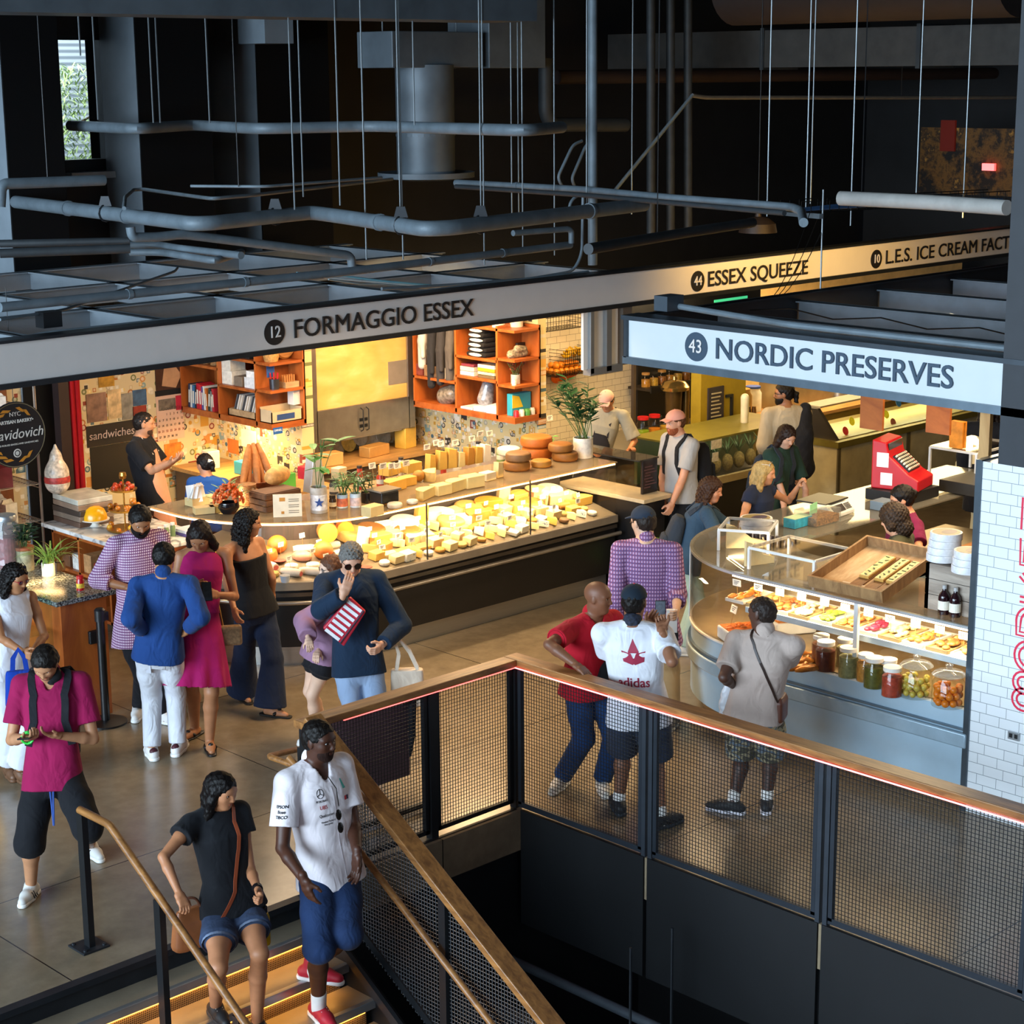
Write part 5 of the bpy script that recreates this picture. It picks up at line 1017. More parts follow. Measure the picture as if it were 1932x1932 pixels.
g_,x_,y_,pn_=p.grip['L'];c=p.onplane(497,1742,.04);t=thing('water_bottle','yellow water bottle carried by the woman on the stairs','bottle',tuple(c-V3(0,0,.13)))
mb=MB();mb.lathe([(0,0),(.036,0),(.038,.01),(.038,.17),(.03,.195),(.022,.20)],c-V3(0,0,.13),20);put('body',mb,M('#e8b90f',.4),t,sm=40);mb=MB();mb.lathe([(.026,.2),(.026,.235),(0,.237)],c-V3(0,0,.13),16);mb.tube([c+V3(0,0,.10)-p.r*.02,c+V3(0,0,.14),c+V3(0,0,.10)+p.r*.02],.007,6);put('cap',mb,M('#17181a',.5),t,sm=40)
mb=MB();mb.prism([(-.006,-.02),(.01,-.02),(.014,.0),(.004,.02),(-.008,.012)],.002,c-p.n*.0385-V3(0,0,.05),p.r,(0,0,1));put('logo',mb,M('#1a1a1c',.5),t)
p=Person('man in white racing shirt and denim shorts walking down the stairs',(605,1880),(602,1361),base=(6.50,8.36),H=1.83,z0=-.456,face=38,head=(50,0),hip=(622,1640),skin_c='#4a2a1c',arms={'R':((533,1600,1),(574,1660,1),{'to':(590,1705,-1),'curl':15}),'L':((668,1560,-1),(674,1612,1),{'to':(672,1660,-1),'curl':15})},feet={'R':(602,1922,25,-.456),'L':(590,1848,62,-.304)},knees={'R':(602,1790,1),'L':(655,1762,1)})
p.body();p.hair('short','#15110f',puff=.022);p.beard('#2a1812',.003);sh=cloth('#f1e8ec',.45);p.top(sh,hem=-.12,sleeve=.68,inf=.02,flare=.05,loose=.016,vneck=.08);p.legs(DENIM('#1c3054'),1.02,inf=.02,loose=.022,name='shorts');p.shoes(M('#b51d30',.5),M('#efedea',.6),high=.05,sock=.14)
F=Field(.006);F.cone(p.N-V3(0,0,.012),p.N+V3(0,0,.03)-p.f*.01,.076,.068,0);F.cone(p.N+p.f*.09-V3(0,0,.02),p.N+p.f*.1+V3(0,0,.05),.03,.05,0,'s');npmesh('collar',[(*F.mesh(),0)],sh,p.root)
def chest(P_,x,t_,body,size,mat,name='shirt_print',bold=.0,y=1):o=P_.tpt(x,t_,y,.03 if y>0 else .026);n_=(P_.tpt(x+.02,t_,y)-P_.tpt(x-.02,t_,y));u=n_*y*1;return text(name,body,size,o+P_.f*.004*y,nrm(u)if y>0 else nrm(-u)*-1 if False else nrm(u),nrm(P_.N-P_.P),mat,P_.root,ext=.0015,bold=bold)
INKS=M('#2a2a30',.6);
def ring(mb,c,u,v,r,w):mb.prism([(r*math.cos(a),r*math.sin(a))for a in[2*PI*i/20 for i in range(20)]]+[((r-w)*math.cos(a),(r-w)*math.sin(a))for a in[2*PI*(20-i)/20 for i in range(20)]],.002,c,u,v)
u_=p.l;v_=nrm(p.N-p.P);c=p.tpt(-.45,.80,1,.034);mb=MB()
for i in range(20):a,b_=2*PI*i/20,2*PI*(i+1)/20;mb.bar(c+u_*.026*math.cos(a)+v_*.026*math.sin(a),c+u_*.026*math.cos(b_)+v_*.026*math.sin(b_),.004,.003)
for i in range(3):a=PI/2+2*PI*i/3;mb.bar(c,c+u_*.024*math.cos(a)+v_*.024*math.sin(a),.006,.003)
put('star_logo',mb,INKS,p.root)
text('shirt_print','PETRONAS',.018,p.tpt(-.45,.735,1,.034),u_,v_,INKS,p.root,ext=.001)
text('shirt_print','UBS',.034,p.tpt(-.42,.675,1,.034),u_,v_,M('#c03a3a',.6),p.root,ext=.001);text('shirt_print','Qualcomm',.026,p.tpt(-.36,.60,1,.034),u_,v_,INKS,p.root,ext=.001);text('shirt_print','Hewlett Packard\nEnterprise',.016,p.tpt(-.34,.53,1,.034),u_,v_,INKS,p.root,ext=.001)
c=p.tpt(.52,.70,1,.034);mb=MB();mb.prism([(-.02,-.013),(0,-.013),(0,.013),(-.02,.013)],.002,c,u_,v_);mb.m=1;mb.prism([(0,-.013),(.02,-.013),(.02,.013),(0,.013)],.002,c,u_,v_);put('flag_logo',mb,[M('#c8202e',.6),M('#20264a',.6)],p.root)
c=p.tpt(.48,.83,1,.034);mb=MB();mb.prism([(-.012,-.03),(.012,-.03),(.006,.03),(-.004,.03)],.002,c,u_,v_);put('teal_logo',mb,M('#3aa79a',.6),p.root)
sv=nrm(p.E['R']-p.S['R']);so=p.S['R']+sv*.11+nrm(np.cross(sv,p.l))*0;out_=nrm(-p.l*.45-p.n*.9);uu=nrm(np.cross(-sv,out_));[text('shirt_print',w_,.024,so+sv*(.03*i)+out_*.1,uu,-sv,INKS,p.root,ext=.001,bold=.0006)for i,w_ in enumerate(('EPSON','Bose','TIBCO'))]
[p.stick(o_)for o_ in list(p.root.children)if o_.name.startswith(('shirt_print','star_logo','flag_logo','teal_logo'))and o_.data.vertices and abs((o_.data.vertices[0].co+p.root.location-Vector(p.S['R'])).length)>.14]
mb=MB();ribbon(mb,p.path([p.tpt(0.02,.9,1,.036),p.tpt(0.0,-.1,1,.05)],.003,14),.004,.002,p.f);put('placket_line',mb,M('#bcb3b8',.6),p.root)
t=thing('sunglasses','dark sunglasses hooked on the white shirt front of the man on the stairs','sunglasses',tuple(p.tpt(.05,.5,1,.05)));mb=MB();c=p.tpt(0.04,.53,1,.05)
for d_ in(.04,-.04):mb.ball(c+v_*d_-u_*.01,(.022,.006,.034),10,6,Matrix((u_,p.f,v_)).transposed())
put('lens',mb,M('#1c1714',.15),t,sm=60);mb=MB();mb.tube([c+v_*.09,c+v_*.2+p.f*.0,p.tpt(.02,.92,1,.03)],.003,6);put('temple_arm',mb,M('#17120f',.3),t)
# ---- by the cheese counter
p=Person('girl in purple hoodie and glasses beside the man in the navy sweater',(603,1400),(620,1049),face=-62,sex='f',head=(-72,6),skin_c='#e0b79c',hip=(612,1222),arms={'L':((574,1172,1),(582,1206,1),{'pn':'down','curl':35}),'R':((610,1205,1),(600,1230,1),{'pn':'down','curl':30})},feet={'L':(594,1398,-50),'R':(614,1390,-40)})
p.body();p.hair('long','#5d3b28',L=.85);p.top(cloth('#9b7690',.5),hem=-.18,sleeve=1.85,inf=.03,flare=.04,loose=.02,name='hoodie');p.legs(cloth('#17171b'),.45,inf=.016,loose=.02,name='shorts');p.shoes(M('#d9d6d2',.6));p.glasses(M('#1c1a1c',.3),glass('#e4e8ec'),r=.10)
F=Field(.007);F.chain([p.N+p.l*.08+p.f*.03,p.N-p.f*.09+V3(0,0,.01),p.N-p.l*.08+p.f*.03],[.03,.045,.03],.02);npmesh('hood',[(*F.mesh(),0)],cloth('#9b7690',.5),p.root)
p=Person('man in navy sweater covering his face with one hand',(690,1428),(664,1032),face=10,head=(8,24),skin_c='#d3a083',hip=(676,1255),H=1.8,arms={'R':((606,1150,1),(648,1120,1),{'to':(664,1080,1),'pn':'back','curl':12}),'L':((758,1180,-1),(722,1216,1),{'to':(698,1236,1),'pn':'in','curl':45})},feet={'R':(668,1428,-5),'L':(712,1430,20)})
p.body();p.hair('crop','#6f6b66',puff=.05);p.top(cloth('#15293f',.5),hem=-.1,sleeve=1.93,inf=.02,flare=.04,name='sweater');p.legs(cloth('#8ea2bf',.4),1.95,name='jeans');p.shoes(M('#6a5a48',.6));p.glasses(M('#17120f',.3),M('#120f0e',.12),r=.12)
t=thing('striped_bag','red and white striped handbag held under the navy sweater man\'s arm','bag',tuple(p.onplane(655,1170,.2)));c=p.onplane(655,1172,.22);u_=nrm(p.r*.62+V3(0,0,.78));v_=nrm(np.cross(-p.n,u_));w3=np.cross(u_,v_)
mb=MB();mb.prism([(-.16,-.09),(.15,-.06),(.17,.10),(-.14,.12)],.05,c,u_,v_,w3);put('bag_body',mb,M('#b81c34',.5),t,bev=.01)
mb=MB();[mb.prism([(-.15+.045*i,-.03),(-.125+.045*i,-.03),(-.12+.045*i,.10),(-.145+.045*i,.10)],.006,c+w3*.05,u_,v_,w3)for i in range(7)];put('white_stripe',mb,M('#e6e4e6',.5),t);mb=MB();mb.bar(c+w3*.055+u_*-.16+v_*-.05,c+w3*.055+u_*.15-v_*.04,.02,.006);put('zip_band',mb,M('#2c3242',.5),t)
t=thing('tote_bag','cream canvas tote bag hanging from the navy sweater man\'s arm','bag',tuple(p.onplane(768,1290,-.02)));c=p.onplane(768,1262,-.02);CAN=cloth('#d6c4b0',.4)
F=Field(.008);F.loft(c-V3(0,0,.30),c,p.r,[0,.1,.9,1],[.12,.13,.125,.12],[.02,.04,.05,.05],ex=4);npmesh('bag_body',[(*F.mesh(),0)],CAN,t);E_=p.E['L']*.45+p.Wr['L']*.55
for d_ in(-.03,.035):mb=MB();ribbon(mb,[c-p.r*.08+p.n*d_,c-p.r*.06+V3(0,0,.12)+p.n*d_,np.array(E_)+V3(0,0,.05),c+p.r*.02+V3(0,0,.14)+p.n*d_,c+p.r*.08+p.n*d_],.026,.004,p.n);put('strap',mb,CAN,t)
# ---- at the railing and the aisle
p=Person('man in plaid shirt and navy cap seen from behind with khaki trousers',(1240,1375),(1211,957),face=176,head=(-138,8),skin_c='#caa083',H=1.82,hip=(1232,1180,0),arms={'L':((1162,1136,1),(1180,1175,-1)),'R':((1278,1122,1),(1276,1150,1),{'pn':'in','curl':50})},feet={'L':(1222,1376,-170),'R':(1266,1374,165)})
p.body();p.hair('short','#2a211c',puff=.02);p.cap(cloth('#232f3f',.2));pl=plaid('#a98fb4','#7a4a6a','#554a78',.03);p.top(pl,hem=-.22,sleeve=1.5,inf=.018,flare=.06);p.legs(cloth('#b39468',.5),1.95,inf=.015,loose=.015);p.shoes(M('#8a8478',.6),M('#d9d5cc',.6));p.glasses(M('#2c2018',.3),glass('#dfe4e8'))
F=Field(.006);F.cone(p.N-V3(0,0,.0),p.N+V3(0,0,.04),.07,.062,0);npmesh('collar',[(*F.mesh(),0)],pl,p.root)
g_=p.grip['R'][0];t=thing('shopping_bag','white and black paper bag carried by the plaid shirt man','bag',tuple(g_-V3(0,0,.18)));mb=MB();mb.box(g_-V3(0,0,.06),(.03,.08,.2),YAW);put('bag_body',mb,M('#e6e2da',.6),t);mb=MB();mb.box(g_-V3(0,0,.17),(.05,.1,.06),YAW);put('black_band',mb,M('#15151a',.5),t)
p=Person('man in bright red polo leaning on the railing',(1092,1500),(1130,1098),H=1.76,face=40,head=(66,2),hip=(1108,1288,-.06),skin_c='#7a4f38',arms={'R':((1036,1216,1),(1086,1254,1),{'pn':'down','curl':20}),'L':((1185,1205,-1),(1170,1255,-1))},feet={'R':(1060,1484,-22),'L':(1136,1490,8)})
p.body();sh=cloth('#b01226',.5);p.top(sh,hem=-.16,sleeve=.66,inf=.02,flare=.05,vneck=.05);p.legs(DENIM('#1a3a66'),1.95,inf=.014,loose=.014);p.shoes(M('#e2dfd6',.6),M('#f0eee8',.6))
F=Field(.006);F.cone(p.N-V3(0,0,.012),p.N+V3(0,0,.028)-p.f*.005,.074,.066,0);F.cone(p.N+p.f*.09-V3(0,0,.02),p.N+p.f*.1+V3(0,0,.05),.03,.045,0,'s');npmesh('collar',[(*F.mesh(),0)],sh,p.root)
for sd in 'LR':d_=nrm(p.E[sd]-p.S[sd]);e_=p.S[sd]+(p.E[sd]-p.S[sd])*.66;mb=MB();mb.tube([e_-d_*.014,e_+d_*.004],.068,20,cap=False);put('sleeve_cuff',mb,M('#15151a',.7),p.root,sm=60)
t=thing('sling_bag','black sling bag across the red polo man\'s chest','bag',tuple(p.tpt(.1,.2,1,.05)));F=Field(.007);F.chain([p.tpt(-.1,.05,1,.05),p.tpt(.25,.25,1,.055),p.tpt(.5,.45,1,.05)],[.05,.06,.035],.02);npmesh('bag_body',[(*F.mesh(),0)],cloth('#17181c',.3),t)
mb=MB();ribbon(mb,[p.tpt(.5,.45,1,.04),p.tpt(.6,.75,1,.03),p.N+p.l*.1+V3(0,0,.02)],.04,.006,p.f);put('strap',mb,cloth('#17181c',.3),t)
mb=MB();[mb.tube([p.tpt(.12,z,1,.03)+(p.l*math.cos(a)+nrm(p.N-p.P)*math.sin(a))*.024 for a in[2*PI*i/12 for i in range(13)]],.004,5)for z in(.62,.50)];put('hanging_glasses',mb,M('#b08a40',.35,.6),p.root)
p=Person('man in white tee with red trefoil holding up a phone',(1210,1548),(1197,1105),H=1.78,face=178,head=(166,2),hip=(1204,1330,0),skin_c='#8a5c42',g=1.06,arms={'R':((1268,1248,1),(1250,1190,-1),{'to':(1246,1160,-1),'pn':'back','curl':75}),'L':((1150,1240,-1),(1222,1185,-1),{'to':(1234,1160,-1),'pn':'back','curl':30})},feet={'L':(1168,1532,-165),'R':(1246,1562,130)})
p.body();p.hair('short','#17120f',puff=.015);p.cap(cloth('#1b2733',.2),M('#c0162c',.6));wt_=cloth('#dcdde4',.45);p.top(wt_,hem=-.2,sleeve=.72,inf=.02,flare=.06);p.legs(DENIM('#2c3446'),1.0,inf=.02,loose=.03,name='shorts');p.shoes(M('#1c1d22',.6),M('#2f3640',.6),sock=.05)
BURG=M('#9a2440',.6);u_=-p.l;v_=nrm(p.N-p.P);w_=np.cross(u_,v_);c=p.tpt(0,.60,-1,.03);mb=MB()
for an,ln in((0,.17),(.80,.13),(-.80,.13)):
 d_=v_*math.cos(an)+u_*math.sin(an);s_=u_*math.cos(an)-v_*math.sin(an);pts=[(-.012,0),(-.04,ln*.5),(0,ln),(.04,ln*.5),(.012,0)];mb.prism(pts,.003,c-w_*.001,s_,d_,w_)
put('trefoil_print',mb,BURG,p.root);mb=MB();[mb.bar(c-u_*(.11-.016*i)+v_*(.02-.024*i)+w_*.004,c+u_*(.11-.016*i)+v_*(.008-.024*i)+w_*.004,.005,.003)for i in range(3)];put('stripe_print',mb,wt_,p.root)
text('shirt_print','adidas',.10,p.tpt(0.05,.36,-1,.034),u_,v_,BURG,p.root,ext=.001,bold=.001,shear=0)
F=Field(.006);F.cone(p.N-V3(0,0,.01),p.N+V3(0,0,.035),.071,.066,0);F.wob(.004,80);npmesh('bandana',[(*F.mesh(),0)],M('#1a2030',.8,var=.9,vs=60),p.root)
[p.stick(o_,.003)for o_ in list(p.root.children)if o_.name.startswith(('trefoil','shirt_print'))];[p.stick(o_,.005)for o_ in list(p.root.children)if o_.name.startswith('stripe_print')]
phone(p.onplane(1246,1152,-.40),p.r,V3(0,0,1)-p.n*.1,'phone held up by the man in the white trefoil tee',screen='#55616e',glow=.25)
mb=MB();mb.bar(p.hj['L']+p.l*.105,p.K['L']+p.l*.075,.02,.004);put('side_stripe',mb,M('#e4e4e6',.6),p.root)
p=Person('man in beige polo and camouflage shorts facing the preserves counter',(1412,1534),(1436,1127),H=1.72,face=168,head=(-122,4),hip=(1422,1342,0),skin_c='#4e3226',g=1.08,belly=.02,arms={'L':((1366,1278,1),(1388,1296,-1)),'R':((1482,1250,-1),(1466,1296,-1))},feet={'L':(1382,1534,-105),'R':(1446,1530,178)})
p.body();p.hair('short','#2a201b',puff=.012);sh=cloth('#b3a197',.5);p.top(sh,hem=-.06,sleeve=.74,inf=.02,flare=.05)
m,nt,b=base('camo',.85);v_=nt.add('ShaderNodeTexNoise',i_Scale=11,i_Detail=1.5);nt.link(coords(nt),v_.inputs[0]);r_=ramp(nt,v_.outputs[0],(0,'#4c4a3c'),(.42,'#8d8468'),(.5,'#5d6b78'),(.58,'#a59a7c'),(.66,'#3d3a30'));r_.node.color_ramp.interpolation='CONSTANT';nt.link(r_,b.inputs['Base Color'])
p.legs(m,1.0,inf=.018,loose=.035,name='shorts');p.shoes(M('#1f2024',.6),M('#e6e4ee',.6),sock=.07)
F=Field(.006);F.cone(p.N-V3(0,0,.0),p.N+V3(0,0,.04),.074,.066,0);npmesh('collar',[(*F.mesh(),0)],sh,p.root);F=Field(.007);F.loft(p.P,p.N,p.l,[-.02,.06],[.185,.185],[.142,.142],ex=2.6);npmesh('belt',[(*F.mesh(),0)],M('#191715',.5),p.root)
t=thing('shoulder_bag','brown leather shoulder bag on the beige polo man\'s hip','bag',tuple(p.onplane(1474,1345,0)));c=p.onplane(1474,1332,.02);F=Field(.007);F.loft(c-V3(0,0,.10),c+V3(0,0,.08),p.f,[0,.1,.8,1],[.09,.1,.1,.08],[.025,.035,.035,.02],ex=4);npmesh('bag_body',[(*F.mesh(),0)],M('#5a2e1c',.45,var=.15),t)
mb=MB();ribbon(mb,[c+V3(0,0,.08)]+p.path([p.tpt(-.86,.2,-1,.03),p.tpt(-.3,.6,-1,.03),p.tpt(.35,.92,-1,.03),p.N+p.l*.08+V3(0,0,.05)],.006),.016,.004,-p.f);put('strap',mb,M('#2b1a14',.5),t)
t=thing('plastic_bag','small clear white plastic bag hanging by the beige polo man','bag',tuple(p.onplane(1370,1345,0)));c=p.onplane(1371,1320,.0);F=Field(.007);F.loft(c-V3(0,0,.10),c+V3(0,0,.12),p.r,[0,.2,.7,1],[.05,.055,.04,.012],[.03,.04,.025,.01],ex=2.5);F.wob(.004,60);npmesh('bag_body',[(*F.mesh(),0)],M('#dfe3ea',.25),t)
p=Person('man in pink cap with black backpack standing by the juice counter',(1284,1100),(1272,776),face=-52,head=(-58,6),skin_c='#cf9474',arms={'L':((1287,905,1),(1268,950,1),{'curl':40}),'R':((1250,900,-1),(1252,945,1))},feet={'L':(1292,1100,-30),'R':(1278,1094,-70)},vox=.008)
p.body();p.hair('short','#5a3a26',puff=.015);p.beard('#8f4b2c',.008);p.cap(cloth('#dd9a85',.2));p.top(cloth('#a6a29e',.4),hem=-.1,sleeve=.7,inf=.018,flare=.05);p.legs(cloth('#15161a',.3),.85,inf=.018,loose=.025,name='shorts');p.shoes(M('#e2dfda',.6),M('#efede8',.6),sock=.04);backpack(p,cloth('#17181c',.3),'black backpack worn by the man in the pink cap',w=.30,h=.5,d=.2)
# ---- customers beyond the preserves counter
p=Person('woman with curly brown hair and denim top at the counter end',None,(1347,903),base=(12.45,10.62),H=1.63,face=98,sex='f',head=(72,10),skin_c='#c98a68',arms={'R':((1358,1020,1),(1385,1003,-1)),'L':((1390,1010,-1),(1400,1000,1))},vox=.008)
p.body();p.hair('curly','#3a2418',L=1.1,puff=.07);p.top(DENIM('#2c4358'),hem=-.1,sleeve=.9,inf=.02,flare=.05);p.legs(cloth('#9fb5a8',.4),1.95,loose=.02);p.shoes(M('#d9d5cc',.6));backpack(p,cloth('#27303c',.3),'slate blue backpack worn by the curly haired woman',w=.27,h=.4,d=.15)
p=Person('blonde woman pointing over the preserves counter',None,(1447,871),base=(13.55,10.66),H=1.66,face=62,sex='f',head=(78,8),skin_c='#dc9f78',arms={'L':((1488,945,-1),(1508,915,1),{'to':(1516,898,1),'pn':'front','curl':[15,60,65,65]}),'R':((1398,990,1),(1432,1000,-1))},vox=.008)
p.body();p.hair('long','#b99a62',L=1.25);p.top(cloth('#26304a',.4),hem=-.1,sleeve=.25,inf=.018,yoke=.8);p.legs(cloth('#26262c'),1.95);p.shoes(M('#3a3a3c',.6));p.glasses(M('#e8e0d4',.3),M('#2a2420',.15),up=.40,r=.10)
p=Person('dark haired woman in green tee leaning in behind the blonde woman',None,(1490,807),base=(14.75,11.45),H=1.68,face=45,sex='f',head=(38,24),skin_c='#d3a084',arms={'R':((1478,935,1),(1480,975,1)),'L':((1520,925,-1),(1520,960,1))},vox=.008)
p.body();p.hair('long','#2c1d17',L=.75,puff=.06);p.top(cloth('#22382f',.4),hem=-.1,sleeve=.7,inf=.02);p.legs(DENIM('#2a3348'),1.95);p.shoes(M('#3a3a3c',.6));backpack(p,cloth('#2b3038',.3),'dark grey backpack on the woman in the green tee',w=.28,h=.42,d=.16)
p=Person('man in beige shirt with long ponytail facing the kitchen',None,(1479,723),base=(16.15,12.35),H=1.80,face=-165,head=(-88,0),skin_c='#8f5f40',arms={'L':((1442,840,1),(1450,870,-1)),'R':((1515,850,1),(1512,890,1))},vox=.009)
p.body();p.hair('ponytail','#14100e',L=1.5);p.beard('#17120f',.01);p.top(cloth('#a59880',.5),hem=-.25,sleeve=1.6,inf=.022,flare=.06,loose=.02);p.legs(cloth('#1b1c22'),1.95);p.shoes(M('#2a2a2a',.6));p.glasses(M('#201a16',.3),None)
t=thing('jacket','black jacket draped over the beige shirt man\'s shoulder','jacket',tuple(p.tpt(-.7,.2,-1,.05)));F=Field(.01);F.chain([p.S['R']+V3(0,0,.05),p.tpt(-.75,.55,-1,.06),p.tpt(-.6,.0,-1,.09),p.tpt(-.35,-.25,-1,.08)],[.07,.10,.12,.05],.04);F.wob(.008,25);npmesh('jacket_body',[(*F.mesh(),0)],cloth('#18181c',.5),t)
p=Person('shopper in long black coat carrying bags by the ice cream counter',None,None,base=(17.25,10.55),H=1.72,face=165,head=(165,0),skin_c='#c08e6e',vox=.01,fine=False)
p.body();p.hair('long','#1c1513',L=1);p.top(cloth('#16161a',.4),hem=-.6,sleeve=1.9,inf=.025,flare=.05,name='coat');p.legs(cloth('#c9c2a2',.4),1.95,loose=.02);p.shoes(M('#7a7468',.6))
b_=p.tpt(-1.35,-.55,0,.1);t=thing('plastic_bag','pale plastic carrier bag hanging beside the black coat shopper','bag',tuple(b_));F=Field(.01);F.loft(b_-V3(0,0,.25),b_+V3(0,0,.3),p.r,[0,.2,.5,1],[.12,.17,.13,.03],[.08,.1,.08,.02],ex=2.2);F.wob(.008,40);npmesh('bag_body',[(*F.mesh(),0)],M('#cdbf8e',.4),t)
b_=p.tpt(1.3,.1,0,.1);t=thing('tote_bag','cream tote bag on the black coat shopper\'s left side','bag',tuple(b_));F=Field(.01);F.loft(b_-V3(0,0,.2),b_+V3(0,0,.15),p.r,[0,.2,.8,1],[.10,.12,.11,.08],[.05,.07,.06,.03],ex=3);npmesh('bag_body',[(*F.mesh(),0)],M('#c3b58a',.6),t)
p=Person('bare armed woman in black top at the far right of the stall',None,None,base=(17.0,9.55),H=1.68,face=170,sex='f',head=(170,0),skin_c='#c98f6a',vox=.01,fine=False)
p.body();p.hair('bun','#1c1513');p.top(cloth('#141318',.4),hem=-.1,sleeve=0,strap=True,inf=.014);p.legs(cloth('#15151a'),1.95);p.shoes(M('#2a2a2a',.6))
# ---- stall keepers
p=Person('stall keeper in maroon tee and glasses inside the preserves stall',None,(1697,918),base=(13.05,8.85),H=1.72,face=-70,sex='f',head=(-80,12),skin_c='#c98e6c',arms={'L':((1735,1040,1),(1690,1062,1)),'R':((1690,1035,-1),(1660,1050,1))},vox=.008)
p.body();p.hair('bun','#14100f',puff=.05);p.top(cloth('#6e1440',.4),hem=-.1,sleeve=.7,inf=.02);p.legs(cloth('#15161a'),1.95);p.shoes(M('#2a2a2a',.6));p.glasses(M('#1b1614',.3),glass('#e4e8ec'))
p=Person('curly haired stall keeper in olive tee inside the preserves stall',None,(1680,954),base=(12.45,8.42),H=1.72,face=-100,head=(-112,14),skin_c='#d5a184',arms={'L':((1655,1075,1),(1645,1035,-1)),'R':((1690,1075,-1),(1660,1055,1))},vox=.008)
p.body();p.hair('curly','#33261d',L=.0,puff=.11);p.top(cloth('#43432f',.4),hem=-.1,sleeve=.7,inf=.02);p.legs(cloth('#1b1c22'),1.95);p.shoes(M('#2a2a2a',.6))
p=Person('cashier in pale pink cap and grey tee with dark apron',None,(1142,742),base=(14.55,13.75),H=1.66,face=-8,sex='f',head=(-16,30),skin_c='#a8704c',arms={'R':((1108,830,1),(1120,850,1)),'L':((1198,832,1),(1186,850,1),{'to':(1198,842,1),'pn':'down'})},vox=.008)
p.body();p.hair('bun','#1c1512');p.cap(cloth('#c79a8c',.2));p.top(cloth('#8d8a7c',.4),hem=-.1,sleeve=.9,inf=.02,loose=.02);p.legs(cloth('#1b1c22'),1.95);p.shoes(M('#2a2a2a',.6));ap=cloth('#1b1c24',.3)
F=Field(.008);F.loft(p.P,p.N,p.l,[-.5,.1,.5,.62],[.2,.19,.15,.10],[.165,.16,.15,.145],ex=2.6);F.cut(p.P-p.f*.0+p.f*.02,-p.f);npmesh('apron',[(*F.mesh(),0)],ap,p.root);mb=MB();[ribbon(mb,[p.tpt(.5*s_,.6,1,.03),p.tpt(.45*s_,.8,1,.03),p.N+p.l*.08*s_+V3(0,0,.03)],.02,.004,p.f)for s_ in(-1,1)];put('apron_strap',mb,ap,p.root)
p=Person('chef in black tee with pale apron standing before the chalkboard',None,(272,778),base=(10.45,16.02),H=1.82,face=72,head=(84,2),skin_c='#c08a68',arms={'R':((286,888,1),(322,872,1),{'pn':'up','curl':15}),'L':((310,880,-1),(330,868,1),{'pn':'up','curl':20})},vox=.008)
p.body();p.hair('short','#231d1a',puff=.008);p.beard('#4a352a',.002);p.top(cloth('#15171d',.4),hem=-.12,sleeve=.8,inf=.02);p.legs(cloth('#131419'),1.95);p.shoes(M('#2a2a2a',.6));ap=cloth('#d99a7c',.3)
F=Field(.008);F.loft(p.P,p.N,p.l,[-.75,.1,.5,.78],[.2,.185,.15,.10],[.165,.158,.155,.145],ex=2.6);F.cut(p.P+p.f*.02,-p.f);npmesh('apron',[(*F.mesh(),0)],ap,p.root);mb=MB();[ribbon(mb,[p.tpt(.45*s_,.76,1,.03),p.N+p.l*.07*s_+p.f*.05+V3(0,0,.02),p.N-p.f*.06+V3(0,0,.03)],.018,.004,p.f)for s_ in(-1,1)];ribbon(mb,[p.tpt(-.9,.14,1,.02),p.tpt(-1,.15,1,.02),p.tpt(-.7,.15,-1,.02),p.tpt(0,.14,-1,.025)],.016,.004,(0,0,1));put('apron_strap',mb,M('#e0d6cc',.8),p.root)
p=Person('woman with dark ponytail in blue top bending behind the cheese counter',None,(383,857),base=(10.95,15.0),H=1.6,face=160,sex='f',head=(-140,12),skin_c='#b98060',hip=(395,985,0),vox=.008)
p.body();p.hair('ponytail','#15100e',L=.9);p.top(cloth('#1f4a8a',.4),hem=-.1,sleeve=.8,inf=.02);p.legs(cloth('#22242c'),1.95);p.shoes(M('#2a2a2a',.6));mb=MB();mb.tube([p.hp(-.47,-.14,.02),p.hp(-.56,0,.10),p.hp(-.47,.14,.18)],.018,8);put('hair_clip',mb,M('#cfc9bd',.4),p.root)
# ================================================================ GOODS: cheeses, price cards, food, plants
GL2=glass('#f2f4f2',.8,'jar_glass')
def solo(name,label,cat,mb,mats,loc,rz=0.0,group=None,sm=30,bev=0.0):
 o=put(name,mb,mats,label=label,cat=cat,group=group,local=True,sm=sm,bev=bev);o.location=loc;o.rotation_euler=(0,0,rz);return o
PASTE={'pale yellow':'#e6cf8c','golden':'#d9ac4e','cream white':'#efe6cc','orange':'#d9862c','amber':'#c08a3a','blue veined':'#e2dcc6','brown rinded':'#d8c088'}
RINDC={'pale yellow':'#c4a258','golden':'#a8762c','cream white':'#e6dcc4','orange':'#b8621a','amber':'#8a5a22','blue veined':'#c9c0a8','brown rinded':'#7c5a36'}
def paste_mat(t):
 if t!='blue veined':return M(PASTE[t],.5,var=.07,vs=12,bmp=.06,bs=60)
 k=('bluev',)
 if k not in MATS:m,nt,b=base('blue_veined',.5);nt.link(ramp(nt,noise(nt,30,3),(.36,'#6f7a86'),(.44,'#e2dcc6')),b.inputs['Base Color']);MATS[k]=m
 return MATS[k]
CH={}
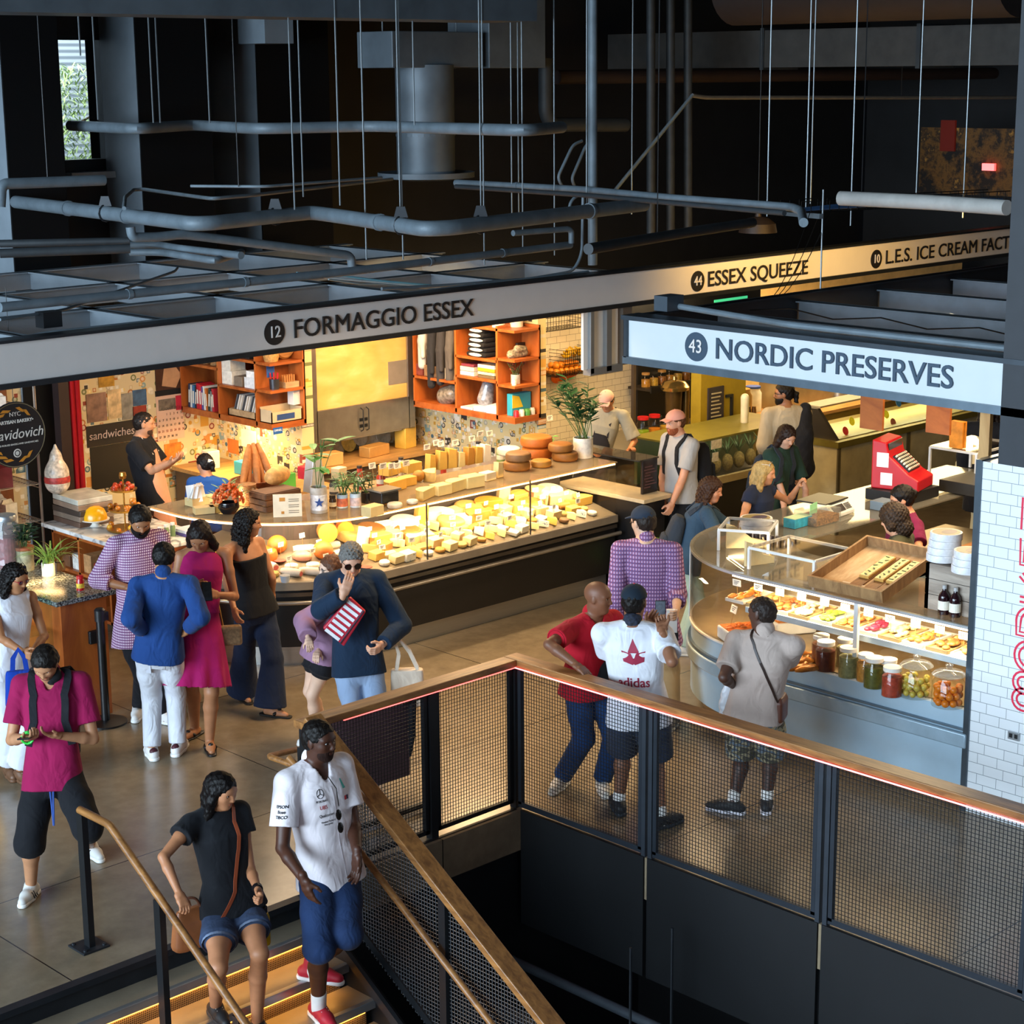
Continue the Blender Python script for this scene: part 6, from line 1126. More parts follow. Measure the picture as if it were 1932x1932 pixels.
def cheese_mesh(kind):
 mb=MB();s=kind
 if s=='wedge':
  a=[math.radians(-22+44*i/6)for i in range(7)];pl=[(0,0)]+[(.14*math.cos(x),.14*math.sin(x))for x in a];n=len(pl);vs=[(x-.07,y,z)for z in(0,.07)for x,y in pl]
  mb.add(vs,[tuple(range(n))[::-1],tuple(range(n,2*n)),(0,1,n+1,n),(n-1,0,n,2*n-1)]);mb.m=1;mb.add(vs,[(i,i+1,i+1+n,i+n)for i in range(1,n-1)])
 elif s=='wheel':mb.m=1;mb.lathe([(0,0),(.10,0),(.116,.012),(.122,.04),(.116,.07),(.10,.08),(0,.08)],n=24)
 elif s=='half wheel':
  n=12;pl=[(.12*math.cos(PI*i/n),.12*math.sin(PI*i/n))for i in range(n+1)];L=n+1;vs=[(x,y-.05,z)for z in(0,.09)for x,y in pl];mb.add(vs,[tuple(range(L))[::-1],tuple(range(L,2*L)),(n,0,L,L+n)]);mb.m=1;mb.add(vs,[(i,i+1,i+1+L,i+L)for i in range(n)])
 elif s=='block':mb.bx(-.07,.07,-.05,.05,0,.075);mb.m=1;mb.bx(-.072,.072,.046,.053,0,.077)
 elif s=='small round':mb.m=1;mb.lathe([(0,0),(.045,0),(.052,.008),(.053,.028),(.046,.036),(0,.037)],n=18)
 elif s=='log':mb.tube([(-.08,0,.03),(.08,0,.03)],.03,14);mb.m=1;mb.tube([(-.075,0,.03),(.075,0,.03)],.0312,14,cap=False)
 elif s=='slab':mb.m=0;mb.prism([(-.08,0),(.075,0),(.07,.12),(-.06,.10)],.03,(0,-.05,0),(1,0,0),(0,1,0));mb.m=1;mb.bx(-.082,-.076,-.05,.06,0,.03)
 elif s=='tall wedge':mb.prism([(-.05,0),(.05,0),(.045,.17),(-.035,.19)],.08,(0,.04,0),(1,0,0),(0,0,1));mb.m=1;mb.bx(-.052,.052,-.002,.044,0,.006);mb.bx(.046,.053,-.04,.04,0,.17)
 elif s=='ball':mb.m=1;mb.ball((0,0,.06),(.065,.065,.06),16,10)
 return mb
def cheese(kind,tone,label,loc,rz=0,sc=1.0,group='cheeses in the glass case',tilt=0.0):
 k=(kind,tone)
 if k not in CH:
  o=solo('cheese',label,'cheese',cheese_mesh(kind),[paste_mat(tone),M(RINDC[tone],.6,var=.15,vs=20,bmp=.1)],loc,rz,group,sm=35);b=o.modifiers.new('edge','BEVEL');b.width=.004;b.segments=2;b.limit_method='ANGLE';CH[k]=o
 else:o=CH[k].copy();COL.objects.link(o);o['label']=label;o['group']=group;o.location=loc
 o.rotation_euler=(tilt,0,rz);o.scale=(sc,sc,sc);return o
CARD=None
def price_card(loc,label,group,h=.11,rz=0.0,sc=1.0):
 global CARD
 if CARD is None:
  t=thing('price_card',label,'price card',loc,rz,group);mb=MB();mb.box((0,0,h),(.062,.003,.042));put('card',mb,M('#efe7d6',.6,var=.03),t,local=True)
  mb=MB();[mb.box((-.004*i,-.002,h+.010-.009*i),(.042-.01*i,.001,.0035))for i in range(3)];put('writing',mb,INK,t,local=True);mb=MB();mb.tube([(0,.003,0),(0,.003,h)],.0016,5);put('stick',mb,M('#b08a4e',.6),t,local=True);CARD=t
 else:t=dup(CARD,loc,rz,label,group)
 t.scale=(sc,sc,sc);t.rotation_euler=(R.uniform(-.25,.15),0,rz);return t
RN=['front row','second row','third row','fourth row','back row']
tones=list(PASTE);kinds={0:['wedge','small round','slab','block','small round','wedge'],1:['wedge','block','slab','half wheel','small round'],2:['block','wedge','half wheel','wedge','log'],3:['half wheel','block','wedge','wheel','tall wedge'],4:['wheel','half wheel','tall wedge','block','wheel']}
for r_,(off,st,sc)in enumerate(((.10,.135,.92),(.22,.14,.98),(.34,.155,1.02),(.48,.18,1.12),(.64,.215,1.25))):
 x=10.58+.02*r_;i=0
 while x<13.42:
  k=R.choice(kinds[r_]);t=R.choice(['pale yellow','golden','cream white','pale yellow','brown rinded','golden','blue veined' if r_<2 else 'amber','cream white','orange' if r_==4 else 'pale yellow']);z=.80+.18*(off-.02)/.78+.004
  cheese(k,t,'%s %s of cheese, %s of the lit case, %s from left'%(t,k.replace('wheel','wheel'),RN[r_],ordn[i]),(x+R.uniform(-.01,.01),12.45+off+R.uniform(-.012,.012),z),R.uniform(-.5,.5)+(PI/2 if k in('wedge',)else 0),sc*R.uniform(.92,1.08),tilt=.16)
  x+=st*R.uniform(.92,1.1);i+=1
 x=10.62+.05*r_;i=0
 while x<13.4 and r_<4:
  price_card((x,12.45+off+.055,.80+.18*(off+.05)/.78+.03),'white price card in the %s of the cheese case, %s from left'%(RN[r_],ordn[i]),'price cards in the cheese case',.10,R.uniform(-.3,.3),R.uniform(.9,1.15));x+=.29*R.uniform(.75,1.25);i+=1
PINK=M('#b9564a',.4,var=.3,vs=30);HAM=M('#c98a6c',.45,var=.2,vs=10);SALW=M('#d9c9b4',.6,var=.1,bmp=.15)
def cured(kind,label,loc,rz,sc):
 mb=MB()
 if kind=='salami':mb.tube([(-.10,0,.035),(-.06,0,.036),(.06,0,.036),(.10,0,.035)],[.028,.036,.036,.03],14);mb.m=1;mb.lathe([(.029,0),(0,.001)],(0,0,0),14,Matrix.Translation((.10,0,.035))@Matrix.Rotation(PI/2,4,'Y'));ms=[SALW,PINK]
 elif kind=='ham piece':mb.ball((0,0,.05),(.11,.075,.055),14,8);ms=[HAM]
 elif kind=='sliced meat':[mb.lathe([(0,0),(.05,0),(.05,.004),(0,.004)],(i*.018-.05,0,.012*i*.3),14)for i in range(6)];ms=[PINK]
 else:mb.lathe([(0,0),(.04,0),(.048,.03),(.045,.075),(.038,.08),(0,.08)],n=16);ms=[M('#aab0b4',.4)]
 o=solo(kind.replace(' ','_'),label,'cured meat' if kind!='small pot' else 'pot',mb,ms,loc,rz,'cured meats in the curved end of the counter',40);o.scale=(sc,sc,sc);return o
cnt={}
for r_,(rad,zz,n)in enumerate(((1.20,.82,9),(1.06,.85,7),(.92,.88,6),(.76,.915,4))):
 for i in range(n):
  a=math.radians(196+(268-196)*(i+.5)/n);x,y=10.5+1.33/1.33*rad*math.cos(a),13.8+1.35/1.33*rad*math.sin(a);q=(i*3+r_*2)%7;pl_='%s ring from the glass, %s from left'%(('first','second','third','last')[r_],ordn[i])
  if r_>=2 and q in(0,2,4):cheese('ball' if q else 'wheel','orange','orange %s of cheese in the curved end, %s'%('ball' if q else 'wheel',pl_),(x,y,zz),a,1.4)
  elif q in(1,5):cured('salami','white cased cured salami in the curved end, %s'%pl_,(x,y,zz),a+1.2+R.uniform(-.5,.5),1.0)
  elif q==3:cured('sliced meat','fan of sliced red cured meat, %s'%pl_,(x,y,zz),a,1.1)
  elif q==6:cured('ham piece','boneless cured ham piece in the curved end, %s'%pl_,(x,y,zz),a+1,.9)
  else:cheese(R.choice(['wedge','half wheel','small round']),R.choice(['cream white','golden','pale yellow']),'cheese in the curved counter end, %s'%pl_,(x,y,zz),a+PI,1.15)
  if i%2==0:price_card((x-.05*math.cos(a),y-.05*math.sin(a),zz+.04),'price card in the curved counter end, %s'%pl_,'price cards in the curved end',.09,.1,1.05)
for(px,py),d_,lab in(((619,1006),.145,'big cut orange cheese standing with its round face forward'),((652,1000),.13,'second cut orange cheese standing behind the big one')):
 c=at(px,py,y=12.98 if d_>.14 else 13.06);mb=MB();xf=Matrix.Rotation(-PI/2,4,'X')@Matrix.Rotation(.0,4,'Z');mb.lathe([(0,0),(d_*.5,0),(d_*.62,.03),(d_*.62,.12),(0,.13)],(0,0,0),24,Matrix.Rotation(-PI/2,4,'X'));mb.m=1;mb.lathe([(0,-.002),(d_*.6,-.002),(d_*.6,.01),(0,.01)],(0,0,0),24,Matrix.Rotation(-PI/2,4,'X'))
 solo('cheese',lab,'cheese',mb,[M('#a8551a',.6),M('#dc8f2c',.5,var=.1,vs=20)],c,-.55)
t=solo('tub','pale blue tub of spread beside the counter\'s curved end','tub',MB().lathe([(0,0),(.035,0),(.045,.055),(.046,.06),(0,.06)],n=18),M('#a9b2bd',.4),at(538,1098,z=.82))
# ---- on top of the cheese counter
T=1.338
def top_at(px,py,z=T):v=at(px,py,z=z);return(v.x,v.y,z)
i=0
for px,py,k,tn,sc,rz in((703,972,'block','brown rinded',1.2,.1),(722,950,'block','golden',1.1,.2),(745,958,'small round','cream white',1.3,0),(778,950,'small round','cream white',1.0,0),(800,940,'half wheel','pale yellow',1.0,.4),(832,932,'block','pale yellow',1.25,0),(858,925,'half wheel','pale yellow',1.1,.2),(890,918,'block','pale yellow',1.45,-.1),(920,905,'block','cream white',1.0,.1),(940,900,'tall wedge','brown rinded',.8,.1),(742,925,'half wheel','golden',1.1,.2),(768,915,'block','golden',1.1,0),(790,908,'ball','golden',.9,0),(812,905,'half wheel','pale yellow',1.0,.8),(735,895,'block','golden',1.3,.2),(775,890,'block','golden',1.3,0),(812,888,'tall wedge','golden',.9,.1),(832,885,'tall wedge','golden',1.0,-.1),(850,882,'tall wedge','golden',1.05,-.2),(868,880,'tall wedge','pale yellow',.8,0),(884,876,'tall wedge','amber',.95,.1),(900,873,'tall wedge','golden',.9,0),(915,870,'tall wedge','cream white',.95,0)):
 cheese(k,tn,'%s %s of cheese on the counter top, %s counting from the plants'%(tn,k,ordn[i]),top_at(px,py),rz,sc,'cheeses standing on the counter top');i+=1
for px,py,tn,lab,dz,sc in((975,886,'amber','lower olive brown cheese wheel of the left pile',0,1.1),(978,886,'brown rinded','upper olive brown cheese wheel of the left pile',.09,1.05),(960,858,'cream white','greyish cheese wheel behind the left pile',0,1.0),(1014,862,'orange','lower big orange cheese wheel at the back',0,1.35),(1012,862,'orange','upper big orange cheese wheel at the back',.11,1.35),(1021,880,'golden','small yellow cheese wheel with a dark printed band',0,.85),(1066,868,'amber','lower amber cheese wheel of the right pile',0,1.1),(1058,868,'amber','upper amber cheese wheel of the right pile',.09,1.05)):
 a=top_at(px,py);cheese('wheel',tn,lab,(a[0],a[1],a[2]+dz),.3,sc,'cheese wheels on the counter top')
i=0
for px,py,h in((706,905,.2),(722,905,.22),(740,905,.2),(754,905,.18),(768,900,.19),(805,868,.3),(825,860,.3),(836,862,.28),(862,860,.2),(893,852,.22),(905,842,.25),(926,842,.24),(1005,818,.24),(1040,812,.2)):
 a=top_at(px,py);price_card((a[0],a[1],T),'tall price card above the counter top cheeses, %s from left'%ordn[i],'price cards on the counter top',h,0,1.35);i+=1
def leafy(name,label,loc,pot,foliage_fn,group=None):
 t=thing(name,label,'plant',loc,0,group);pot(t);foliage_fn(t);return t
GRN=M('#3f7a34',.5,var=.3,vs=9);GRN2=M('#5c9a45',.5,var=.3,vs=9);DGRN=M('#22502c',.4,var=.3,vs=9);SOIL=M('#2c211a',.9)
def can_pot(r,h,c1,c2=None):
 def f(t):
  mb=MB();mb.lathe([(0,0),(r,0),(r,h),(r*.93,h),(r*.93,h*.9),(0,h*.9)],n=22);put('pot',mb,M(c1,.35,var=.2,vs=20),t,local=True,sm=40)
  if c2:mb=MB();mb.lathe([(r*1.015,h*.12),(r*1.015,h*.72)],n=22);put('label_band',mb,c2 if not isinstance(c2,str)else M(c2,.5,var=.35,vs=25),t,local=True,sm=40)
  mb=MB();mb.lathe([(0,h*.9),(r*.92,h*.9),(0,h*.93)],n=16);put('soil',mb,SOIL,t,local=True)
 return f
def stems(n,h,spread,L,w,mat,droop=.5,lean=(0,0),z0=.1,seed=0,stem=True,per=5):
 def f(t):
  rr=random.Random(seed);mb=MB();ms=MB()
  for k in range(n):
   a=rr.uniform(0,6.28);p0=Vector((rr.gauss(0,spread*.15),rr.gauss(0,spread*.15),z0));p1=p0+Vector((math.cos(a)*spread*rr.uniform(.3,1)+lean[0],math.sin(a)*spread*rr.uniform(.3,1)+lean[1],h*rr.uniform(.6,1)));mid=p0.lerp(p1,.55)+Vector((0,0,h*.12))
   pts=[p0,mid,p1];ms.tube([p0.lerp(mid,q).lerp(mid.lerp(p1,q),q)for q in(0,.25,.5,.75,1)],.004,5)
   for j in range(per):q=.35+.65*j/max(1,per-1);c=p0.lerp(mid,q).lerp(mid.lerp(p1,q),q);aa=rr.uniform(0,6.28);mb.leaf(c,(math.cos(aa),math.sin(aa),rr.uniform(.1,.7)),L*rr.uniform(.7,1.2),w,droop=droop)
  if stem:put('stems',ms,M('#4f6a34',.6),t,local=True)
  put('leaves',mb,mat,t,local=True)
 return f
def grassy(n,L,w,mat,z0,droop=1.6,seed=0):
 def f(t):
  rr=random.Random(seed);mb=MB()
  for k in range(n):a=rr.uniform(0,6.28);mb.leaf((rr.gauss(0,.01),rr.gauss(0,.01),z0),(math.cos(a)*.5,math.sin(a)*.5,1),L*rr.uniform(.6,1.1),w,droop=droop*rr.uniform(.5,1.2),seg=7)
  put('leaves',mb,mat,t,local=True)
 return f
leafy('potted_plant','tall leggy plant in a big tin can with a blue star label',top_at(602,966),can_pot(.075,.23,'#b3aca2','#d9dbe2'),stems(4,.55,.16,.17,.075,GRN2,.6,(.06,0),.2,3,per=4))
a=top_at(602,966);mb=MB();st_=[((.045 if i%2==0 else .018)*math.sin(2*PI*i/10),(.045 if i%2==0 else .018)*math.cos(2*PI*i/10))for i in range(10)];mb.prism(st_,.002,Vector(a)+Vector((-.045,-.064,.10)),Vector((.8,-.6,0)),(0,0,1));put('star_label',mb,M('#2d4a8c',.5),[o for o in COL.objects if o.get('label')=='tall leggy plant in a big tin can with a blue star label'][0])
leafy('potted_plant','feathery small palm in a blue and orange tin can',top_at(646,957),can_pot(.05,.12,'#9db6cc','#c46a4a'),stems(9,.2,.12,.10,.014,GRN,.8,z0=.11,seed=5,per=8))
leafy('potted_plant','thin herb in a pale blue tin can',top_at(671,956),can_pot(.05,.125,'#b9cbd9','#cdb8b4'),stems(8,.17,.09,.06,.014,GRN,.4,z0=.11,seed=6,per=6))
leafy('potted_plant','trailing herb in a round black pot',top_at(694,947),can_pot(.062,.09,'#16171a'),stems(9,.2,.16,.06,.03,DGRN,.5,z0=.08,seed=7,per=6))
def jar(name,label,loc,r,h,body,lid,fill=None,group=None,fh=.7,lidh=.02,cat='jar',band=None):
 t=thing(name,label,cat,loc,0,group);mb=MB();mb.lathe([(0,0),(r,0),(r,h*.78),(r*.82,h*.9),(r*.82,h)],n=20);put('glass',mb,body,t,local=True,sm=40)
 if lid:mb=MB();mb.lathe([(r*.88,h-.004),(r*.88,h+lidh),(0,h+lidh+.002)],n=20);put('lid',mb,lid,t,local=True,sm=40)
 if fill:mb=MB();mb.lathe([(0,.003),(r*.94,.003),(r*.94,h*fh),(0,h*fh)],n=18);put('contents',mb,fill,t,local=True,sm=40)
 if band:mb=MB();mb.lathe([(r*1.01,h*.2),(r*1.01,h*.58)],n=20);put('paper_label',mb,band,t,local=True,sm=40)
 return t
jar('jar','small dark jar with a cream label beside the star can',top_at(628,959),.032,.10,M('#3a2a1c',.2),M('#24201c',.4),band=M('#d9cfb4',.6))
jar('jar','clear glass jar full of walnuts behind the flowers',top_at(468,952),.085,.20,GL2,None,M('#a8764a',.7,var=.4,vs=30,bmp=.6,bs=45),fh=.95)
b_=thing('flower_bowl','orange and red tulips in a round black bowl','flowers',top_at(432,968));mb=MB();mb.lathe([(0,0),(.06,0),(.095,.05),(.085,.10),(.075,.10),(.08,.05),(0,.02)],n=22);put('bowl',mb,M('#131316',.15),b_,local=True,sm=50)
for nm,mt,n in(('blossoms',M('#d9601c',.6,var=.35,vs=40),110),('leaves',GRN,40)):
 mb=MB()
 for k in range(n):
  a=R.uniform(0,6.28);q=R.random()**.5;p0=(q*.14*math.cos(a),q*.14*math.sin(a),.11+.13*(1-q*q)+R.uniform(-.02,.03))
  if nm=='blossoms':mb.ball(p0,(.014,.014,.02),6,4)
  else:mb.leaf(p0,(math.cos(a),math.sin(a),.6),.09,.02)
 put(nm,mb,mt,b_,local=True)
cr_=thing('wooden_crate','slatted brown wooden crate under the bread','crate',top_at(520,958));mb=MB()
for k in range(3):[mb.box((0,y,.03+.055*k),(.38,.012,.045))for y in(-.12,.12)];[mb.box((x,0,.03+.055*k),(.012,.24,.045))for x in(-.19,.19)]
put('slats',mb,wood('#4a2f1e','#7a5030',(2,14,14),.7),cr_,local=True);mb=MB();mb.box((0,0,.165),(.37,.23,.01));put('top_board',mb,wood('#4a2f1e','#7a5030',(2,14,14),.7),cr_,local=True)
def loaf(lab,loc,L,r,rz,ry=0,c='#b87634',grp='loaves of bread by the crate'):
 mb=MB();n=9;mb.tube([(L*(i/(n-1)-.5),0,r*.8)for i in range(n)],[r*math.sin(PI*min(.97,max(.03,.06+.88*i/(n-1))))**.45 for i in range(n)],14);o=solo('bread_loaf',lab,'bread',mb,M(c,.65,var=.3,vs=14,bmp=.4,bs=30),loc,rz,grp,60);o.rotation_euler=(0,ry,rz);return o
a=Vector(top_at(525,945));loaf('round golden country loaf on top of the wooden crate',a+Vector((0,0,.17)),.30,.085,.3,c='#d29a56');loaf('torn golden loaf beside the round country loaf',a+Vector((-.18,.12,.0)),.24,.07,1.0,c='#cf8f48')
for k in range(5):loaf('brown baguette standing in the bread basket, %s from left'%ordn[k],a+Vector((-.1+.05*k,.33+.03*(k%2),.27)),.42,.035,.6+.25*k,-1.0,'#b06f36')
t=thing('bread_basket','woven brown bread basket behind the wooden crate','basket',tuple(a+Vector((0,.33,0))));mb=MB();mb.lathe([(0,0),(.16,0),(.21,.16),(.20,.16),(.15,.01)],n=24,sx=1.2);put('bowl',mb,M('#7a4522',.8,var=.3,vs=40,bmp=.5),t,local=True,sm=40)
a=at(543,975,z=T);t=thing('price_board','cream paper price list standing against the crate','sign',(a.x,a.y,T));xf=Matrix.Rotation(-.62,4,'Z')@Matrix.Rotation(.18,4,'X');mb=MB();mb.bx(-.125,.125,-.003,.003,0,.215,xf);put('sheet',mb,M('#efe3c8',.6),t,local=True)
mb=MB();mb.bx(-.07,-.02,-.005,-.003,.15,.185,xf);mb.lathe([(.028,-.004),(0,-.005)],(0,0,0),16,xf@Matrix.Translation((-.04,-.0,.10))@Matrix.Rotation(PI/2,4,'X'));mb.bx(-.055,-.03,-.005,-.003,.03,.055,xf);put('drawings',mb,M('#c98a3e',.6),t,local=True)
mb=MB();[mb.bx(.01,.10,-.005,-.003,.02+.018*k,.026+.018*k,xf)for k in range(10)if k%3];put('writing',mb,M('#8a7c66',.6),t,local=True)
for k,(px,py,c,s_)in enumerate(((385,968,'#c9b07a',.09),(410,966,'#b98a3c',.07),(405,945,'#d8c9a0',.08),(378,950,'#c9b894',.08))):
 a=top_at(px,py);mb=MB();mb.bx(-s_,s_,-s_*.6,s_*.6,0,.06);solo('box','small kraft box beside the flower bowl, %s from left'%ordn[k],'box',mb,M(c,.6),a,-.4,'small boxes on the counter bend',bev=.003)
t=thing('napkin_bundle','bundle of white paper bags standing in a small box','paper bags',top_at(372,952));mb=MB()
for k in range(12):mb.box((R.uniform(-.06,.06),R.uniform(-.05,.05),.11),(.07,.002,.15),R.uniform(-1,1),R.uniform(-.3,.3),R.uniform(-.4,.4))
put('paper_bags',mb,M('#e4e2e0',.6),t,local=True);mb=MB();mb.bx(-.09,.09,-.06,.06,0,.07);put('holder',mb,M('#c9b07a',.6),t,local=True)
t=thing('paper_towel_dispenser','pale metal paper dispenser behind the tall leggy plant','dispenser',top_at(585,925));mb=MB();mb.prism([(-.09,0),(.09,0),(.06,.30),(-.04,.34)],.12,(0,0,0),(1,0,0),(0,0,1));put('body',mb,M('#c9cfd2',.35,.4),t,local=True,bev=.01)
t=thing('scale','black kitchen scale beside the plants on the counter','scale',top_at(725,952));mb=MB();mb.bx(-.10,.10,-.09,.09,.03,.13);put('body',mb,M('#1b1917',.35),t,local=True,bev=.01);mb=MB();mb.bx(-.12,.12,-.10,.10,.135,.15);put('plate',mb,STAINL,t,local=True);mb=MB();[mb.bx(x-.012,x+.012,y-.012,y+.012,0,.03)for x in(-.08,.08)for y in(-.07,.07)];put('feet',mb,BLKMET,t,local=True)
for k,(px,py,c)in enumerate(((590,895,'#a81c24'),(577,902,'#c8202c'),(640,905,'#7f8f6a'))):
 a=top_at(px,py);mb=MB();mb.bx(-.06,.06,-.05,.05,0,.12);solo('carton',('dark red carton behind the bread','bright red carton behind the bread','long produce carton with green lettering')[k],'carton',mb,M(c if k<2 else '#d9c8a0',.5),a,.2,bev=.004)
a=Vector(top_at(655,905));text('carton_lettering','PETERSEN',.05,a+Vector((-.02,-.07,.06)),(1,-.1,0),(0,0,1),M('#3a5a3a',.6),[o for o in COL.objects if o.get('label')=='long produce carton with green lettering'][0],ext=.001)
for k in range(9):
 c=R.choice(['#d9d2c0','#b9402c','#e6e0d2','#4a4d55','#7f9a5a','#d0a03c']);x=11.0+.27*k;jar('bottle' if k%2 else 'jar','%s %s on the worktop behind the cheeses, %s from left'%('slim' if k%2 else 'squat','bottle' if k%2 else 'jar',ordn[k]),(x,13.75+R.uniform(-.06,.06),1.22),.03 if k%2 else .045,.22 if k%2 else .12,M(c,.3),M('#2c2a28',.4),group='bottles and jars behind the cheeses',band=M('#eae2d0',.6))
for k in range(8):mb=MB();mb.lathe([(0,0),(.09,.0),(.105,.012),(.10,.018),(0,.012)],n=20);a=(12.55+.19*k*.9,16.28,1.02+.04*(k%3));o=solo('plate','decorated round plate leaning on the sticker wall, %s from left'%ordn[k],'plate',mb,M(R.choice(['#e0c060','#d98a3a','#dcd2b8','#b9b09a','#e6dfc8']),.4,var=.25,vs=25),a,0,'plates on the back worktop',40);o.rotation_euler=(1.25,0,0)
for k,(x,y,w,h,c)in enumerate(((11.75,15.5,.16,.16,'#4f9a3e'),(11.85,15.9,.2,.12,'#c9d2dc'),(11.9,16.4,.2,.14,'#2f8aa8'),(11.8,16.9,.14,.2,'#d9d2c0'),(12.6,15.85,.3,.14,'#c99a5a'),(13.3,15.9,.34,.12,'#b98a4a'),(13.85,16.0,.2,.3,'#d9b14a'))):
 mb=MB();mb.bx(-w/2,w/2,-.08,.08,0,h);solo('container','%s container on the wooden back worktop, %s from left'%(('green','pale blue','teal','cream','tan','brown','yellow')[k],ordn[k]),'container',mb,M(c,.4),(x,y,.90 if x<12.22 else .96),R.uniform(-.2,.2),'containers on the back worktop',bev=.008)
 # ================================================================ goods on shelves and walls, juice stall, preserves stall
def box_at(name,label,cat,x0,x1,y0,y1,z0,z1,c,group=None,rz=0.0,bev=.003,**k):
 mb=MB();mb.bx(-(x1-x0)/2,(x1-x0)/2,-(y1-y0)/2,(y1-y0)/2,0,z1-z0);return solo(name,label,cat,mb,M(c,.5,**k)if isinstance(c,str)else c,((x0+x1)/2,(y0+y1)/2,z0),rz,group,35,bev)
y=17.24
for k,(c,th,h)in enumerate((('#26334a',.035,.26),('#d7d6d2',.03,.25),('#3a6f9a',.04,.25),('#23272f',.03,.24),('#b3182a',.045,.28),('#c3242f',.04,.27),('#5a4a86',.035,.25),('#e0ddd4',.03,.26),('#c06a2c',.03,.24),('#2b3a36',.04,.25),('#8c8a84',.03,.22),('#b22a34',.035,.25))):
 mb=MB();mb.bx(-.09,.09,-th/2,th/2,0,h);mb.m=1;mb.bx(-.092,-.09,-th*.3,th*.3,h*.2,h*.75);o=solo('book','%s book standing on the left wall shelf, %s from its far end'%({0:'navy',1:'white',2:'blue',3:'black',4:'thick red',5:'bright red',6:'purple',7:'cream',8:'orange',9:'dark green',10:'grey',11:'crimson'}[k],ordn[k]),'book',mb,[M(c,.5,var=.1),M('#d9d2c0',.6)],(11.86,y-th/2,1.546),0,'books on the left wall shelf');o.rotation_euler=(R.uniform(-.06,.1),0,0);y-=th+.006
t=thing('file_tray','raw wooden tray on the left wall shelf','tray',(11.88,16.25,1.546));mb=MB()
for a in((11.77,11.79,16.0,16.5,1.546,1.62),(11.98,12.0,16.0,16.5,1.546,1.62),(11.77,12.0,16.0,16.02,1.546,1.62),(11.77,12.0,16.48,16.5,1.546,1.62),(11.77,12.0,16.0,16.5,1.546,1.556)):mb.bx(*a)
put('tray_box',mb,RAW,t)
for k in range(9):mb=MB();mb.bx(-.09,.09,-.006,.006,0,.24);o=solo('folder','white folder leaning in the wooden tray, %s from its far end'%ordn[k],'folder',mb,M('#e4e2dc' if k%3 else '#5b6068',.5),(11.885,16.44-.045*k,1.56),0,'folders in the wooden tray');o.rotation_euler=(.38,0,0)
for k,(y0,y1,z0,z1,c,nm)in enumerate(((16.42,16.6,1.875,2.02,'#e5dfd2','white box with brown print'),(16.44,16.6,2.02,2.14,'#d9d3c6','cream box stacked on top'),(16.24,16.38,1.875,1.98,'#7d6f60','brown box'),(16.0,16.2,1.875,1.99,'#dfe3e6','white box with blue stripe'),(16.0,16.16,1.99,2.06,'#eef0f0','small white box on the blue striped one'))):box_at('box',nm+' on the left wall shelf','box',11.78,11.98,y0,y1,z0,z1,c,'boxes on the left wall shelf',var=.2,vs=18)
for k,y in enumerate((17.15,16.98,16.80,16.68)):jar('jar','%s jar of nuts on the upper left shelf, %s from the far end'%(('wide','tall','small','white lidded')[k],ordn[k]),(11.85,y,2.045),.065,.21,GL2,M('#c9c2b4',.4)if k>1 else M('#7a2f22',.4),M('#9a6a3c',.7,var=.5,vs=40),'jars on the left wall shelf')
box_at('box','long black boxed set on the top level of the left wall shelf','box',11.78,11.98,16.1,16.55,2.185,2.24,'#1d1d20')
t=thing('marker_cup','wire cup of red and black markers on the shelf end','cup',(11.86,15.78,1.895));mb=MB();mb.lathe([(.05,0),(.055,.11)],(0,0,0),16);put('wire_cup',mb,M('#4a4c52',.3,.7),t,local=True);mb=MB();[mb.tube([(.03*math.cos(a),.03*math.sin(a),.01),(.045*math.cos(a),.045*math.sin(a),.17)],.008,6)for a in range(7)];put('markers',mb,M('#b31c28',.4),t,local=True);mb=MB();mb.bx(-.05,.05,.055,.06,.12,.24);put('sign',mb,M('#2b5aa0',.5),t,local=True)
t=thing('cigar_box','small wooden box of corks on the shelf end','box',(12.06,15.79,1.895));mb=MB();mb.bx(-.09,.09,-.06,.06,0,.06);put('box_body',mb,RAW,t,local=True);mb=MB();[mb.tube([(x,yy,.05),(x,yy,.13)],.012,6)for x in(-.07,-.04,-.01,.02,.05)for yy in(-.02,.02)];put('sticks',mb,M('#b5753c',.6),t,local=True)
t=thing('knife_box','open carton with blue knife brand sign on the shelf end','box',(11.95,15.8,1.546));mb=MB()
for a in((-.2,.2,-.10,-.09,0,.12),(-.2,.2,.09,.1,0,.16),(-.2,-.19,-.1,.1,0,.14),(.19,.2,-.1,.1,0,.14),(-.2,.2,-.1,.1,0,.01)):mb.bx(*a)
put('carton',mb,M('#c9b08a',.6),t,local=True);mb=MB();mb.bx(-.13,.1,-.104,-.10,.03,.09);put('blue_label',mb,M('#2a4474',.5),t,local=True);mb=MB();mb.bx(-.20,-.08,-.12,-.115,-.11,-.04);put('sign',mb,M('#1f5aa0',.5),t,local=True);text('lettering','OPINEL',.03,(11.81,15.68,1.475),(1,0,0),(0,0,1),WHITE,t,ext=.001)
box_at('box','tall white box with red lettering at the shelf end','box',12.08,12.17,15.75,15.85,1.7,1.86,'#e6ded6')
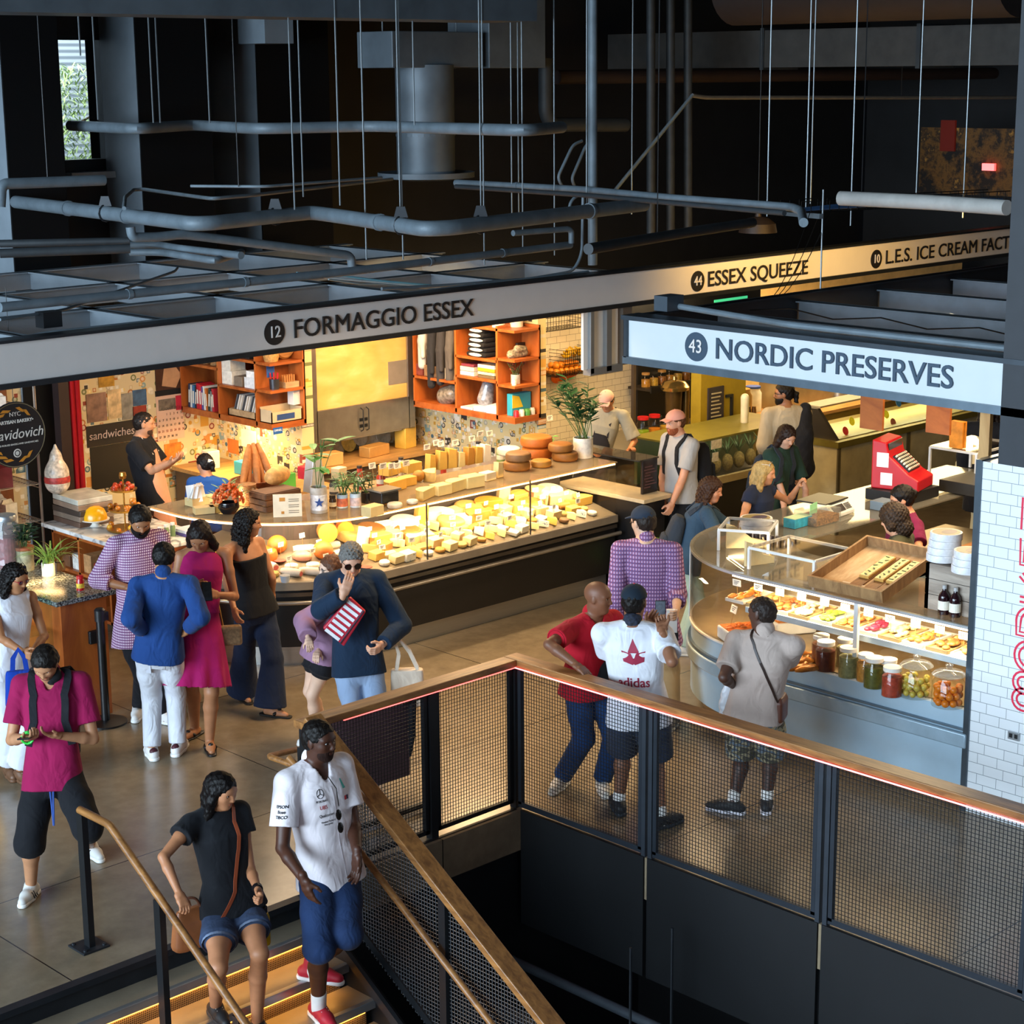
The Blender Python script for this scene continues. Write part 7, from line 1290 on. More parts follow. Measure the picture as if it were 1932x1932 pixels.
t=thing('wall_clock','round wall clock leaning on the top of the shelf end','clock',(12.06,15.84,2.185));mb=MB();mb.lathe([(.12,-.02),(.14,0),(.12,.02)],(0,0,.14),24,Matrix.Rotation(PI/2,4,'X'));put('rim',mb,wood('#8a5a2c','#b98244'),t,local=True,sm=40);mb=MB();mb.lathe([(.122,0),(0,.001)],(0,0,.14),24,Matrix.Rotation(PI/2,4,'X'));put('dial',mb,CREAM,t,local=True);mb=MB();mb.bar((0,-.006,.14),(.03,-.006,.21),.006);mb.bar((0,-.006,.14),(-.02,-.006,.22),.005);put('hands',mb,INK,t,local=True)
t=thing('basket','small round wicker basket beside the clock','basket',(11.86,15.82,2.185));mb=MB();mb.lathe([(0,0),(.07,0),(.085,.06),(.07,.12),(.06,.13),(0,.1)],n=18);put('body',mb,M('#b98a4a',.8,var=.3,vs=50,bmp=.6),t,local=True,sm=40)
for k in range(6):
 mb=MB();z=2.136+.052*k;mb.box((0,0,.024),(.24,.30-.015*k,.045));o=solo('folded_shirt','black folded shirt with white oval print, %s from the bottom of the stack'%ordn[k],'shirt',mb,cloth('#17171a',.3),(13.88+.012*(k%2),14.72,z),R.uniform(-.05,.05),'folded black shirts on the right wall shelf',35,.018)
 mb=MB();mb.lathe([(1,0),(0,.002)],(0,0,0),24,Matrix.Translation((-.125,0,.024))@Matrix.Rotation(-PI/2,4,'Y')@Matrix.Diagonal((.018,.10,1,1)));c=put('print',mb,M('#d9d4c8',.6,var=.6,vs=60),o,local=True)
for k,(c,h,w)in enumerate((('#d9cfc4',.05,.22),('#c9c0b4',.05,.22),('#7a3040',.03,.2))):box_at('book','%s book lying in the middle of the right wall shelf'%('lower white','second white','dark red')[k],'book',13.77,13.97,14.76,14.76+w,1.916+.05*k,1.916+.05*k+h-.004,c)
for k,(c,h)in enumerate((('#6a5a40',.03),('#d9cfa8',.03),('#e0a826',.035),('#e9e4d6',.035))):box_at('book','%s book lying at the right of the shelf middle, %s from bottom'%(('brown','cream','yellow','white')[k],ordn[k]),'book',13.77,13.97,14.44,14.70,1.916+.036*k,1.916+.036*k+h,c)
for k in range(3):box_at('paper_stack','stack of white papers at the bottom of the right wall shelf, %s from left'%ordn[k],'papers',13.76,13.98,14.78-.2*k+.0,14.95-.2*k+.02,1.546,1.57+.03*k,'#d5d6de',rz=.1*k,var=.03)
t=lump('plastic_bundle','silver grey plastic wrapped bundle in the right wall shelf','bundle',[([(13.9,14.72,1.66),(13.92,14.70,1.8)],[.09,.07])],M('#9a9ca4',.2,.3,var=.4,vs=30))
t=lump('plastic_bundle','clear plastic wrapped bundle at the left of the right wall shelf','bundle',[([(13.9,15.35,1.62),(13.9,15.25,1.66)],[.11,.10])],M('#7f776c',.2,var=.5,vs=30))
box_at('carton','bright blue and yellow printed carton at the shelf end','carton',13.80,14.08,14.2,14.28,1.546,1.78,'#2f9ab0');mb=MB();mb.prism([(0,0),(.16,0),(.1,.12),(0,.14)],.002,(13.80,14.199,1.63),(1,0,0),(0,0,1),(0,-1,0));put('yellow_print',mb,M('#e3c22c',.5),[o for o in COL.objects if o.get('label','').startswith('bright blue and yellow')][0])
for k,(x,c,r)in enumerate(((13.80,'#b3202a',.03),(13.88,'#d9d6cc',.03),(13.96,'#4a8a3a',.035),(14.04,'#c9c3b4',.03))):jar('tin','%s tin before the blue carton on the right wall shelf'%('red','white','green','beige')[k],(x,14.14,1.546),r,.07,M(c,.35),None,group='tins on the right wall shelf')
leafy('dried_flowers','dried pink and red flowers in a glass jar on the shelf end',(13.88,14.23,1.886),can_pot(.05,.1,'#b9b4ac'),stems(10,.17,.12,.05,.03,M('#b5524a',.7,var=.5),.3,z0=.09,seed=11,per=4));jar('jar','small cream jar beside the dried flowers',(13.79,14.16,1.886),.025,.06,M('#e3dccb',.4),None)
t=lump('cloth_pile','crumpled patterned cloths on the shelf end','cloths',[([(13.83,14.24,2.20),(14.0,14.22,2.21)],[.05,.045]),([(13.88,14.2,2.26),(13.98,14.2,2.25)],[.04,.035])],M('#8a7f68',.8,var=.8,vs=40));box_at('picture_frame','small dark framed picture on the shelf end','picture',13.98,14.1,14.3,14.33,2.17,2.30,'#1d1a18')
for k,x in enumerate((13.85,14.0)):mb=MB();mb.lathe([(0,0),(.07,0),(.07,.1),(0,.1)],n=18);solo('paper_roll','white paper roll on top of the right wall shelf, %s from left'%ordn[k],'roll',mb,M('#e6dcc8',.7),(x,14.45-.12*k,2.475),0,'rolls on the right wall shelf')
for k,(y,c,L)in enumerate(((15.60,'#c9c3bc',.55),(15.45,'#2a2a2e',.75),(15.3,'#3a383a',.7),(15.15,'#57524e',.65))):
 t=lump('hanging_shirt','%s shirt hanging beside the right wall shelf, %s from the fridge'%(('pale grey','black','charcoal','taupe')[k],ordn[k]),'shirt',[([(13.78,y-.03,2.5),(13.78,y,2.5-L*.5),(13.78,y+.01,2.5-L)],[.05,.055,.045]),([(13.78,y,2.48),(13.74,y-.05,2.5-L*.8)],[.03,.025])],cloth(c,.5),.008)
for k,(y,c)in enumerate(((15.66,'#7a3a34'),(15.52,'#8a6a4a'),(15.36,'#6a5038'),(15.18,'#a89a80'))):box_at('box','%s box on the left part of the right wall shelf, %s from the fridge'%(('maroon','brown','dark brown','grey wood')[k],ordn[k]),'box',13.77,13.95,y-.06,y+.05,1.836,1.96,c,'boxes on the right wall shelf',var=.3,vs=30)
def sheet_on(name,label,cat,px0,px1,pyt,pyb,c,yy=17.34,**k):
 a=at((px0+px1)/2,pyt,y=yy);b=at((px0+px1)/2,pyb,y=yy);w=at(px1,pyt,y=yy).x-at(px0,pyt,y=yy).x;mb=MB();mb.bx(a.x-w/2,a.x+w/2,yy,yy+.006,b.z,a.z);return put(name,mb,M(c,.6,**k)if isinstance(c,str)else c,label=label,cat=cat),a.x,w,b.z,a.z
o,cx,w,z0,z1=sheet_on('calendar','pinkish wall calendar open at August 2023 behind the chef','calendar',294,345,745,830,'#dcb8a2',var=.03)
text('month','AUGUST 2023',.042,(cx,17.335,z0+.35),(1,0,0),(0,0,1),INK,o,ext=.001);d=1
for r_ in range(5):text('dates','   '.join('%2d'%(q-1+r_*7)if 0<q-1+r_*7<32 else '  ' for q in range(7)),.036,(cx,17.335,z0+.29-.062*r_),(1,0,0),(0,0,1),M('#8a2a2a',.6)if r_==3 else INK,o,ext=.001,squeeze=.8)
mb=MB();mb.bx(cx-w*.42,cx+w*.2,17.333,17.338,z1-.16,z1-.04);mb.m=1;mb.bx(cx+w*.22,cx+w*.46,17.333,17.338,z1-.18,z1-.02);put('photo_strip',mb,[M('#6a6258',.6,var=.5,vs=20),M('#b8243c',.6)],o)
o,cx,w,z0,z1=sheet_on('poster','dark brown art poster above the calendar','poster',292,343,684,735,M('#4a2d1e',.5,var=.6,vs=5));mb=MB();mb.bx(cx-w/2-.01,cx+w/2+.01,17.334,17.35,z0-.06,z0);put('hanger_bar',mb,BLKMET,o);mb=MB();mb.prism([(-.10,0),(.08,-.04),(.16,.1),(.04,.26),(-.06,.2)],.003,(cx,17.338,z0+.05),(1,0,0),(0,0,1),(0,-1,0));put('pale_shape',mb,M('#c99a72',.6,var=.2),o)
o,cx,w,z0,z1=sheet_on('chalkboard','long chalkboard strip reading sandwiches','sign',163,256,798,838,'#1d1917');text('chalk_lettering','sandwiches',.125,(cx,17.335,(z0+z1)/2),(1,0,0),(0,0,1),M('#c9b6b2',.8),o,ext=.001,shear=.1)
sheet_on('chalkboard','large dark framed chalkboard behind the chef','sign',170,258,838,918,M('#17130f',.5,var=.4,vs=3))
for k,(a_,b_,t_,l_,c,nm)in enumerate(((162,200,742,796,'#8a6a5a','brown still life print'),(202,228,735,790,'#d9b98a','tan food print'),(228,250,742,792,'#8d8a80','grey figure print'),(250,276,735,765,'#3a5f86','blue portrait print'),(250,276,766,786,'#8c2f24','dark red print'),(185,215,706,730,'#b98a2c','yellow framed print'),(310,342,836,866,'#d97a2a','orange paper sheet'))):sheet_on('print','%s pinned to the sticker wall'%nm,'print',a_,b_,t_,l_,M(c,.6,var=.5,vs=9))
for k,(px,py,w,h,c,nm)in enumerate(((362,822,.34,.42,'#efdcae','large cream paper notice'),(470,828,.28,.2,'#f3e6c4','white paper note'),(405,842,.12,.18,'#3d4a6a','navy and white sticker'),(440,842,.2,.16,'#c9712c','orange paper'))):a=at(px,py,x=12.212);mb=MB();mb.bx(12.208,12.214,a.y-w/2,a.y+w/2,a.z-h/2,a.z+h/2);put('notice',mb,M(c,.6,var=.12,vs=9),label='%s pinned under the left wall shelf'%nm,cat='notice')
a=at(138,800,y=17.1);t=thing('curtain','narrow red curtain beside the wire shelf','curtain',(a.x,17.1,.5));mb=MB();[mb.tube([(a.x+.03*k,17.1+.02*(k%2),.5),(a.x+.03*k,17.1+.02*(k%2),2.5)],.025,8)for k in range(4)];put('cloth',mb,cloth('#a3121f',.3),t,sm=40);mb=MB();mb.bx(a.x-.16,a.x-.04,17.08,17.2,0,2.5);put('side_post',mb,M('#2a1612',.6),t)
ws=thing('wire_shelf','chrome wire shelving unit of packets at the far left','shelf',(8.9,15.9,0));WX0,WX1,WY0,WY1=8.62,9.14,15.95,16.75
for x in(WX0,WX1):
 for y in(WY0,WY1):mb=MB();mb.tube([(x,y,0),(x,y,2.4)],.014,8);put('post',mb,M('#b0a79c',.3,.85),ws,sm=40)
WZ=(.55,.92,1.28,1.64,2.02)
for z in WZ:mb=MB();[mb.bar((WX0,y,z),(WX1,y,z),.006)for y in[WY0+.05*i for i in range(17)]];[mb.bar((x,WY0,z),(x,WY1,z),.010)for x in(WX0,WX1)];[mb.bar((x,WY0,z-.04),(x,WY1,z-.04),.008)for x in(WX0,WX1)];put('wire_tray',mb,M('#b0a79c',.3,.85),ws)
cols={'pale green':'#a9c9b8','yellow topped':'#d9b03a','blue':'#2a58b0','lime green':'#7fb536','cream':'#d9d0b8','brown':'#7a5236','bright yellow':'#e0c020','white':'#e4e2dc','maroon':'#6a2430'}
nm=list(cols);k=0
for zi,z in enumerate(WZ):
 for i in range(4):
  n_=nm[(zi*4+i*3)%len(nm)];y=16.05+.19*i;mb=MB();h=R.uniform(.16,.26);mb.bx(-.07,.07,-.065,.065,0,h*.85);mb.prism([(-.07,h*.85),(.07,h*.85),(.05,h),(-.05,h)],.02,(0,.01,0),(1,0,0),(0,0,1));mb.m=1;mb.bx(-.074,-.07,-.04,.04,h*.2,h*.65);solo('packet','%s packet on the wire shelf, %s level up, %s from the front'%(n_,ordn[zi],ordn[i]),'packet',mb,[M(cols[n_],.35,var=.15,vs=20),M('#e9e4d8',.5)],(WX0+.14+R.uniform(0,.1),y,z+.006),R.uniform(-.2,.2),'packets on the wire shelf',35,.012)
t=thing('hanging_ham','netted ham in printed wrapping hanging on the wire shelf','ham',tuple(at(108,922,y=15.86)));c=at(107,890,y=15.86);F=Field(.007);F.chain([c+Vector((0,0,-.10)),c+Vector((0,0,.0)),c+Vector((0,0,.16)),c+Vector((0,0,.26))],[.12,.11,.05,.012],.03);npmesh('ham',[(*F.mesh(),0)],M('#c9b9a6',.35,var=.5,vs=25),t);mb=MB();mb.lathe([(.122,0),(.125,.03),(.12,.06)],c+Vector((0,0,-.1)),24);put('red_band',mb,M('#a8342c',.5,var=.4,vs=30),t,sm=40)
box_at('appliance','white and black appliance on top of the wire shelf','appliance',8.66,9.0,16.0,16.4,2.4,2.5,'#cfd6d8')
box_at('cabinet','tall orange wood cabinet at the left edge of the picture','cabinet',7.75,8.25,15.6,16.3,0,2.05,ORANGE)
c=at(28,820,y=13.6);t=thing('round_sign','round black bakery sign reading Davidovich','sign',tuple(c));mb=MB();mb.lathe([(.27,0),(.27,.02),(0,.02)],c,40,Matrix.Rotation(PI/2,4,'X'));put('disc',mb,M('#17181d',.4,var=.05),t);CRM=M('#e9e4da',.5);U,V_=(1,0,0),(0,0,1);c2=c+Vector((0,-.022,0))
mb=MB();[mb.lathe([(r1,0),(r1+.006,.001)],c2,40,Matrix.Rotation(PI/2,4,'X'),cap=False)for r1 in(.258,)];put('rim_line',mb,M('#8a7a5a',.5),t)
text('lettering','Davidovich',.115,c2+Vector((.0,0,.005)),U,V_,CRM,t,shear=.25,ext=.001,squeeze=.95);text('lettering','NYC',.05,c2+Vector((.0,0,.17)),U,V_,CRM,t,ext=.001);text('lettering','\u2022ARTISAN BAKERY\u2022',.038,c2+Vector((0,0,.11)),U,V_,CRM,t,ext=.001,bold=.001);text('lettering','HAND ROLLED BAGELS AND SANDWICHES',.020,c2+Vector((0,0,-.075)),U,V_,CRM,t,ext=.001)
mb=MB();mb.lathe([(.036,0),(.026,.001)],c2+Vector((0,0,-.15)),20,Matrix.Rotation(PI/2,4,'X'),cap=False);mb.lathe([(.018,0),(0,.001)],c2+Vector((0,0,-.15)),16,Matrix.Rotation(PI/2,4,'X'));put('seal',mb,CRM,t)
for s_ in(1,-1):mb=MB();[mb.prism([(0,0),(.07,.018),(.10,.0),(.03,-.014)],.002,c2+Vector((.2*math.cos(a)*.95,-.001,s_*.2*math.sin(a)*1.05)),(-math.sin(a),0,s_*math.cos(a)*.8),(math.cos(a),0,s_*math.sin(a)),(0,-1,0))for a in(.75,1.05,1.75,2.05,2.35)];put('wheat_mark',mb,M('#d98f2c',.5),t)
mb=MB();mb.tube([c+Vector((0,-.01,.26)),c+Vector((0,-.01,1.2))],.003,5);put('cord',mb,BLKMET,t)
GA=lambda px,py:(lambda v:(v.x,v.y,.90))(at(px,py,z=.90))
for k in range(5):
 a=GA(150,985);mb=MB();mb.bx(-.19,.19,-.24,.24,0,.052);solo('flat_box','flat wrapped box, %s from the bottom of the marble table stack'%ordn[k],'box',mb,M(('#5a4438','#7a6a5c','#3f3630','#8a7462','#b9b6a8')[k],.3,var=.3,vs=8),(a[0]+.05,a[1],.90+.055*k),R.uniform(-.05,.05),'flat boxes on the marble table',35,.004)
t=thing('cake_stand','yellow domed cover on a white cake stand','cake stand',GA(180,992));mb=MB();mb.lathe([(0,0),(.06,0),(.035,.02),(.03,.05),(.135,.06),(.14,.07),(0,.07)],n=28);put('stand',mb,M('#d9d6cc',.3),t,local=True,sm=50);mb=MB();mb.lathe([(.118,.07),(.115,.11),(.09,.165),(.05,.19),(0,.197)],n=28);put('dome',mb,M('#e0a010',.25,var=.05),t,local=True,sm=60)
t=thing('tiered_stand','gold tiered stand of fruit and jars on the marble table','stand',GA(237,1000));mb=MB();mb.tube([(0,0,0),(0,0,.5)],.008,8);mb.lathe([(.03,.5),(.036,.53),(.03,.56)],n=12);put('pole',mb,M('#b98a3c',.25,.9),t,local=True);mb=MB();[mb.lathe([(0,z),(r,z+.005),(r+.01,z+.025)],n=24)for z,r in((.0,.17),(.19,.15),(.38,.12))];put('tray',mb,M('#b98a3c',.25,.9),t,local=True,sm=40)
for k in range(40):
 lv=k%3;r_=(.15,.13,.09)[lv];a=R.uniform(0,6.28);b=GA(237,1000);mb=MB();mb.ball((0,0,.025),.026,10,7);solo('fruit','small %s fruit on the %s tier of the gold stand'%(('golden','amber','red gold')[k%3 if lv else(k//3)%3],('lowest','middle','top')[lv]),'fruit',mb,M(('#d9a02c','#b86a1c','#b33c20')[k%3 if lv else(k//3)%3],.25),(b[0]+r_*math.cos(a),b[1]+r_*math.sin(a),.90+(.006,.196,.386)[lv]+.02*(k%2)),0,'fruit on the gold tiered stand',60)
for k in range(4):a=GA(305,1015);jar('bottle','small green bottle on the near end of the marble table, %s from left'%ordn[k],(a[0]-.15+.09*k,a[1]-.1+.03*k,.90),.025,.11,M('#6f8a5a',.2),M('#e4e2dc',.4),group='bottles on the marble table')
for k in range(7):box_at('carton','%s carton on the low shelf of the marble table, %s from the far end'%(('brown','white','tan','red','cream','grey','olive')[k],ordn[k]),'carton',9.24,9.5,15.66-.19*k,15.8-.19*k,.48,.48+.12+.03*(k%3),('#7a5236','#d9d6cc','#b98a5a','#9a3020','#d9cfae','#8d8f92','#8a8a4a')[k],'cartons under the marble table',var=.3,vs=20)
GB=lambda px,py:(lambda v:(v.x,v.y,1.05))(at(px,py,z=1.05))
t=thing('glass_dispenser','large clear glass drink dispenser with metal lid at the left edge','dispenser',GB(16,1078));mb=MB();mb.lathe([(0,.01),(.12,.01),(.125,.1),(.11,.13),(.125,.2),(.12,.38),(.09,.43),(.09,.45)],n=28);put('glass',mb,glass('#dfe4e6',1,'ribbed_glass',.12),t,local=True,sm=50);mb=MB();mb.lathe([(.095,.44),(.10,.47),(.09,.49),(0,.495)],n=28);put('lid',mb,ALU,t,local=True,sm=40);mb=MB();mb.lathe([(0,.02),(.07,.02),(.07,.3),(0,.3)],n=16);put('red_contents',mb,M('#b35a5a',.5,var=.4,vs=14),t,local=True)
leafy('potted_plant','dark red leaved plant in a patchwork painted pot',GB(48,1075),can_pot(.075,.19,'#b9b08a',M('#b5aa86',.5,var=.5,vs=14)),stems(12,.24,.10,.09,.045,M('#2f4a34',.4,var=.5,vs=8),.4,z0=.17,seed=21,per=7))
a=GB(48,1075);mb=MB();mb.lathe([(.074,.175),(.083,.18),(.083,.205),(.074,.205)],n=22);put('terracotta_rim',mb,M('#b5613c',.7),[o for o in COL.objects if o.get('label','').startswith('dark red leaved')][0],local=True,sm=40)
leafy('spider_plant','green and white spider plant in a small white pot',GB(92,1085),can_pot(.055,.11,'#dcdad2'),grassy(46,.36,.016,M('#8fb04e',.5,var=.35,vs=30),.10,1.9,3))
leafy('dry_plant','withered brown spider plant behind the white pot',GB(112,1075),can_pot(.05,.07,'#6a5038'),grassy(26,.3,.012,M('#9a7f4a',.6,var=.3),.07,2.2,9))
jar('jar','small red jar with yellow label on the granite counter',GB(152,1113),.032,.10,M('#a8141c',.2),M('#c01c22',.3),band=M('#d9b43a',.5,var=.5,vs=30))
a=at(160,1330,z=0);t=thing('stanchion','black retractable belt stanchion before the orange counter','stanchion',(a.x-.12,12.72,0));mb=MB();mb.tube([(0,0,.02),(0,0,.93)],.034,14);put('post',mb,M('#121214',.35),t,local=True,sm=40);mb=MB();mb.lathe([(.042,.86),(.044,.95),(.03,.965),(0,.965)],n=16);mb.bx(.03,.065,-.025,.025,.86,.93);put('belt_head',mb,M('#1b1b1e',.4),t,local=True,sm=40);mb=MB();mb.lathe([(.17,0),(.17,.015),(.05,.03),(0,.03)],n=28);put('base',mb,M('#141416',.4),t,local=True,sm=40)
for k,(px,py)in enumerate(((345,1025),(355,1010))):a=GA(px,py);box_at('booklet','stack of purple booklets by the glass counter end, %s'%('lower','upper')[k],'booklet',9.75,9.95,14.42+.0*k,14.62,.90+.03*k,.928+.03*k,('#5a4a8a','#cfd0da')[k])
# ================================================================ juice stall, kitchen, fruit case
BK=M('#1c1a18',.4,.5)
def wbasket(name,label,x,y,z,w,d,h,mat=BK):
 t=thing(name,label,'basket',(x,y,z));mb=MB();[mb.bar((x-w/2,y-d/2,z+k*h/4),(x+w/2,y-d/2,z+k*h/4),.005)for k in range(5)];[mb.bar((x-w/2+w*i/14,y-d/2,z),(x-w/2+w*i/14,y-d/2,z+h),.004)for i in range(15)];[mb.bar((x-w/2+w*i/14,y-d/2,z),(x-w/2+w*i/14,y+d/2,z),.004)for i in range(15)];[mb.bar((x+s_*w/2,y-d/2,z+k*h/4),(x+s_*w/2,y+d/2,z+k*h/4),.005)for k in range(5)for s_ in(-1,1)];put('wire',mb,mat,t);return t
BX=lambda px,py:at(px,py,y=14.87)
a=BX(1078,668);wbasket('wire_basket','black wire basket of bananas on the tiled wall',a.x,14.87,a.z-.09,.46,.26,.16);YEL=M('#dcae1c',.5,var=.15)
for k in range(9):mb=MB();mb.tube([(-.09,0,.05),(-.04,0,.015),(.03,0,.01),(.09,0,.045)],[.008,.019,.019,.008],8);o=solo('banana','yellow banana in the black wire basket, %s in the bunch'%ordn[k],'banana',mb,YEL,(a.x-.14+.04*k,14.81+.03*(k%3),a.z-.02+.022*(k%3)),.3*k,'bananas in the wire basket',60)
b=BX(1062,695);wbasket('wire_basket','wire tray of oranges on the tiled wall',b.x,14.86,b.z-.06,.52,.28,.06);ORG=M('#e08a1a',.5,var=.1,bmp=.1,bs=90)
k=0
for lv,(nx,ny)in enumerate(((6,3),(5,2))):
 for i in range(nx):
  for j in range(ny):mb=MB();mb.ball((0,0,.038),.038,12,8);solo('orange','orange in the wire tray, %s layer, %s of the pile'%(('lower','upper')[lv],ordn[k if lv==0 else k-18]),'orange',mb,ORG,(b.x-.2+.08*i+.04*lv,14.78+.08*j+.04*lv,b.z-.05+.062*lv),0,'oranges in the wire tray',60);k+=1
c=BX(1040,605);wbasket('wire_basket','big dark wire basket hung high on the tiled wall',c.x+.1,14.88,c.z-.1,.62,.24,.2);a=BX(1075,712);lump('cloth_bundle','bright orange cloth bundle under the orange tray','cloth',[([(a.x-.15,14.94,a.z),(a.x+.12,14.94,a.z+.06)],[.06,.07])],cloth('#d9651c',.5))
t=leafy('potted_plant','large dark glossy plant in a white pot at the counter end',top_at(1100,862),can_pot(.10,.20,'#dcd8ce'),stems(17,.62,.34,.13,.05,DGRN,.25,(-.12,0),.18,31,per=11));leafy('potted_plant','trailing green vine in a small pot at the counter end',(13.45,13.5,T-.115),can_pot(.07,.1,'#c9c4b8'),stems(10,.12,.22,.07,.06,GRN2,.9,(.06,-.06),.1,33,per=6))
mc=thing('juice_machine','stainless juice dispenser machine on the back counter','machine',(16.75,14.5,.94));mb=MB();mb.bx(-.16,.16,-.14,.14,0,.06);mb.bx(.12,.19,-.10,.10,.0,.55);put('body',mb,M('#b59a62',.25,.9),mc,local=True,bev=.02);mb=MB();mb.lathe([(.17,.50),(.18,.54),(.13,.60),(.03,.62),(.025,.66),(0,.67)],(0.02,0,0),24);put('dome',mb,M('#c9ab6a',.2,.9),mc,local=True,sm=50);mb=MB();mb.lathe([(.09,.1),(.11,.5)],(0,0,0),20);put('drum',mb,M('#6a5636',.3,.7),mc,local=True,sm=40)
for k,(x,c_,lid)in enumerate(((16.05,'#8fae2c','#c01e26'),(16.25,'#d98a2c','#c01e26'),(16.45,'#c9a03c',None))):jar('pitcher','clear pitcher of %s on the back counter of the juice stall'%('green juice','orange juice','pale juice')[k],(x,14.35,.94),.075,.26,GL2,M(lid,.4)if lid else None,M(c_,.4),'juice pitchers',fh=.5,lidh=.03,cat='pitcher')
for k in range(10):jar('jar','small glass jar of dried fruit on the dark shelf, %s from left'%ordn[k],(16.55+.145*k,14.76,1.47),.055,.15,GL2,GL2 if k%2 else M('#b98a4a',.3),M(('#c98a2c','#d9a83c','#a86a2c')[k%3],.6,var=.3,vs=40),'jars on the dark shelf',fh=.6)
t=thing('wall_outlet','outlet with a cable on the tiled wall of the juice stall','outlet',(15.95,14.99,1.2));mb=MB();mb.bx(15.9,16.0,14.985,15.0,1.2,1.3);put('plate',mb,WHITE,t);mb=MB();mb.tube([(15.95,14.98,1.25),(16.1,14.9,1.2),(16.4,14.85,1.05)],.006,6);put('cable',mb,BLKMET,t)
pst=MB();pst.bx(15.72,15.76,14.2,14.24,.94,2.75);put('stall_post',pst,M('#3a3028',.5),label='thin dark post in the middle of the juice stall',cat='post')
t=thing('notice','dark framed notice on the olive wall panel','notice',(17.0,13.94,1.3));a=at(1350,762,y=13.94);mb=MB();mb.bx(a.x-.14,a.x+.14,13.93,13.95,a.z-.24,a.z+.2);put('board',mb,M('#2a2630',.5),t);mb=MB();[mb.bx(a.x-.09,a.x+.09-.02*(k%3),13.925,13.93,a.z+.12-.045*k,a.z+.135-.045*k)for k in range(7)];put('text_line',mb,M('#a59c86',.6),t)
t=thing('wall_bracket','dark vertical handle on the olive wall','handle',(17.3,13.94,1.2));a=at(1378,775,y=13.94);mb=MB();mb.bx(a.x,a.x+.03,13.92,13.95,a.z-.18,a.z+.2);mb.bx(a.x-.09,a.x,13.92,13.95,a.z+.17,a.z+.2);put('bar',mb,BLKMET,t)
lump('plastic_sleeve','clear stack of plastic cups on the fruit case','cups',[([(16.85,13.5,1.17),(16.85,13.5,1.45)],[.045,.05])],M('#cfc9b0',.2))
for k in range(9):
 t=thing('pineapple','pineapple in the chilled glass case, %s from left'%ordn[k],'pineapple',(15.5+.21*k,13.5,.64),.4*k,'pineapples in the glass case');mb=MB();mb.ball((0,0,.10),(.068,.068,.10),14,10);put('fruit',mb,M('#6a5a2a',.7,var=.5,vs=45,bmp=.8,bs=60),t,local=True,sm=60);mb=MB();[mb.leaf((0,0,.19),(math.cos(2.4*i)*.5,math.sin(2.4*i)*.5,1),.14+.05*(i%3),.022,droop=.5)for i in range(14)];put('crown',mb,M('#3a5a3a',.5,var=.3),t,local=True)
for k,px in enumerate((1352,1350)):a=at(px,(838,862)[k],y=13.15);mb=MB();s_=(.09,.05)[k];mb.bx(a.x-s_,a.x+s_,13.15,13.155,a.z-.05,a.z+.05);put('paper_sign',mb,M('#c9c4b0',.6,var=.25,vs=30),label=('wide','small square')[k]+' white paper sign taped on the pineapple case',cat='sign')
KA=lambda px,py:(lambda v:(v.x,v.y,.88))(at(px,py,z=.88))
for k,(px,py,r_,h,c_,n_)in enumerate(((1397,790,.14,.38,'#b08a4a','tall ribbed steel bucket'),(1420,775,.11,.30,'#dfe0da','white tub with blue lid'),(1412,797,.03,.2,'#4a3a1c','slim dark bottle'),(1422,797,.03,.2,'#6a4a1c','amber slim bottle'),(1455,760,.1,.3,'#8a8378','grey steel pot'),(1582,755,.09,.2,'#9a958c','small steel pan'))):jar('container',n_+' on the lit kitchen counter',KA(px,py),r_,h,M(c_,.35,.5 if k in(0,4,5)else 0,var=.2),M('#2a4fa8',.4)if k==1 else None,group=None,cat='container')
for k,(x0,x1,z0,z1,c_)in enumerate(((19.0,20.1,.88,1.25,'#a89a80'),(20.2,21.2,.88,1.15,'#8a7a5c'),(19.4,20.6,1.25,1.55,'#c9b690'))):box_at('oven','steel kitchen oven box, %s'%('left and low','right one','stacked on top')[k],'oven',x0,x1,14.6,15.0,z0,z1,M(c_,.35,.6))
FR=M('#b0242a',.5,var=.4,vs=30)
for k,(px,py,c_)in enumerate(((1595,813,'#b5302a'),(1607,795,'#d9d22c'),(1672,782,'#d9d22c'),(1685,797,'#8a4a30'),(1695,760,'#2f5f7a'))):a=at(px,py,y=12.46);mb=MB();mb.lathe([(.05,0),(.05,.004),(0,.004)],(0,0,0),14,Matrix.Rotation(1.2,4,'X'));solo('flavour_tag','%s flavour tag inside the ice cream glass'%('strawberry red','left yellow','right yellow','round brown','blue')[k],'tag',mb,M(c_,.5,var=.2,vs=40,emit=.15),a)
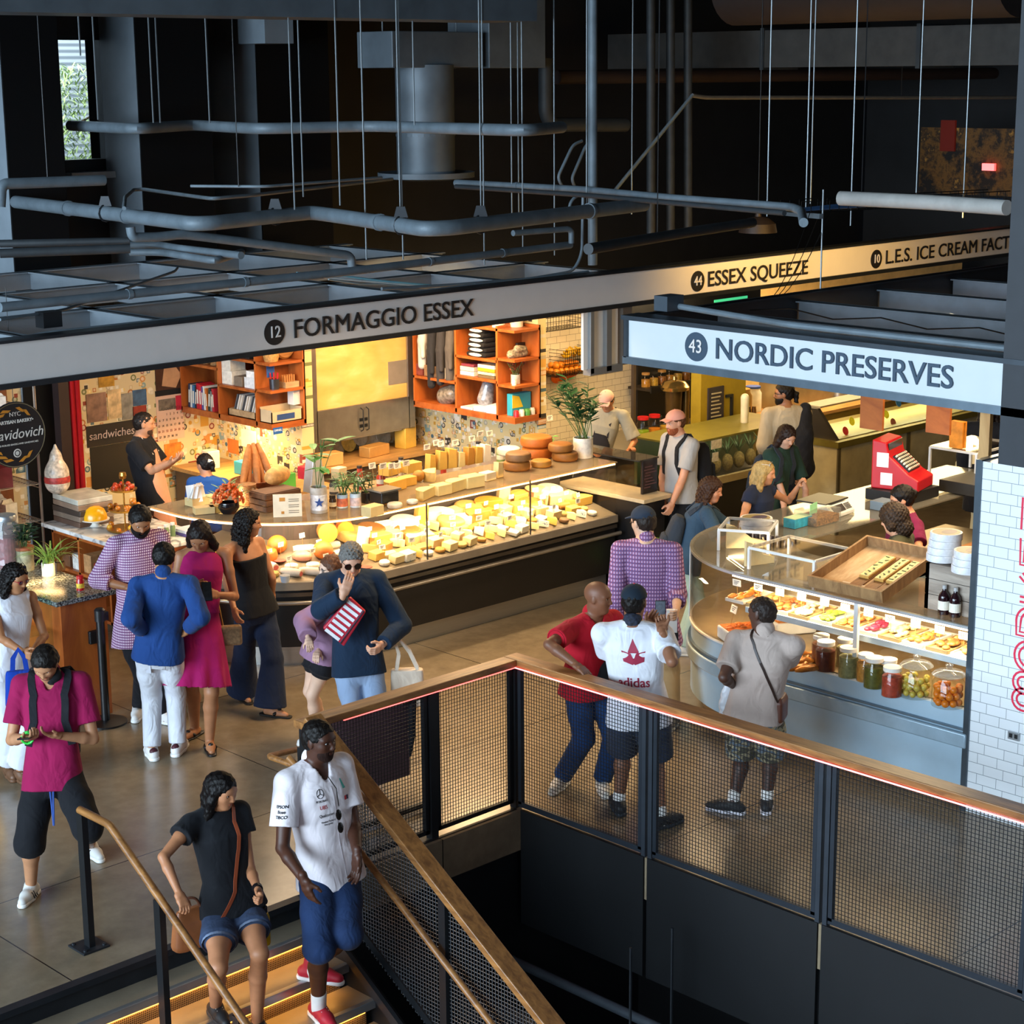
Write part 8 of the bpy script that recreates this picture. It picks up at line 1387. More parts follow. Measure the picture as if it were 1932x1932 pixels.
# ================================================================ preserves stall
P1=lambda px,py,z=1.352:(lambda v:(v.x,v.y,z))(at(px,py,z=z))
TINW=M('#e3e3e6',.4,var=.15,vs=25)
def tin(label,loc,r=.14,h=.05,g='round cheese tins'):
 t=thing('round_tin',label,'tin',loc,0,g);mb=MB();mb.lathe([(0,0),(r,0),(r,h*.9),(r*.985,h),(0,h)],n=32);put('box_body',mb,TINW,t,local=True,sm=40);mb=MB();mb.lathe([(r*.86,h+.001),(0,h+.0015)],n=32,cap=False);mb.m=1;mb.lathe([(r*.6,h+.002),(0,h+.0025)],(r*.1,-r*.15,0),24,sy=.7,cap=False);put('lid_print',mb,[M('#8a7a52',.4),M('#3a2f52',.4)],t,local=True)
for g_,(px,py,n,nm_)in enumerate(((1423,1010,3,'left stack by the scroll bracket'),(1778,1056,4,'middle stack on the grey crate'),(1826,1078,3,'right stack on the grey crate'))):
 for k in range(n):a=P1(px,py,1.352 if g_==0 else 1.69);tin('round white tin, %s from the bottom of the %s'%(ordn[k],nm_),(a[0]+.006*k,a[1]-.004*k,a[2]+.0515*k),.135 if g_==0 else .115)
for k in range(8):a=P1(1392+9*k,1018+2*(k%2),1.352);jar('jar','small jar of dark berries under the scroll bracket, %s from left'%ordn[k],(11.75+.02*k,9.42-.06*k,1.352),.028,.07,M('#1d1420',.2),M('#2a2428',.4),group='dark jars by the scroll bracket')
SCR=M('#c9b98c',.6,var=.15,bmp=.1)
def scroll(name,label,o,u,w,h):
 t=thing(name,label,'bracket',tuple(o));o=Vector(o);u=Vector(u).normalized();mb=MB();mb.prism([(0,0),(w,0),(w,h*.25),(w*.6,h*.4),(w*.2,h*.9),(0,h)],.03,o,u,(0,0,1));put('board',mb,SCR,t)
 for q,(cx,cz)in enumerate(((w*.2,h*.62),(w*.75,h*.18))):pts=[o+u*(cx+(.012+.007*a)*math.cos(a))+Vector((0,0,cz+(.012+.007*a)*math.sin(a)))-u.cross(Vector((0,0,1)))*.008 for a in[.5*i for i in range(15)]];mb=MB();mb.tube(pts,.008,6);put('volute',mb,SCR,t)
scroll('scroll_bracket','cream carved scroll bracket at the curved counter end',(11.55,9.42,1.352),(.75,-.65,0),.34,.2);scroll('scroll_bracket','brown carved scroll bracket inside the white frame',(11.2,8.95,1.352),(.9,-.3,0),.26,.2);scroll('scroll_bracket','cream scroll bracket beneath the far tent sign',(15.2,9.45,1.5),(.5,-.8,0),.25,.18)
def frame(label,c,w,d,h,z,rz=0):
 t=thing('display_stand',label,'frame',(c[0],c[1],z),rz);FW=M('#e8ecee',.35,.3);q=[(-w/2,-d/2),(w/2,-d/2),(w/2,d/2),(-w/2,d/2)]
 mb=MB();[mb.bar((q[i][0],q[i][1],h),(q[(i+1)%4][0],q[(i+1)%4][1],h),.02)for i in range(4)];put('top_frame',mb,FW,t,local=True)
 for x,y in q:mb=MB();mb.bar((x,y,0),(x,y,h),.022);put('leg',mb,FW,t,local=True)
 mb=MB();mb.bx(-w/2,w/2,-d/2,d/2,h+.01,h+.016);put('glass_top',mb,CLEAR,t,local=True);return t
frame('white metal display frame at the front of the preserves counter',(11.40,8.55),.5,.62,.17,1.352);frame('white metal display frame under the left tin stack',(11.72,9.33),.42,.4,.17,1.352,.5);frame('white metal display frame by the far glass jar',(15.3,9.5),.7,.5,.3,1.352)
t=thing('tissue_box','blue tissue box on the side counter','box',P1(1505,992));mb=MB();mb.bx(-.12,.12,-.06,.06,0,.08);put('carton',mb,M('#3aa3c8',.5,var=.3,vs=14),t,local=True,bev=.003);mb=MB();mb.bx(-.12,.12,-.06,.06,.081,.084);put('top_print',mb,M('#bfd9b0',.5),t,local=True)
t=thing('salad_tub','clear plastic tub of mixed grains with green card','tub',P1(1542,985));mb=MB();mb.bx(-.17,.17,-.12,.12,0,.12);put('tub',mb,glass('#e4e6e2',1,'tub_glass',.1),t,local=True);mb=MB();mb.bx(-.16,.16,-.11,.11,.004,.07);put('contents',mb,M('#a3713c',.7,var=.6,vs=60,bmp=.5),t,local=True);mb=MB();mb.box((-.06,0,.13),(.14,.004,.09),.2);put('green_card',mb,M('#8fd0a0',.5),t,local=True)
t=thing('scale','white digital scale with dark display on the side counter','scale',P1(1560,968));t.rotation_euler=(0,0,.1);mb=MB();mb.prism([(-.17,0),(.02,0),(.02,.09),(-.10,.10),(-.17,.03)],.36,(-.18,0,0),(0,1,0),(0,0,1),(1,0,0));put('body',mb,M('#dfe2e2',.35),t,local=True,bev=.005)
xs=Matrix.Translation((0,-.137,.068))@Matrix.Rotation(.79,4,'X');mb=MB();mb.bx(-.13,.05,-.034,.034,0,.004,xs);put('display',mb,M('#101820',.15),t,local=True);mb=MB();[mb.bx(.07+.022*i,.087+.022*i,-.03+.016*j,-.018+.016*j,0,.004,xs)for i in range(4)for j in range(4)];put('keypad',mb,M('#4a4e50',.4),t,local=True);mb=MB();mb.bx(-.19,.19,-.10,.2,.11,.125);put('plate',mb,M('#3a3732',.35,.4),t,local=True,bev=.004)
t=thing('cash_register','vintage red cash register on the side counter','cash register',P1(1690,925));t.rotation_euler=(0,0,-.15);REDR=M('#b3101c',.35,var=.08)
side=[(-.22,0),(.22,0),(.22,.10),(.12,.15),(-.06,.30),(-.09,.42),(-.22,.44)]
mb=MB();mb.prism([(-p[0],p[1])for p in side],.40,(-.2,0,0),(0,1,0),(0,0,1),(1,0,0));put('body',mb,REDR,t,local=True,bev=.01);t.rotation_euler=(0,0,.25)
kx=Matrix.Translation((0,-.03,.225))@Matrix.Rotation(.70,4,'X');mb=MB();mb.bx(-.14,.14,-.10,.10,.0,.012,kx);put('keyboard',mb,BLKMET,t,local=True)
mb=MB();[mb.lathe([(.011,0),(.011,.02),(0,.022)],(0,0,0),8,kx@Matrix.Translation((-.115+.038*i,-.08+.032*j,.012)))for i in range(7)for j in range(6)];put('keys',mb,M('#d9d4c4',.4),t,local=True);mb=MB();mb.bx(-.17,.17,.072,.082,.32,.41);put('display_window',mb,M('#1a1414',.2),t,local=True)
mb=MB();mb.bx(-.204,-.2,.06,.17,.20,.33);mb.bx(-.204,-.2,.02,.13,.04,.15);put('sticker',mb,M('#e6e6ea',.5,var=.15,vs=40),t,local=True)
rb_=P1(1700,940);box_at('till_box','black cash drawer under the red cash register','drawer',rb_[0]-.24,rb_[0]+.30,rb_[1]-.2,rb_[1]+.22,1.352,1.45,'#17181a');t.location=(rb_[0]+.05,rb_[1]+.03,1.451)
a=P1(1668,958);box_at('card_terminal','grey blue box in front of the cash drawer','box',a[0]-.13,a[0]+.05,a[1]-.08,a[1]+.06,1.352,1.43,'#6f7f8c')
t=jar('jar','tall glass jar of dried salmon strips with pink lid',(15.1,8.95,1.66),.10,.30,GL2,M('#d9a08c',.4),M('#b5703c',.6,var=.5,vs=25,bmp=.5),fh=.45,lidh=.03)
a=Vector((15.0,9.5,1.67));t=thing('tent_sign','yellow and orange tent card on the far display frame','sign',tuple(a));mb=MB();mb.bx(-.02,.0,-.07,.07,0,.24);mb.bx(.03,.05,-.07,.07,0,.24);mb.bx(-.02,.05,-.07,.07,.24,.25);put('card',mb,M('#d98a2c',.5,var=.3,vs=9),t,local=True)
box_at('tray_stack','dark steel tray stack on the far display frame','tray',14.5,15.0,8.95,9.35,1.362,1.47,M('#3f3d3a',.35,.5))
for k,(px0,px1,py0,py1)in enumerate(((1622,1667,735,810),(1748,1792,742,818))):
 a=at((px0+px1)/2,py1,x=14.415);w=.25;mb=MB();mb.bx(14.40,14.43,a.y-w/2,a.y+w/2,a.z,2.965);put('hanging_board',mb,wood('#8a4a20','#b0672f',(2,2,6),.5),label='orange brown hanging wooden board, %s of the two under the sign'%('left','right')[k],cat='board')
t=thing('wooden_tray','large tilted wooden tray of savoury slices on the preserves counter','tray',(11.35,7.75,1.352));xt=Matrix.Translation((11.04,7.86,1.37))@Matrix.Rotation(-.24,4,'Y');mb=MB();L_,Wd=.72,.62
for q in((0,L_,-Wd/2,Wd/2,0,.012),):mb.bx(*q,xt)
put('base_board',mb,wood('#b58a5a','#d9b488',(3,14,14),.6),t);TW_=wood('#7d5a38','#b08a5c',(14,14,3),.6)
for q in((-.02,0,-Wd/2,Wd/2,0,.09),(L_,L_+.02,-Wd/2,Wd/2,0,.09),(-.02,L_+.02,-Wd/2-.02,-Wd/2,0,.09),(-.02,L_+.02,Wd/2,Wd/2+.02,0,.09)):mb=MB();mb.bx(*q,xt);put('side_board',mb,TW_,t)
for k,y in enumerate((.0,-.13,-.235)):
 o=xt@Vector((.36,y,.013));s_=thing('wooden_board','thin serving board in the tilted tray, %s from left'%ordn[k],'board',tuple(o));mb=MB();mb.bx(.04,.62,y-.05,y+.05,.0125,.022,xt);put('board',mb,wood('#6a4526','#99683a',(3,14,14),.5),s_)
 q=thing('quiche_slice','rectangular golden quiche slice on a board, %s from left'%ordn[k],'quiche',tuple(o+Vector((0,0,.015))));mb=MB();mb.bx(.22,.58,y-.042,y+.042,.0225,.045,xt);put('crust',mb,M('#c99a4c',.6,var=.2,vs=25),q,bev=.004);mb=MB();mb.bx(.228,.572,y-.036,y+.036,.045,.048,xt);put('filling',mb,M('#e3d08a',.5,var=.35,vs=35),q);mb=MB();[mb.box(xt@Vector((.25+.05*i,y+R.uniform(-.02,.02),.049)),(.035,.012,.004),R.uniform(0,3))for i in range(7)];put('herb_topping',mb,M('#4a5a34',.6),q)
 t_=thing('price_card','white price card at the front of the tilted tray, %s from left'%ordn[k],'price card',tuple(xt@Vector((.08,y+.06,.02))));mb=MB();mb.bx(.05,.13,y+.02,y+.12,.016,.02,xt);put('card',mb,M('#e0c9b0',.6,var=.05),t_)
t=thing('wooden_crate','grey weathered wooden crate at the right end of the counter','crate',(11.45,7.05,1.352))
for k in range(3):mb=MB();z=1.352+.113*k;mb.bx(11.17,11.2,6.78,7.28,z,z+.108);mb.bx(11.17,11.75,7.25,7.28,z,z+.108);put('plank',mb,GREYW,t)
mb=MB();mb.bx(11.2,11.75,6.78,7.25,1.352,1.685);put('inner_box',mb,M('#5a5048',.7),t)
for k,(px,py)in enumerate(((1780,1158),(1801,1163))):
 a=P1(px,py);t=thing('bottle','dark syrup bottle with cream label, %s of two before the grey crate'%('left','right')[k],'bottle',a,0,'syrup bottles');mb=MB();mb.lathe([(0,0),(.04,0),(.041,.12),(.035,.145),(.015,.17),(.014,.19),(0,.19)],n=20);put('glass',mb,M('#240f14',.12),t,local=True,sm=40);mb=MB();mb.lathe([(.0418,.035),(.0418,.10)],n=20,cap=False);put('paper_label',mb,M('#e6e2d4',.6,var=.08,vs=40),t,local=True);mb=MB();mb.lathe([(.016,.185),(.016,.21),(0,.212)],n=12);put('cap',mb,M('#d0d0d0',.2,.3),t,local=True)
FOODS=[('#d9822c','orange smoked salmon'),('#e0a05a','pale salmon slices'),('#c9622c','glazed salmon fillets'),('#e3c9a0','white fish pieces'),('#8fae3a','green topped salad'),('#d97a3c','salmon rolls'),('#8a2440','beetroot herring'),('#e0c68a','flat golden loaves'),('#c9803a','amber fish cakes'),('#a8743c','brown grain salad'),('#d9a45a','couscous salad')]
for k,(c_,n_)in enumerate(FOODS):
 y=8.98-.205*k;t=thing('food_tray','tray of %s on the upper glass shelf'%n_,'tray',(11.32,y,1.062),0,'food trays on the upper shelf');mb=MB();mb.bx(-.19,.19,-.085,.085,0,.012);[mb.bx(*q)for q in((-.19,.19,-.09,-.082,0,.025),(-.19,.19,.082,.09,0,.025),(-.195,-.187,-.09,.09,0,.025),(.187,.195,-.09,.09,0,.025))];put('tray',mb,M('#a58a5c' if k%2 else '#d9d4c8',.5),t,local=True)
 mb=MB()
 for q in range(16):mb.ball((R.uniform(-.15,.15),R.uniform(-.06,.06),.022+R.uniform(0,.02)),(R.uniform(.03,.05),R.uniform(.02,.03),.016),8,5)
 put('food',mb,M(c_,.45,var=.35,vs=20),t,local=True,sm=60);price_card((11.2,y+.03,1.075),'white price card in front of the %s'%n_,'price cards on the upper shelf',.055,-PI/2,1.3)
SPH={'yellow potatoes':'#c9b04a','orange kumquats':'#e0791a'}
for k,(px,py,r_,h,fc,n_)in enumerate(((1548,1255,.07,.19,'#8a4a20','amber red preserves at the back'),(1557,1270,.075,.20,'#5a2414','dark red preserves at the front'),(1594,1262,.07,.19,'#a8a070','pale green pickles at the back'),(1600,1282,.075,.20,'#8f8a5c','pale pickles over purple liquid'),(1632,1290,.065,.18,'#c98a3c','golden preserves behind the mullion'),(1648,1302,.075,.20,'#5c5a24','green dill pickles'),(1675,1300,.07,.18,'#c9b0a0','pale preserves with a white lid at the back'),(1682,1318,.075,.19,'#a8402c','red pickles with white tape'))):jar('jar','white lidded glass jar of '+n_,P1(px,py-6,.762),r_,h,GL2,M('#e9e4da',.4),M(fc,.4,var=.4,vs=25),'white lidded jars in the preserves case',fh=.78,lidh=.025)
for k,(px,py,n_)in enumerate(((1727,1312,'yellow potatoes'),(1788,1330,'orange kumquats'))):
 t=jar('glass_jar','big knob lidded glass jar of '+n_,P1(px,py,.762),.115,.22,GL2,None);mb=MB();mb.lathe([(.10,.21),(.12,.225),(.10,.245),(.03,.26),(.018,.275),(.028,.295),(0,.305)],n=24);put('glass_lid',mb,glass('#f0f2f0',1.2,'lid_glass',.08),t,local=True,sm=40);b=t.location;s0=.024 if k==0 else .026
 for q in range(26):lv=q//9;a=2*PI*(q%9)/9+.35*lv;rr=.078 if q%9<8 else .02;mb=MB();mb.ball((0,0,s0),(s0*R.uniform(.95,1.1),)*3,12,8);solo('fruit' if k else 'potato','small round %s in the big jar, %s layer, %s around'%(('yellow potato','orange kumquat')[k],('bottom','middle','top')[lv],ordn[q%9]),('potato','fruit')[k],mb,M(SPH[n_],.35,var=.08),(b.x+rr*math.cos(a),b.y+rr*math.sin(a),.768+.050*lv),0,n_+' in the big jar',60)
for k,(px,py,n_,c_)in enumerate(((1385,1210,'left white enamel pan of orange stew','#c9641c'),(1478,1195,'white enamel pan of smoked fish','#d98a3c'))):
 a=P1(px,py,.762);t=thing('enamel_pan',n_+' in the lower case','pan',(a[0]+.1,a[1],.762),-.5);mb=MB();mb.bx(-.17,.17,-.11,.11,0,.10);put('pan',mb,M('#dedbd2',.3),t,local=True,bev=.012);mb=MB();mb.bx(-.155,.155,-.095,.095,.10,.104);[mb.ball((R.uniform(-.13,.13),R.uniform(-.07,.07),.106),(.03,.02,.012),7,5)for q in range(14)];put('food',mb,M(c_,.4,var=.4,vs=25),t,local=True);price_card((a[0]+.04,a[1]+.08,.85),'white price card in the %s'%n_.split(' of ')[0],'price cards in the lower case',.10,-PI/2-.4,1.5)
for k in range(9):a=P1(1470+14*(k%3)+4*k,1235+8*(k//3)+2*k,.765);mb=MB();mb.tube([(-.13,0,.02),(-.08,0,.026),(.02,0,.028),(.09,0,.014),(.10,0,.012),(.14,0,.013)],[.012,.026,.028,.010,.010,.026],10);solo('smoked_fish','golden smoked fish lying in the lower case, %s from left'%ordn[k],'fish',mb,M('#a8692a',.3,.3,var=.5,vs=20),a,R.uniform(-.5,.2),'smoked fish in the lower case',60)
for k in range(3):lump('paper_bag','crumpled brown paper bag by the maroon tee keeper, %s from left'%ordn[k],'bag',[([(13.6+.16*k,8.2-.05*k,1.2),(13.62+.16*k,8.22,1.42)],[.09,.08])],M('#b08a5c',.8,var=.15,bmp=.3))
dk=thing('side_table','wooden work table inside the preserves stall','table',(14.1,8.0,0));mb=MB();mb.bx(13.4,15.4,7.6,8.6,1.08,1.12);put('top',mb,wood('#8a5a34','#b5814c',(2,12,12)),dk);mb=MB();mb.bx(13.45,15.35,7.65,8.55,0,1.08);put('base',mb,M('#5a4028',.6),dk)
# ================================================================ PIPES, DUCTS AND RODS UNDER THE CEILING
PG=M('#69767f',.55,.1,var=.18,vs=5,bmp=.12,bs=40);RODM=M('#7d8488',.4,.6);PD=M('#2f3438',.6,.1,var=.2);DUCT=M('#5f6971',.5,.2,var=.18,vs=3)
def pts(px,**k):return[at(x,y,**k)for x,y in px]
def pipe(label,px,r,k,mat=PG,fillet=.12,coll=0,name='pipe',hang=(),rod=None):
 P_=pts(px,**k);t=thing(name,label,'pipe',tuple(P_[0]));mb=MB();mb.tube(P_,r,16,fillet=fillet);put('pipe_run',mb,mat,t,sm=40)
 if coll:
  for i in range(len(P_)-1):
   d=P_[i+1]-P_[i];L=d.length;n=int(L/coll)
   for j in range(1,n+1):c=P_[i]+d*(j/(n+1));u=d.normalized();mb=MB();mb.tube([c-u*.02,c+u*.02],r*1.15,16);put('coupling',mb,mat,t,sm=40)
 if rod:c=at(*rod,**k);mb=MB();mb.tube([c,(c.x,c.y,7.4)],.005,5);put('hanger_rod',mb,BLKMET,t)
 for x,y in hang:
  c=at(x,y,**k);mb=MB();mb.tube([c+Vector((r*1.2*math.cos(a),0,r*1.2*math.sin(a)))for a in[2*PI*i/12 for i in range(13)]],.008,6);mb.prism([(-.06,.0),(.06,0),(.035,.09),(-.035,.09)],.02,c+Vector((0,0,r)),(.7,-.7,0),(0,0,1));put('clevis_hanger',mb,STEELD,t)
 return t
pipe('thick grey pipe bending twice above the cheese stall, with clamp hangers',[(30,381),(362,422),(400,421),(588,401),(640,408),(800,432),(850,430),(1000,412),(1215,386)],.064,dict(z=3.88),coll=1.4,hang=((200,402),(520,408),(757,425),(907,423)))
pipe('high zigzag pipe running past the piers',[(133,237),(258,243),(365,236),(490,243),(700,238),(990,246),(1060,240)],.055,dict(z=4.6),fillet=.25)
pipe('long straight pipe just above the cheese stall roof',[(0,580),(660,512),(1076,462)],.036,dict(z=3.46),coll=1.2)
pipe('short elbow pipe at the right end of the long straight pipe',[(968,440),(1072,432),(1078,436),(1078,459)],.028,dict(y=12.72),fillet=.03)
pipe('thin conduit clipped along the top of the cheese stall sign',[(30,640),(90,628),(660,566),(1110,513)],.015,dict(y=12.62),coll=1.6)
pipe('second thin conduit above the cheese stall roof',[(0,603),(120,585),(330,512),(335,505)],.012,dict(z=3.35));pipe('upper of two dark pipes at the left edge',[(0,460),(245,455)],.036,dict(z=3.62),PD);pipe('lower of two dark pipes at the left edge',[(0,478),(245,469)],.042,dict(z=3.58),PD)
pipe('pipe with a drop at each end above the stall roof',[(246,428),(249,448),(300,447),(345,442),(655,481),(662,486),(664,503)],.040,dict(y=13.6),fillet=.08);pipe('upper looping pipe beside the dark pipes',[(245,462),(300,462),(335,468),(455,482)],.034,dict(z=3.55));pipe('lower looping pipe beside the dark pipes',[(245,476),(305,476),(405,492),(456,476)],.034,dict(z=3.5))
pipe('thin arched conduit in front of the middle pier',[(234,393),(236,372),(252,358),(270,357),(400,375),(480,368),(740,338)],.018,dict(z=3.98));pipe('thin upper conduit behind the hanging duct',[(360,351),(500,352),(720,335)],.014,dict(z=4.1),rod=(450,352));pipe('left edge pipe beside the window pier',[(0,390),(2,356),(8,347),(196,340)],.050,dict(y=15.5),fillet=.06,rod=(90,343));pipe('long grey pipe running right from the hanging duct',[(860,345),(1100,358),(1270,374),(1495,391),(1512,398),(1516,420)],.036,dict(z=3.98),coll=1.8);pipe('thinner pipe beneath the long grey pipe',[(860,352),(1100,368),(1270,383),(1480,402)],.024,dict(z=3.95),PD)
vp=pipe('vertical grey pipe standing behind the cheese stall sign',[(1118,-60),(1118,500)],.047,dict(y=13.0))
pipe('diagonal conduit rising to the long thin ceiling conduit',[(1158,362),(1306,180)],.020,dict(y=14.2));pipe('long thin ceiling conduit at the right',[(1306,180),(1330,184),(1932,184)],.024,dict(y=14.6),M('#6a6a68',.5,.3),rod=(1700,184));pipe('left bent tube beside the vertical pipe',[(1061,352),(1052,335),(1081,273),(1098,266)],.016,dict(y=13.6));pipe('right bent tube beside the vertical pipe',[(1086,355),(1078,338),(1105,275),(1114,268)],.016,dict(y=13.6));pipe('small tube loop hooked over the vertical pipe',[(1074,417),(1074,383),(1090,367),(1118,366)],.015,dict(y=12.9));pipe('flexible hose dropping beside the vertical pipe',[(1100,372),(1098,480),(1082,512),(1000,526),(850,538),(720,545)],.015,dict(y=12.8))
for i,x in enumerate((1228,1265,1298)):pipe('dark vertical pipe far behind, %s of three from the left'%ordn[i],[(x,-60),(x,440)],.055,dict(y=16.0),PD)
pipe('pipe joining the feet of the three far vertical pipes',[(1110,470),(1180,458),(1300,438),(1420,420)],.045,dict(z=3.75),PD,rod=(1240,448));pipe('thick dark elbow pipe beside the second duct box',[(1029,110),(1029,215),(1040,235),(1180,236)],.085,dict(y=16.3),PD,fillet=.15);pipe('dark reddish beam pipe under the long duct',[(1050,146),(1932,138)],.085,dict(y=16.6),M('#2a1d1a',.7));pipe('short white pipe at the far right',[(1585,374),(1760,382),(1900,392)],.065,dict(z=3.98),M('#b9b7b2',.5),rod=(1625,376))
hd=thing('ventilation_duct','hanging round duct with flange under a square duct box','duct',(14.46,16.1,3.95));mb=MB();mb.lathe([(.33,3.97),(.33,5.2)],(14.46,16.25,0),32,cap=False);put('round_duct',mb,DUCT,hd,sm=40);mb=MB();mb.lathe([(.34,3.99),(.55,4.02),(.55,3.96),(.30,3.93),(0,3.93)],(14.46,16.25,0),36);put('flange',mb,DUCT,hd,sm=30);mb=MB();mb.lathe([(.337,4.42),(.337,4.45)],(14.46,16.25,0),32);put('seam_band',mb,DUCT,hd);mb=MB();mb.bx(13.78,15.12,16.0,16.6,5.17,5.56);put('duct_box',mb,DUCT,hd,bev=.01)
for x in(13.9,15.0):mb=MB();mb.tube([(x,16.3,5.5),(x,16.3,7.4)],.008,6);put('hanger_rod',mb,RODM,hd)
mb=MB();mb.bx(15.23,16.14,16.0,16.7,5.16,6.6);put('duct_box',mb,DUCT,label='tall square duct box right of the hanging round duct',cat='duct',bev=.01)
ld=thing('ventilation_duct','long dark rectangular duct across the upper right','duct',(20.2,14,5.2));mb=MB();mb.bx(20,20.7,9.5,18.6,5.15,5.62);put('duct_run',mb,M('#3b3936',.6,.1,var=.2),ld);mb=MB();[mb.bx(19.98,20.72,y-.03,y+.03,5.12,5.65)for y in(15.85,13.45,11.2)];put('joint_flange',mb,PD,ld)
for i,(x,y)in enumerate(((1640,-42),(1765,-46))):c=at(x,y,y=13.5);mb=MB();mb.tube([c+Vector((0,-2,0)),c+Vector((0,2,0))],.5,28);put('round_duct',mb,M('#2b2220',.7),label='big round dark duct at the top right, %s one'%('left','right')[i],cat='duct',sm=40)
a=at(0,22,y=13.2);mb=MB();mb.bx(3.5,13.2,13.2,13.9,a.z,a.z+.5);put('soffit_duct',mb,DUCT,label='long pale duct along the top left edge',cat='duct')
k=0
for x,y0,y1,yy in((148,-30,105,15.0),(178,-30,226,15.6),(283,-30,232,15.6),(296,-30,232,15.6),(390,-30,232,15.4),(549,-30,396,13.4),(566,-30,372,14.2),(636,-30,388,13.2),(685,-30,490,12.9),(751,-30,412,13.0),(757,130,490,13.0),(781,130,236,13.6),(906,128,396,12.9),(912,128,500,13.2),(965,140,410,14.0),(978,140,410,14.0),(986,262,466,13.3),(1046,262,482,13.3),(1107,-30,410,12.8),(1193,-30,404,13.0),(1452,-30,408,11.4),(1526,-30,400,11.3),(1532,170,384,12.5),(1612,-30,425,11.0),(1736,-30,392,11.0),(1826,-30,410,10.8)):
 a=at(x,y0,y=yy);b=at(x,y1,y=yy);b.x=a.x=(a.x+b.x)/2;mb=MB();mb.tube([b,(a.x,a.y,7.4)],.0075,6);put('hanger_rod',mb,RODM,label='thin ceiling hanger rod, %s counting from the left'%ordn[k],cat='rod',group='hanger rods under the ceiling');k+=1
A,B=at(1512,402,z=3.85),at(1905,380,z=3.85);u=(B-A).normalized();s_=Vector((-u.y,u.x,0));n=int((B-A).length/.11);ct=thing('cable_tray','black wire cable tray at the upper right','cable tray',tuple(A));mb=MB();[mb.bar(A+s_*o+Vector((0,0,h)),B+s_*o+Vector((0,0,h)),.008)for o in(0,.1,.2,.3)for h in((0,.1)if o in(0,.3)else(0,))]
for i in range(n+1):c=A+u*(.11*i);mb.bar(c,c+s_*.3,.006);mb.bar(c,c+Vector((0,0,.1)),.006);mb.bar(c+s_*.3,c+s_*.3+Vector((0,0,.1)),.006)
put('wire_grid',mb,BK,ct);mb=MB();[mb.bar(A+u*d+s_*-.1+Vector((0,0,-.03)),A+u*d+s_*.4+Vector((0,0,-.03)),.045)for d in(.15,1.8)];put('strut',mb,PG,ct);mb=MB();[mb.tube([A+s_*(.08+.04*i)+Vector((0,0,.015)),A+u*1.0+s_*(.12+.03*i)+Vector((0,0,.02+.01*i)),B+s_*(.1+.05*i)+Vector((0,0,.015))],.011,6)for i in range(4)];put('cables',mb,M('#3b5f8c',.5),ct)
c=at(1543,588,y=10.4);wd=thing('access_point','white wireless box hanging on a rod over the preserves stall','wireless box',tuple(c));mb=MB();mb.box(c,(.13,.06,.17),YAW-.7);put('case',mb,M('#d9dde0',.4),wd,bev=.008);mb=MB();mb.tube([c+Vector((.03,0,.07)),c+Vector((.03,0,1.1))],.008,6);put('rod',mb,RODM,wd)
D=at(1408,590,y=10.06);wr_=thing('wires','thin black wires drooping from the cable tray to the stall roof','wires',tuple(D))
for i in range(3):mb=MB();q=A+u*(.1+.12*i);mb.tube([q.lerp(D,f)-Vector((0,0,.25*math.sin(PI*f)))for f in[j/8 for j in range(9)]],.004,5);put('wire',mb,BK,wr_)
mb=MB();q=[D+Vector((.02*(j%2),-.45*j,.02+.05*(j%2)))for j in range(9)];mb.tube(q,.006,5);put('wire',mb,BK,wr_)
c=at(1430,430,y=13.6);pl=thing('pendant_lamp','dark dome pendant lamp behind the juice stall sign','lamp',tuple(c));mb=MB();mb.lathe([(.22,-.05),(.20,.05),(.12,.11),(.04,.13),(.03,.2),(0,.2)],c,24);put('lamp_shade',mb,M('#3a302a',.5,.2),pl,sm=40);mb=MB();mb.tube([c+Vector((0,0,.2)),(c.x,c.y,7.4)],.006,6);put('cord',mb,BK,pl)
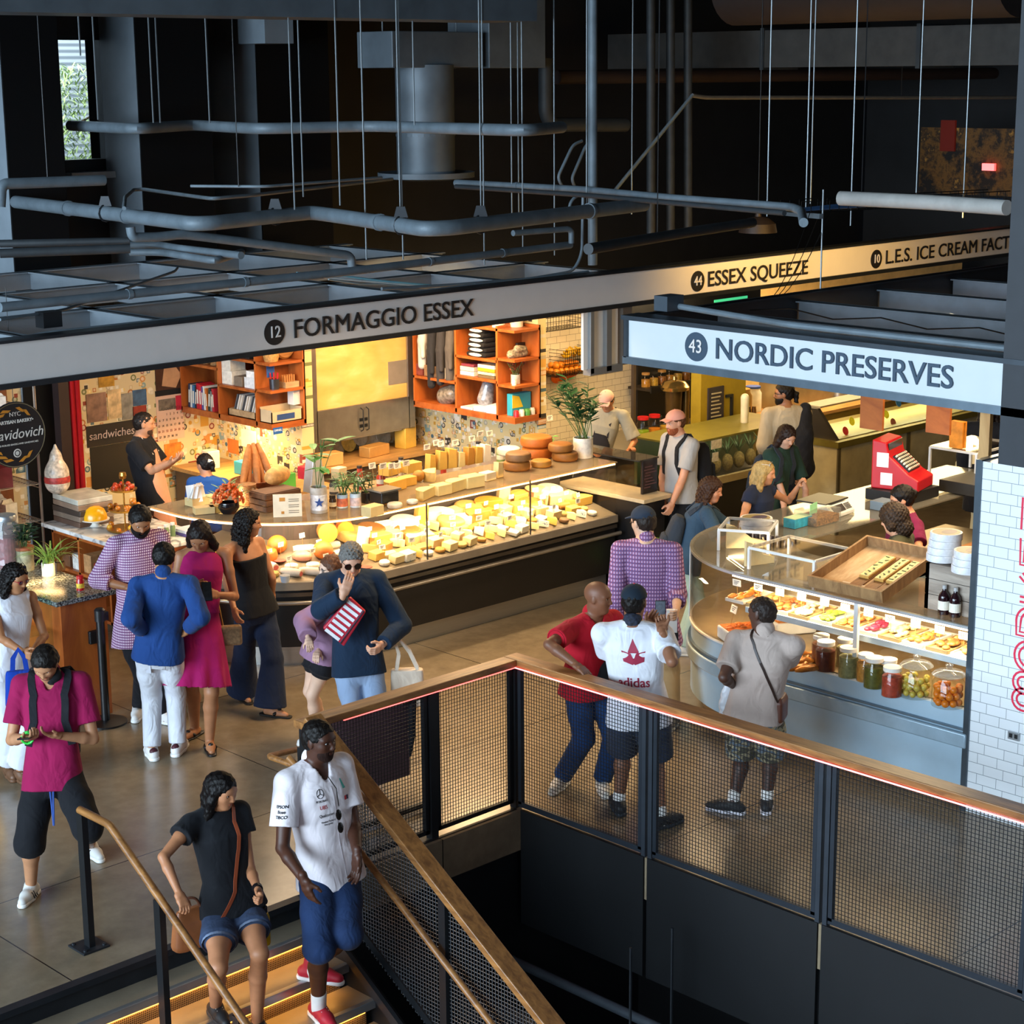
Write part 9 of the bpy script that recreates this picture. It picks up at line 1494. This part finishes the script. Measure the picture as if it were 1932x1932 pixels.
c=at(92,602,y=12.75);mb=MB();mb.box(c,(.16,.12,.12),0);put('junction_box',mb,BLKMET,label='black electrical box on the roof frame at the far left',cat='box');c=at(1282,590,y=10.0);mb=MB();mb.box((11.45,9.97,3.30),(.2,.14,.12),0);put('junction_box',mb,M('#3b4650',.5),label='dark electrical box on top of the preserves stall roof',cat='box');mb=MB();mb.tube([(11.5,9.9,3.27),(11.25,8.6,3.26),(11.25,4.5,3.26)],.025,10,fillet=.1);put('conduit',mb,PG,label='grey conduit lying behind the preserves sign',cat='conduit')
for i in range(3):mb=MB();q=pts([(560+30*i,515+6*i),(640+20*i,520+8*i),(720,530+3*i),(830,540+3*i)],y=13.1);mb.tube(q,.010,6);put('cable',mb,M(('#7fc3d9','#c9d6da','#8a989c')[i],.4),label='%s cable lying on the cheese stall roof'%('pale blue','white','grey')[i],cat='cable')
m,nt,b=base('mural',.5);v=noise(nt,2.2,6,.7);cr=ramp(nt,v,(.42,'#0d0a08'),(.52,'#6a4a1c'),(.6,'#1a120c'),(.68,'#b98a3c'));nt.link(cr,b.inputs['Base Color']);mu=thing('mural','dark gold streaked mural at the far upper right','mural',(24.0,12.5,3.0));a0=at(1738,240,x=24.0);a1=at(1932,345,x=24.0);mb=MB();mb.bx(24,24.05,a1.y-.5,a0.y,a1.z-.2,a0.z);put('panel',mb,m,mu);c=at(1789,256,x=23.97);mb=MB();mb.bx(23.95,23.99,c.y-.12,c.y+.12,c.z-.22,c.z+.22);put('red_sign',mb,emis('#c8321c',.06,'#4a160e'),mu);c=at(1867,315,x=23.97);mb=MB();mb.bx(23.93,23.98,c.y-.1,c.y+.1,c.z-.05,c.z+.05);put('red_light',mb,emis('#ff2a2a',2.5),mu);area('mural_light',(22.8,10.5,5.6),(24,10.8,3.6),1,1,22,WARM2)
es=thing('sign_stand','dark framed notice board standing behind the corner railing','sign',(8.0,9.5,0));mb=MB();mb.bx(7.45,8.20,9.50,9.53,.3,.86);put('board',mb,M('#54424c',.6,var=.12),es);mb=MB();mb.bar((8.36,9.5,.04),(8.36,9.5,.92),.04);mb.bar((7.4,9.5,.04),(8.36,9.5,.04),.035);mb.bar((7.4,9.5,.04),(7.4,9.5,.36),.03);put('frame',mb,BLKMET,es);mb=MB();mb.tube([(8.22,9.48,.86),(8.2,9.47,.6),(8.18,9.47,.45)],[.03,.025,.008],8);mb.tube([(8.12,9.48,.86),(8.3,9.48,.86)],.025,8);put('black_cloth',mb,cloth('#15151a',.4),es)
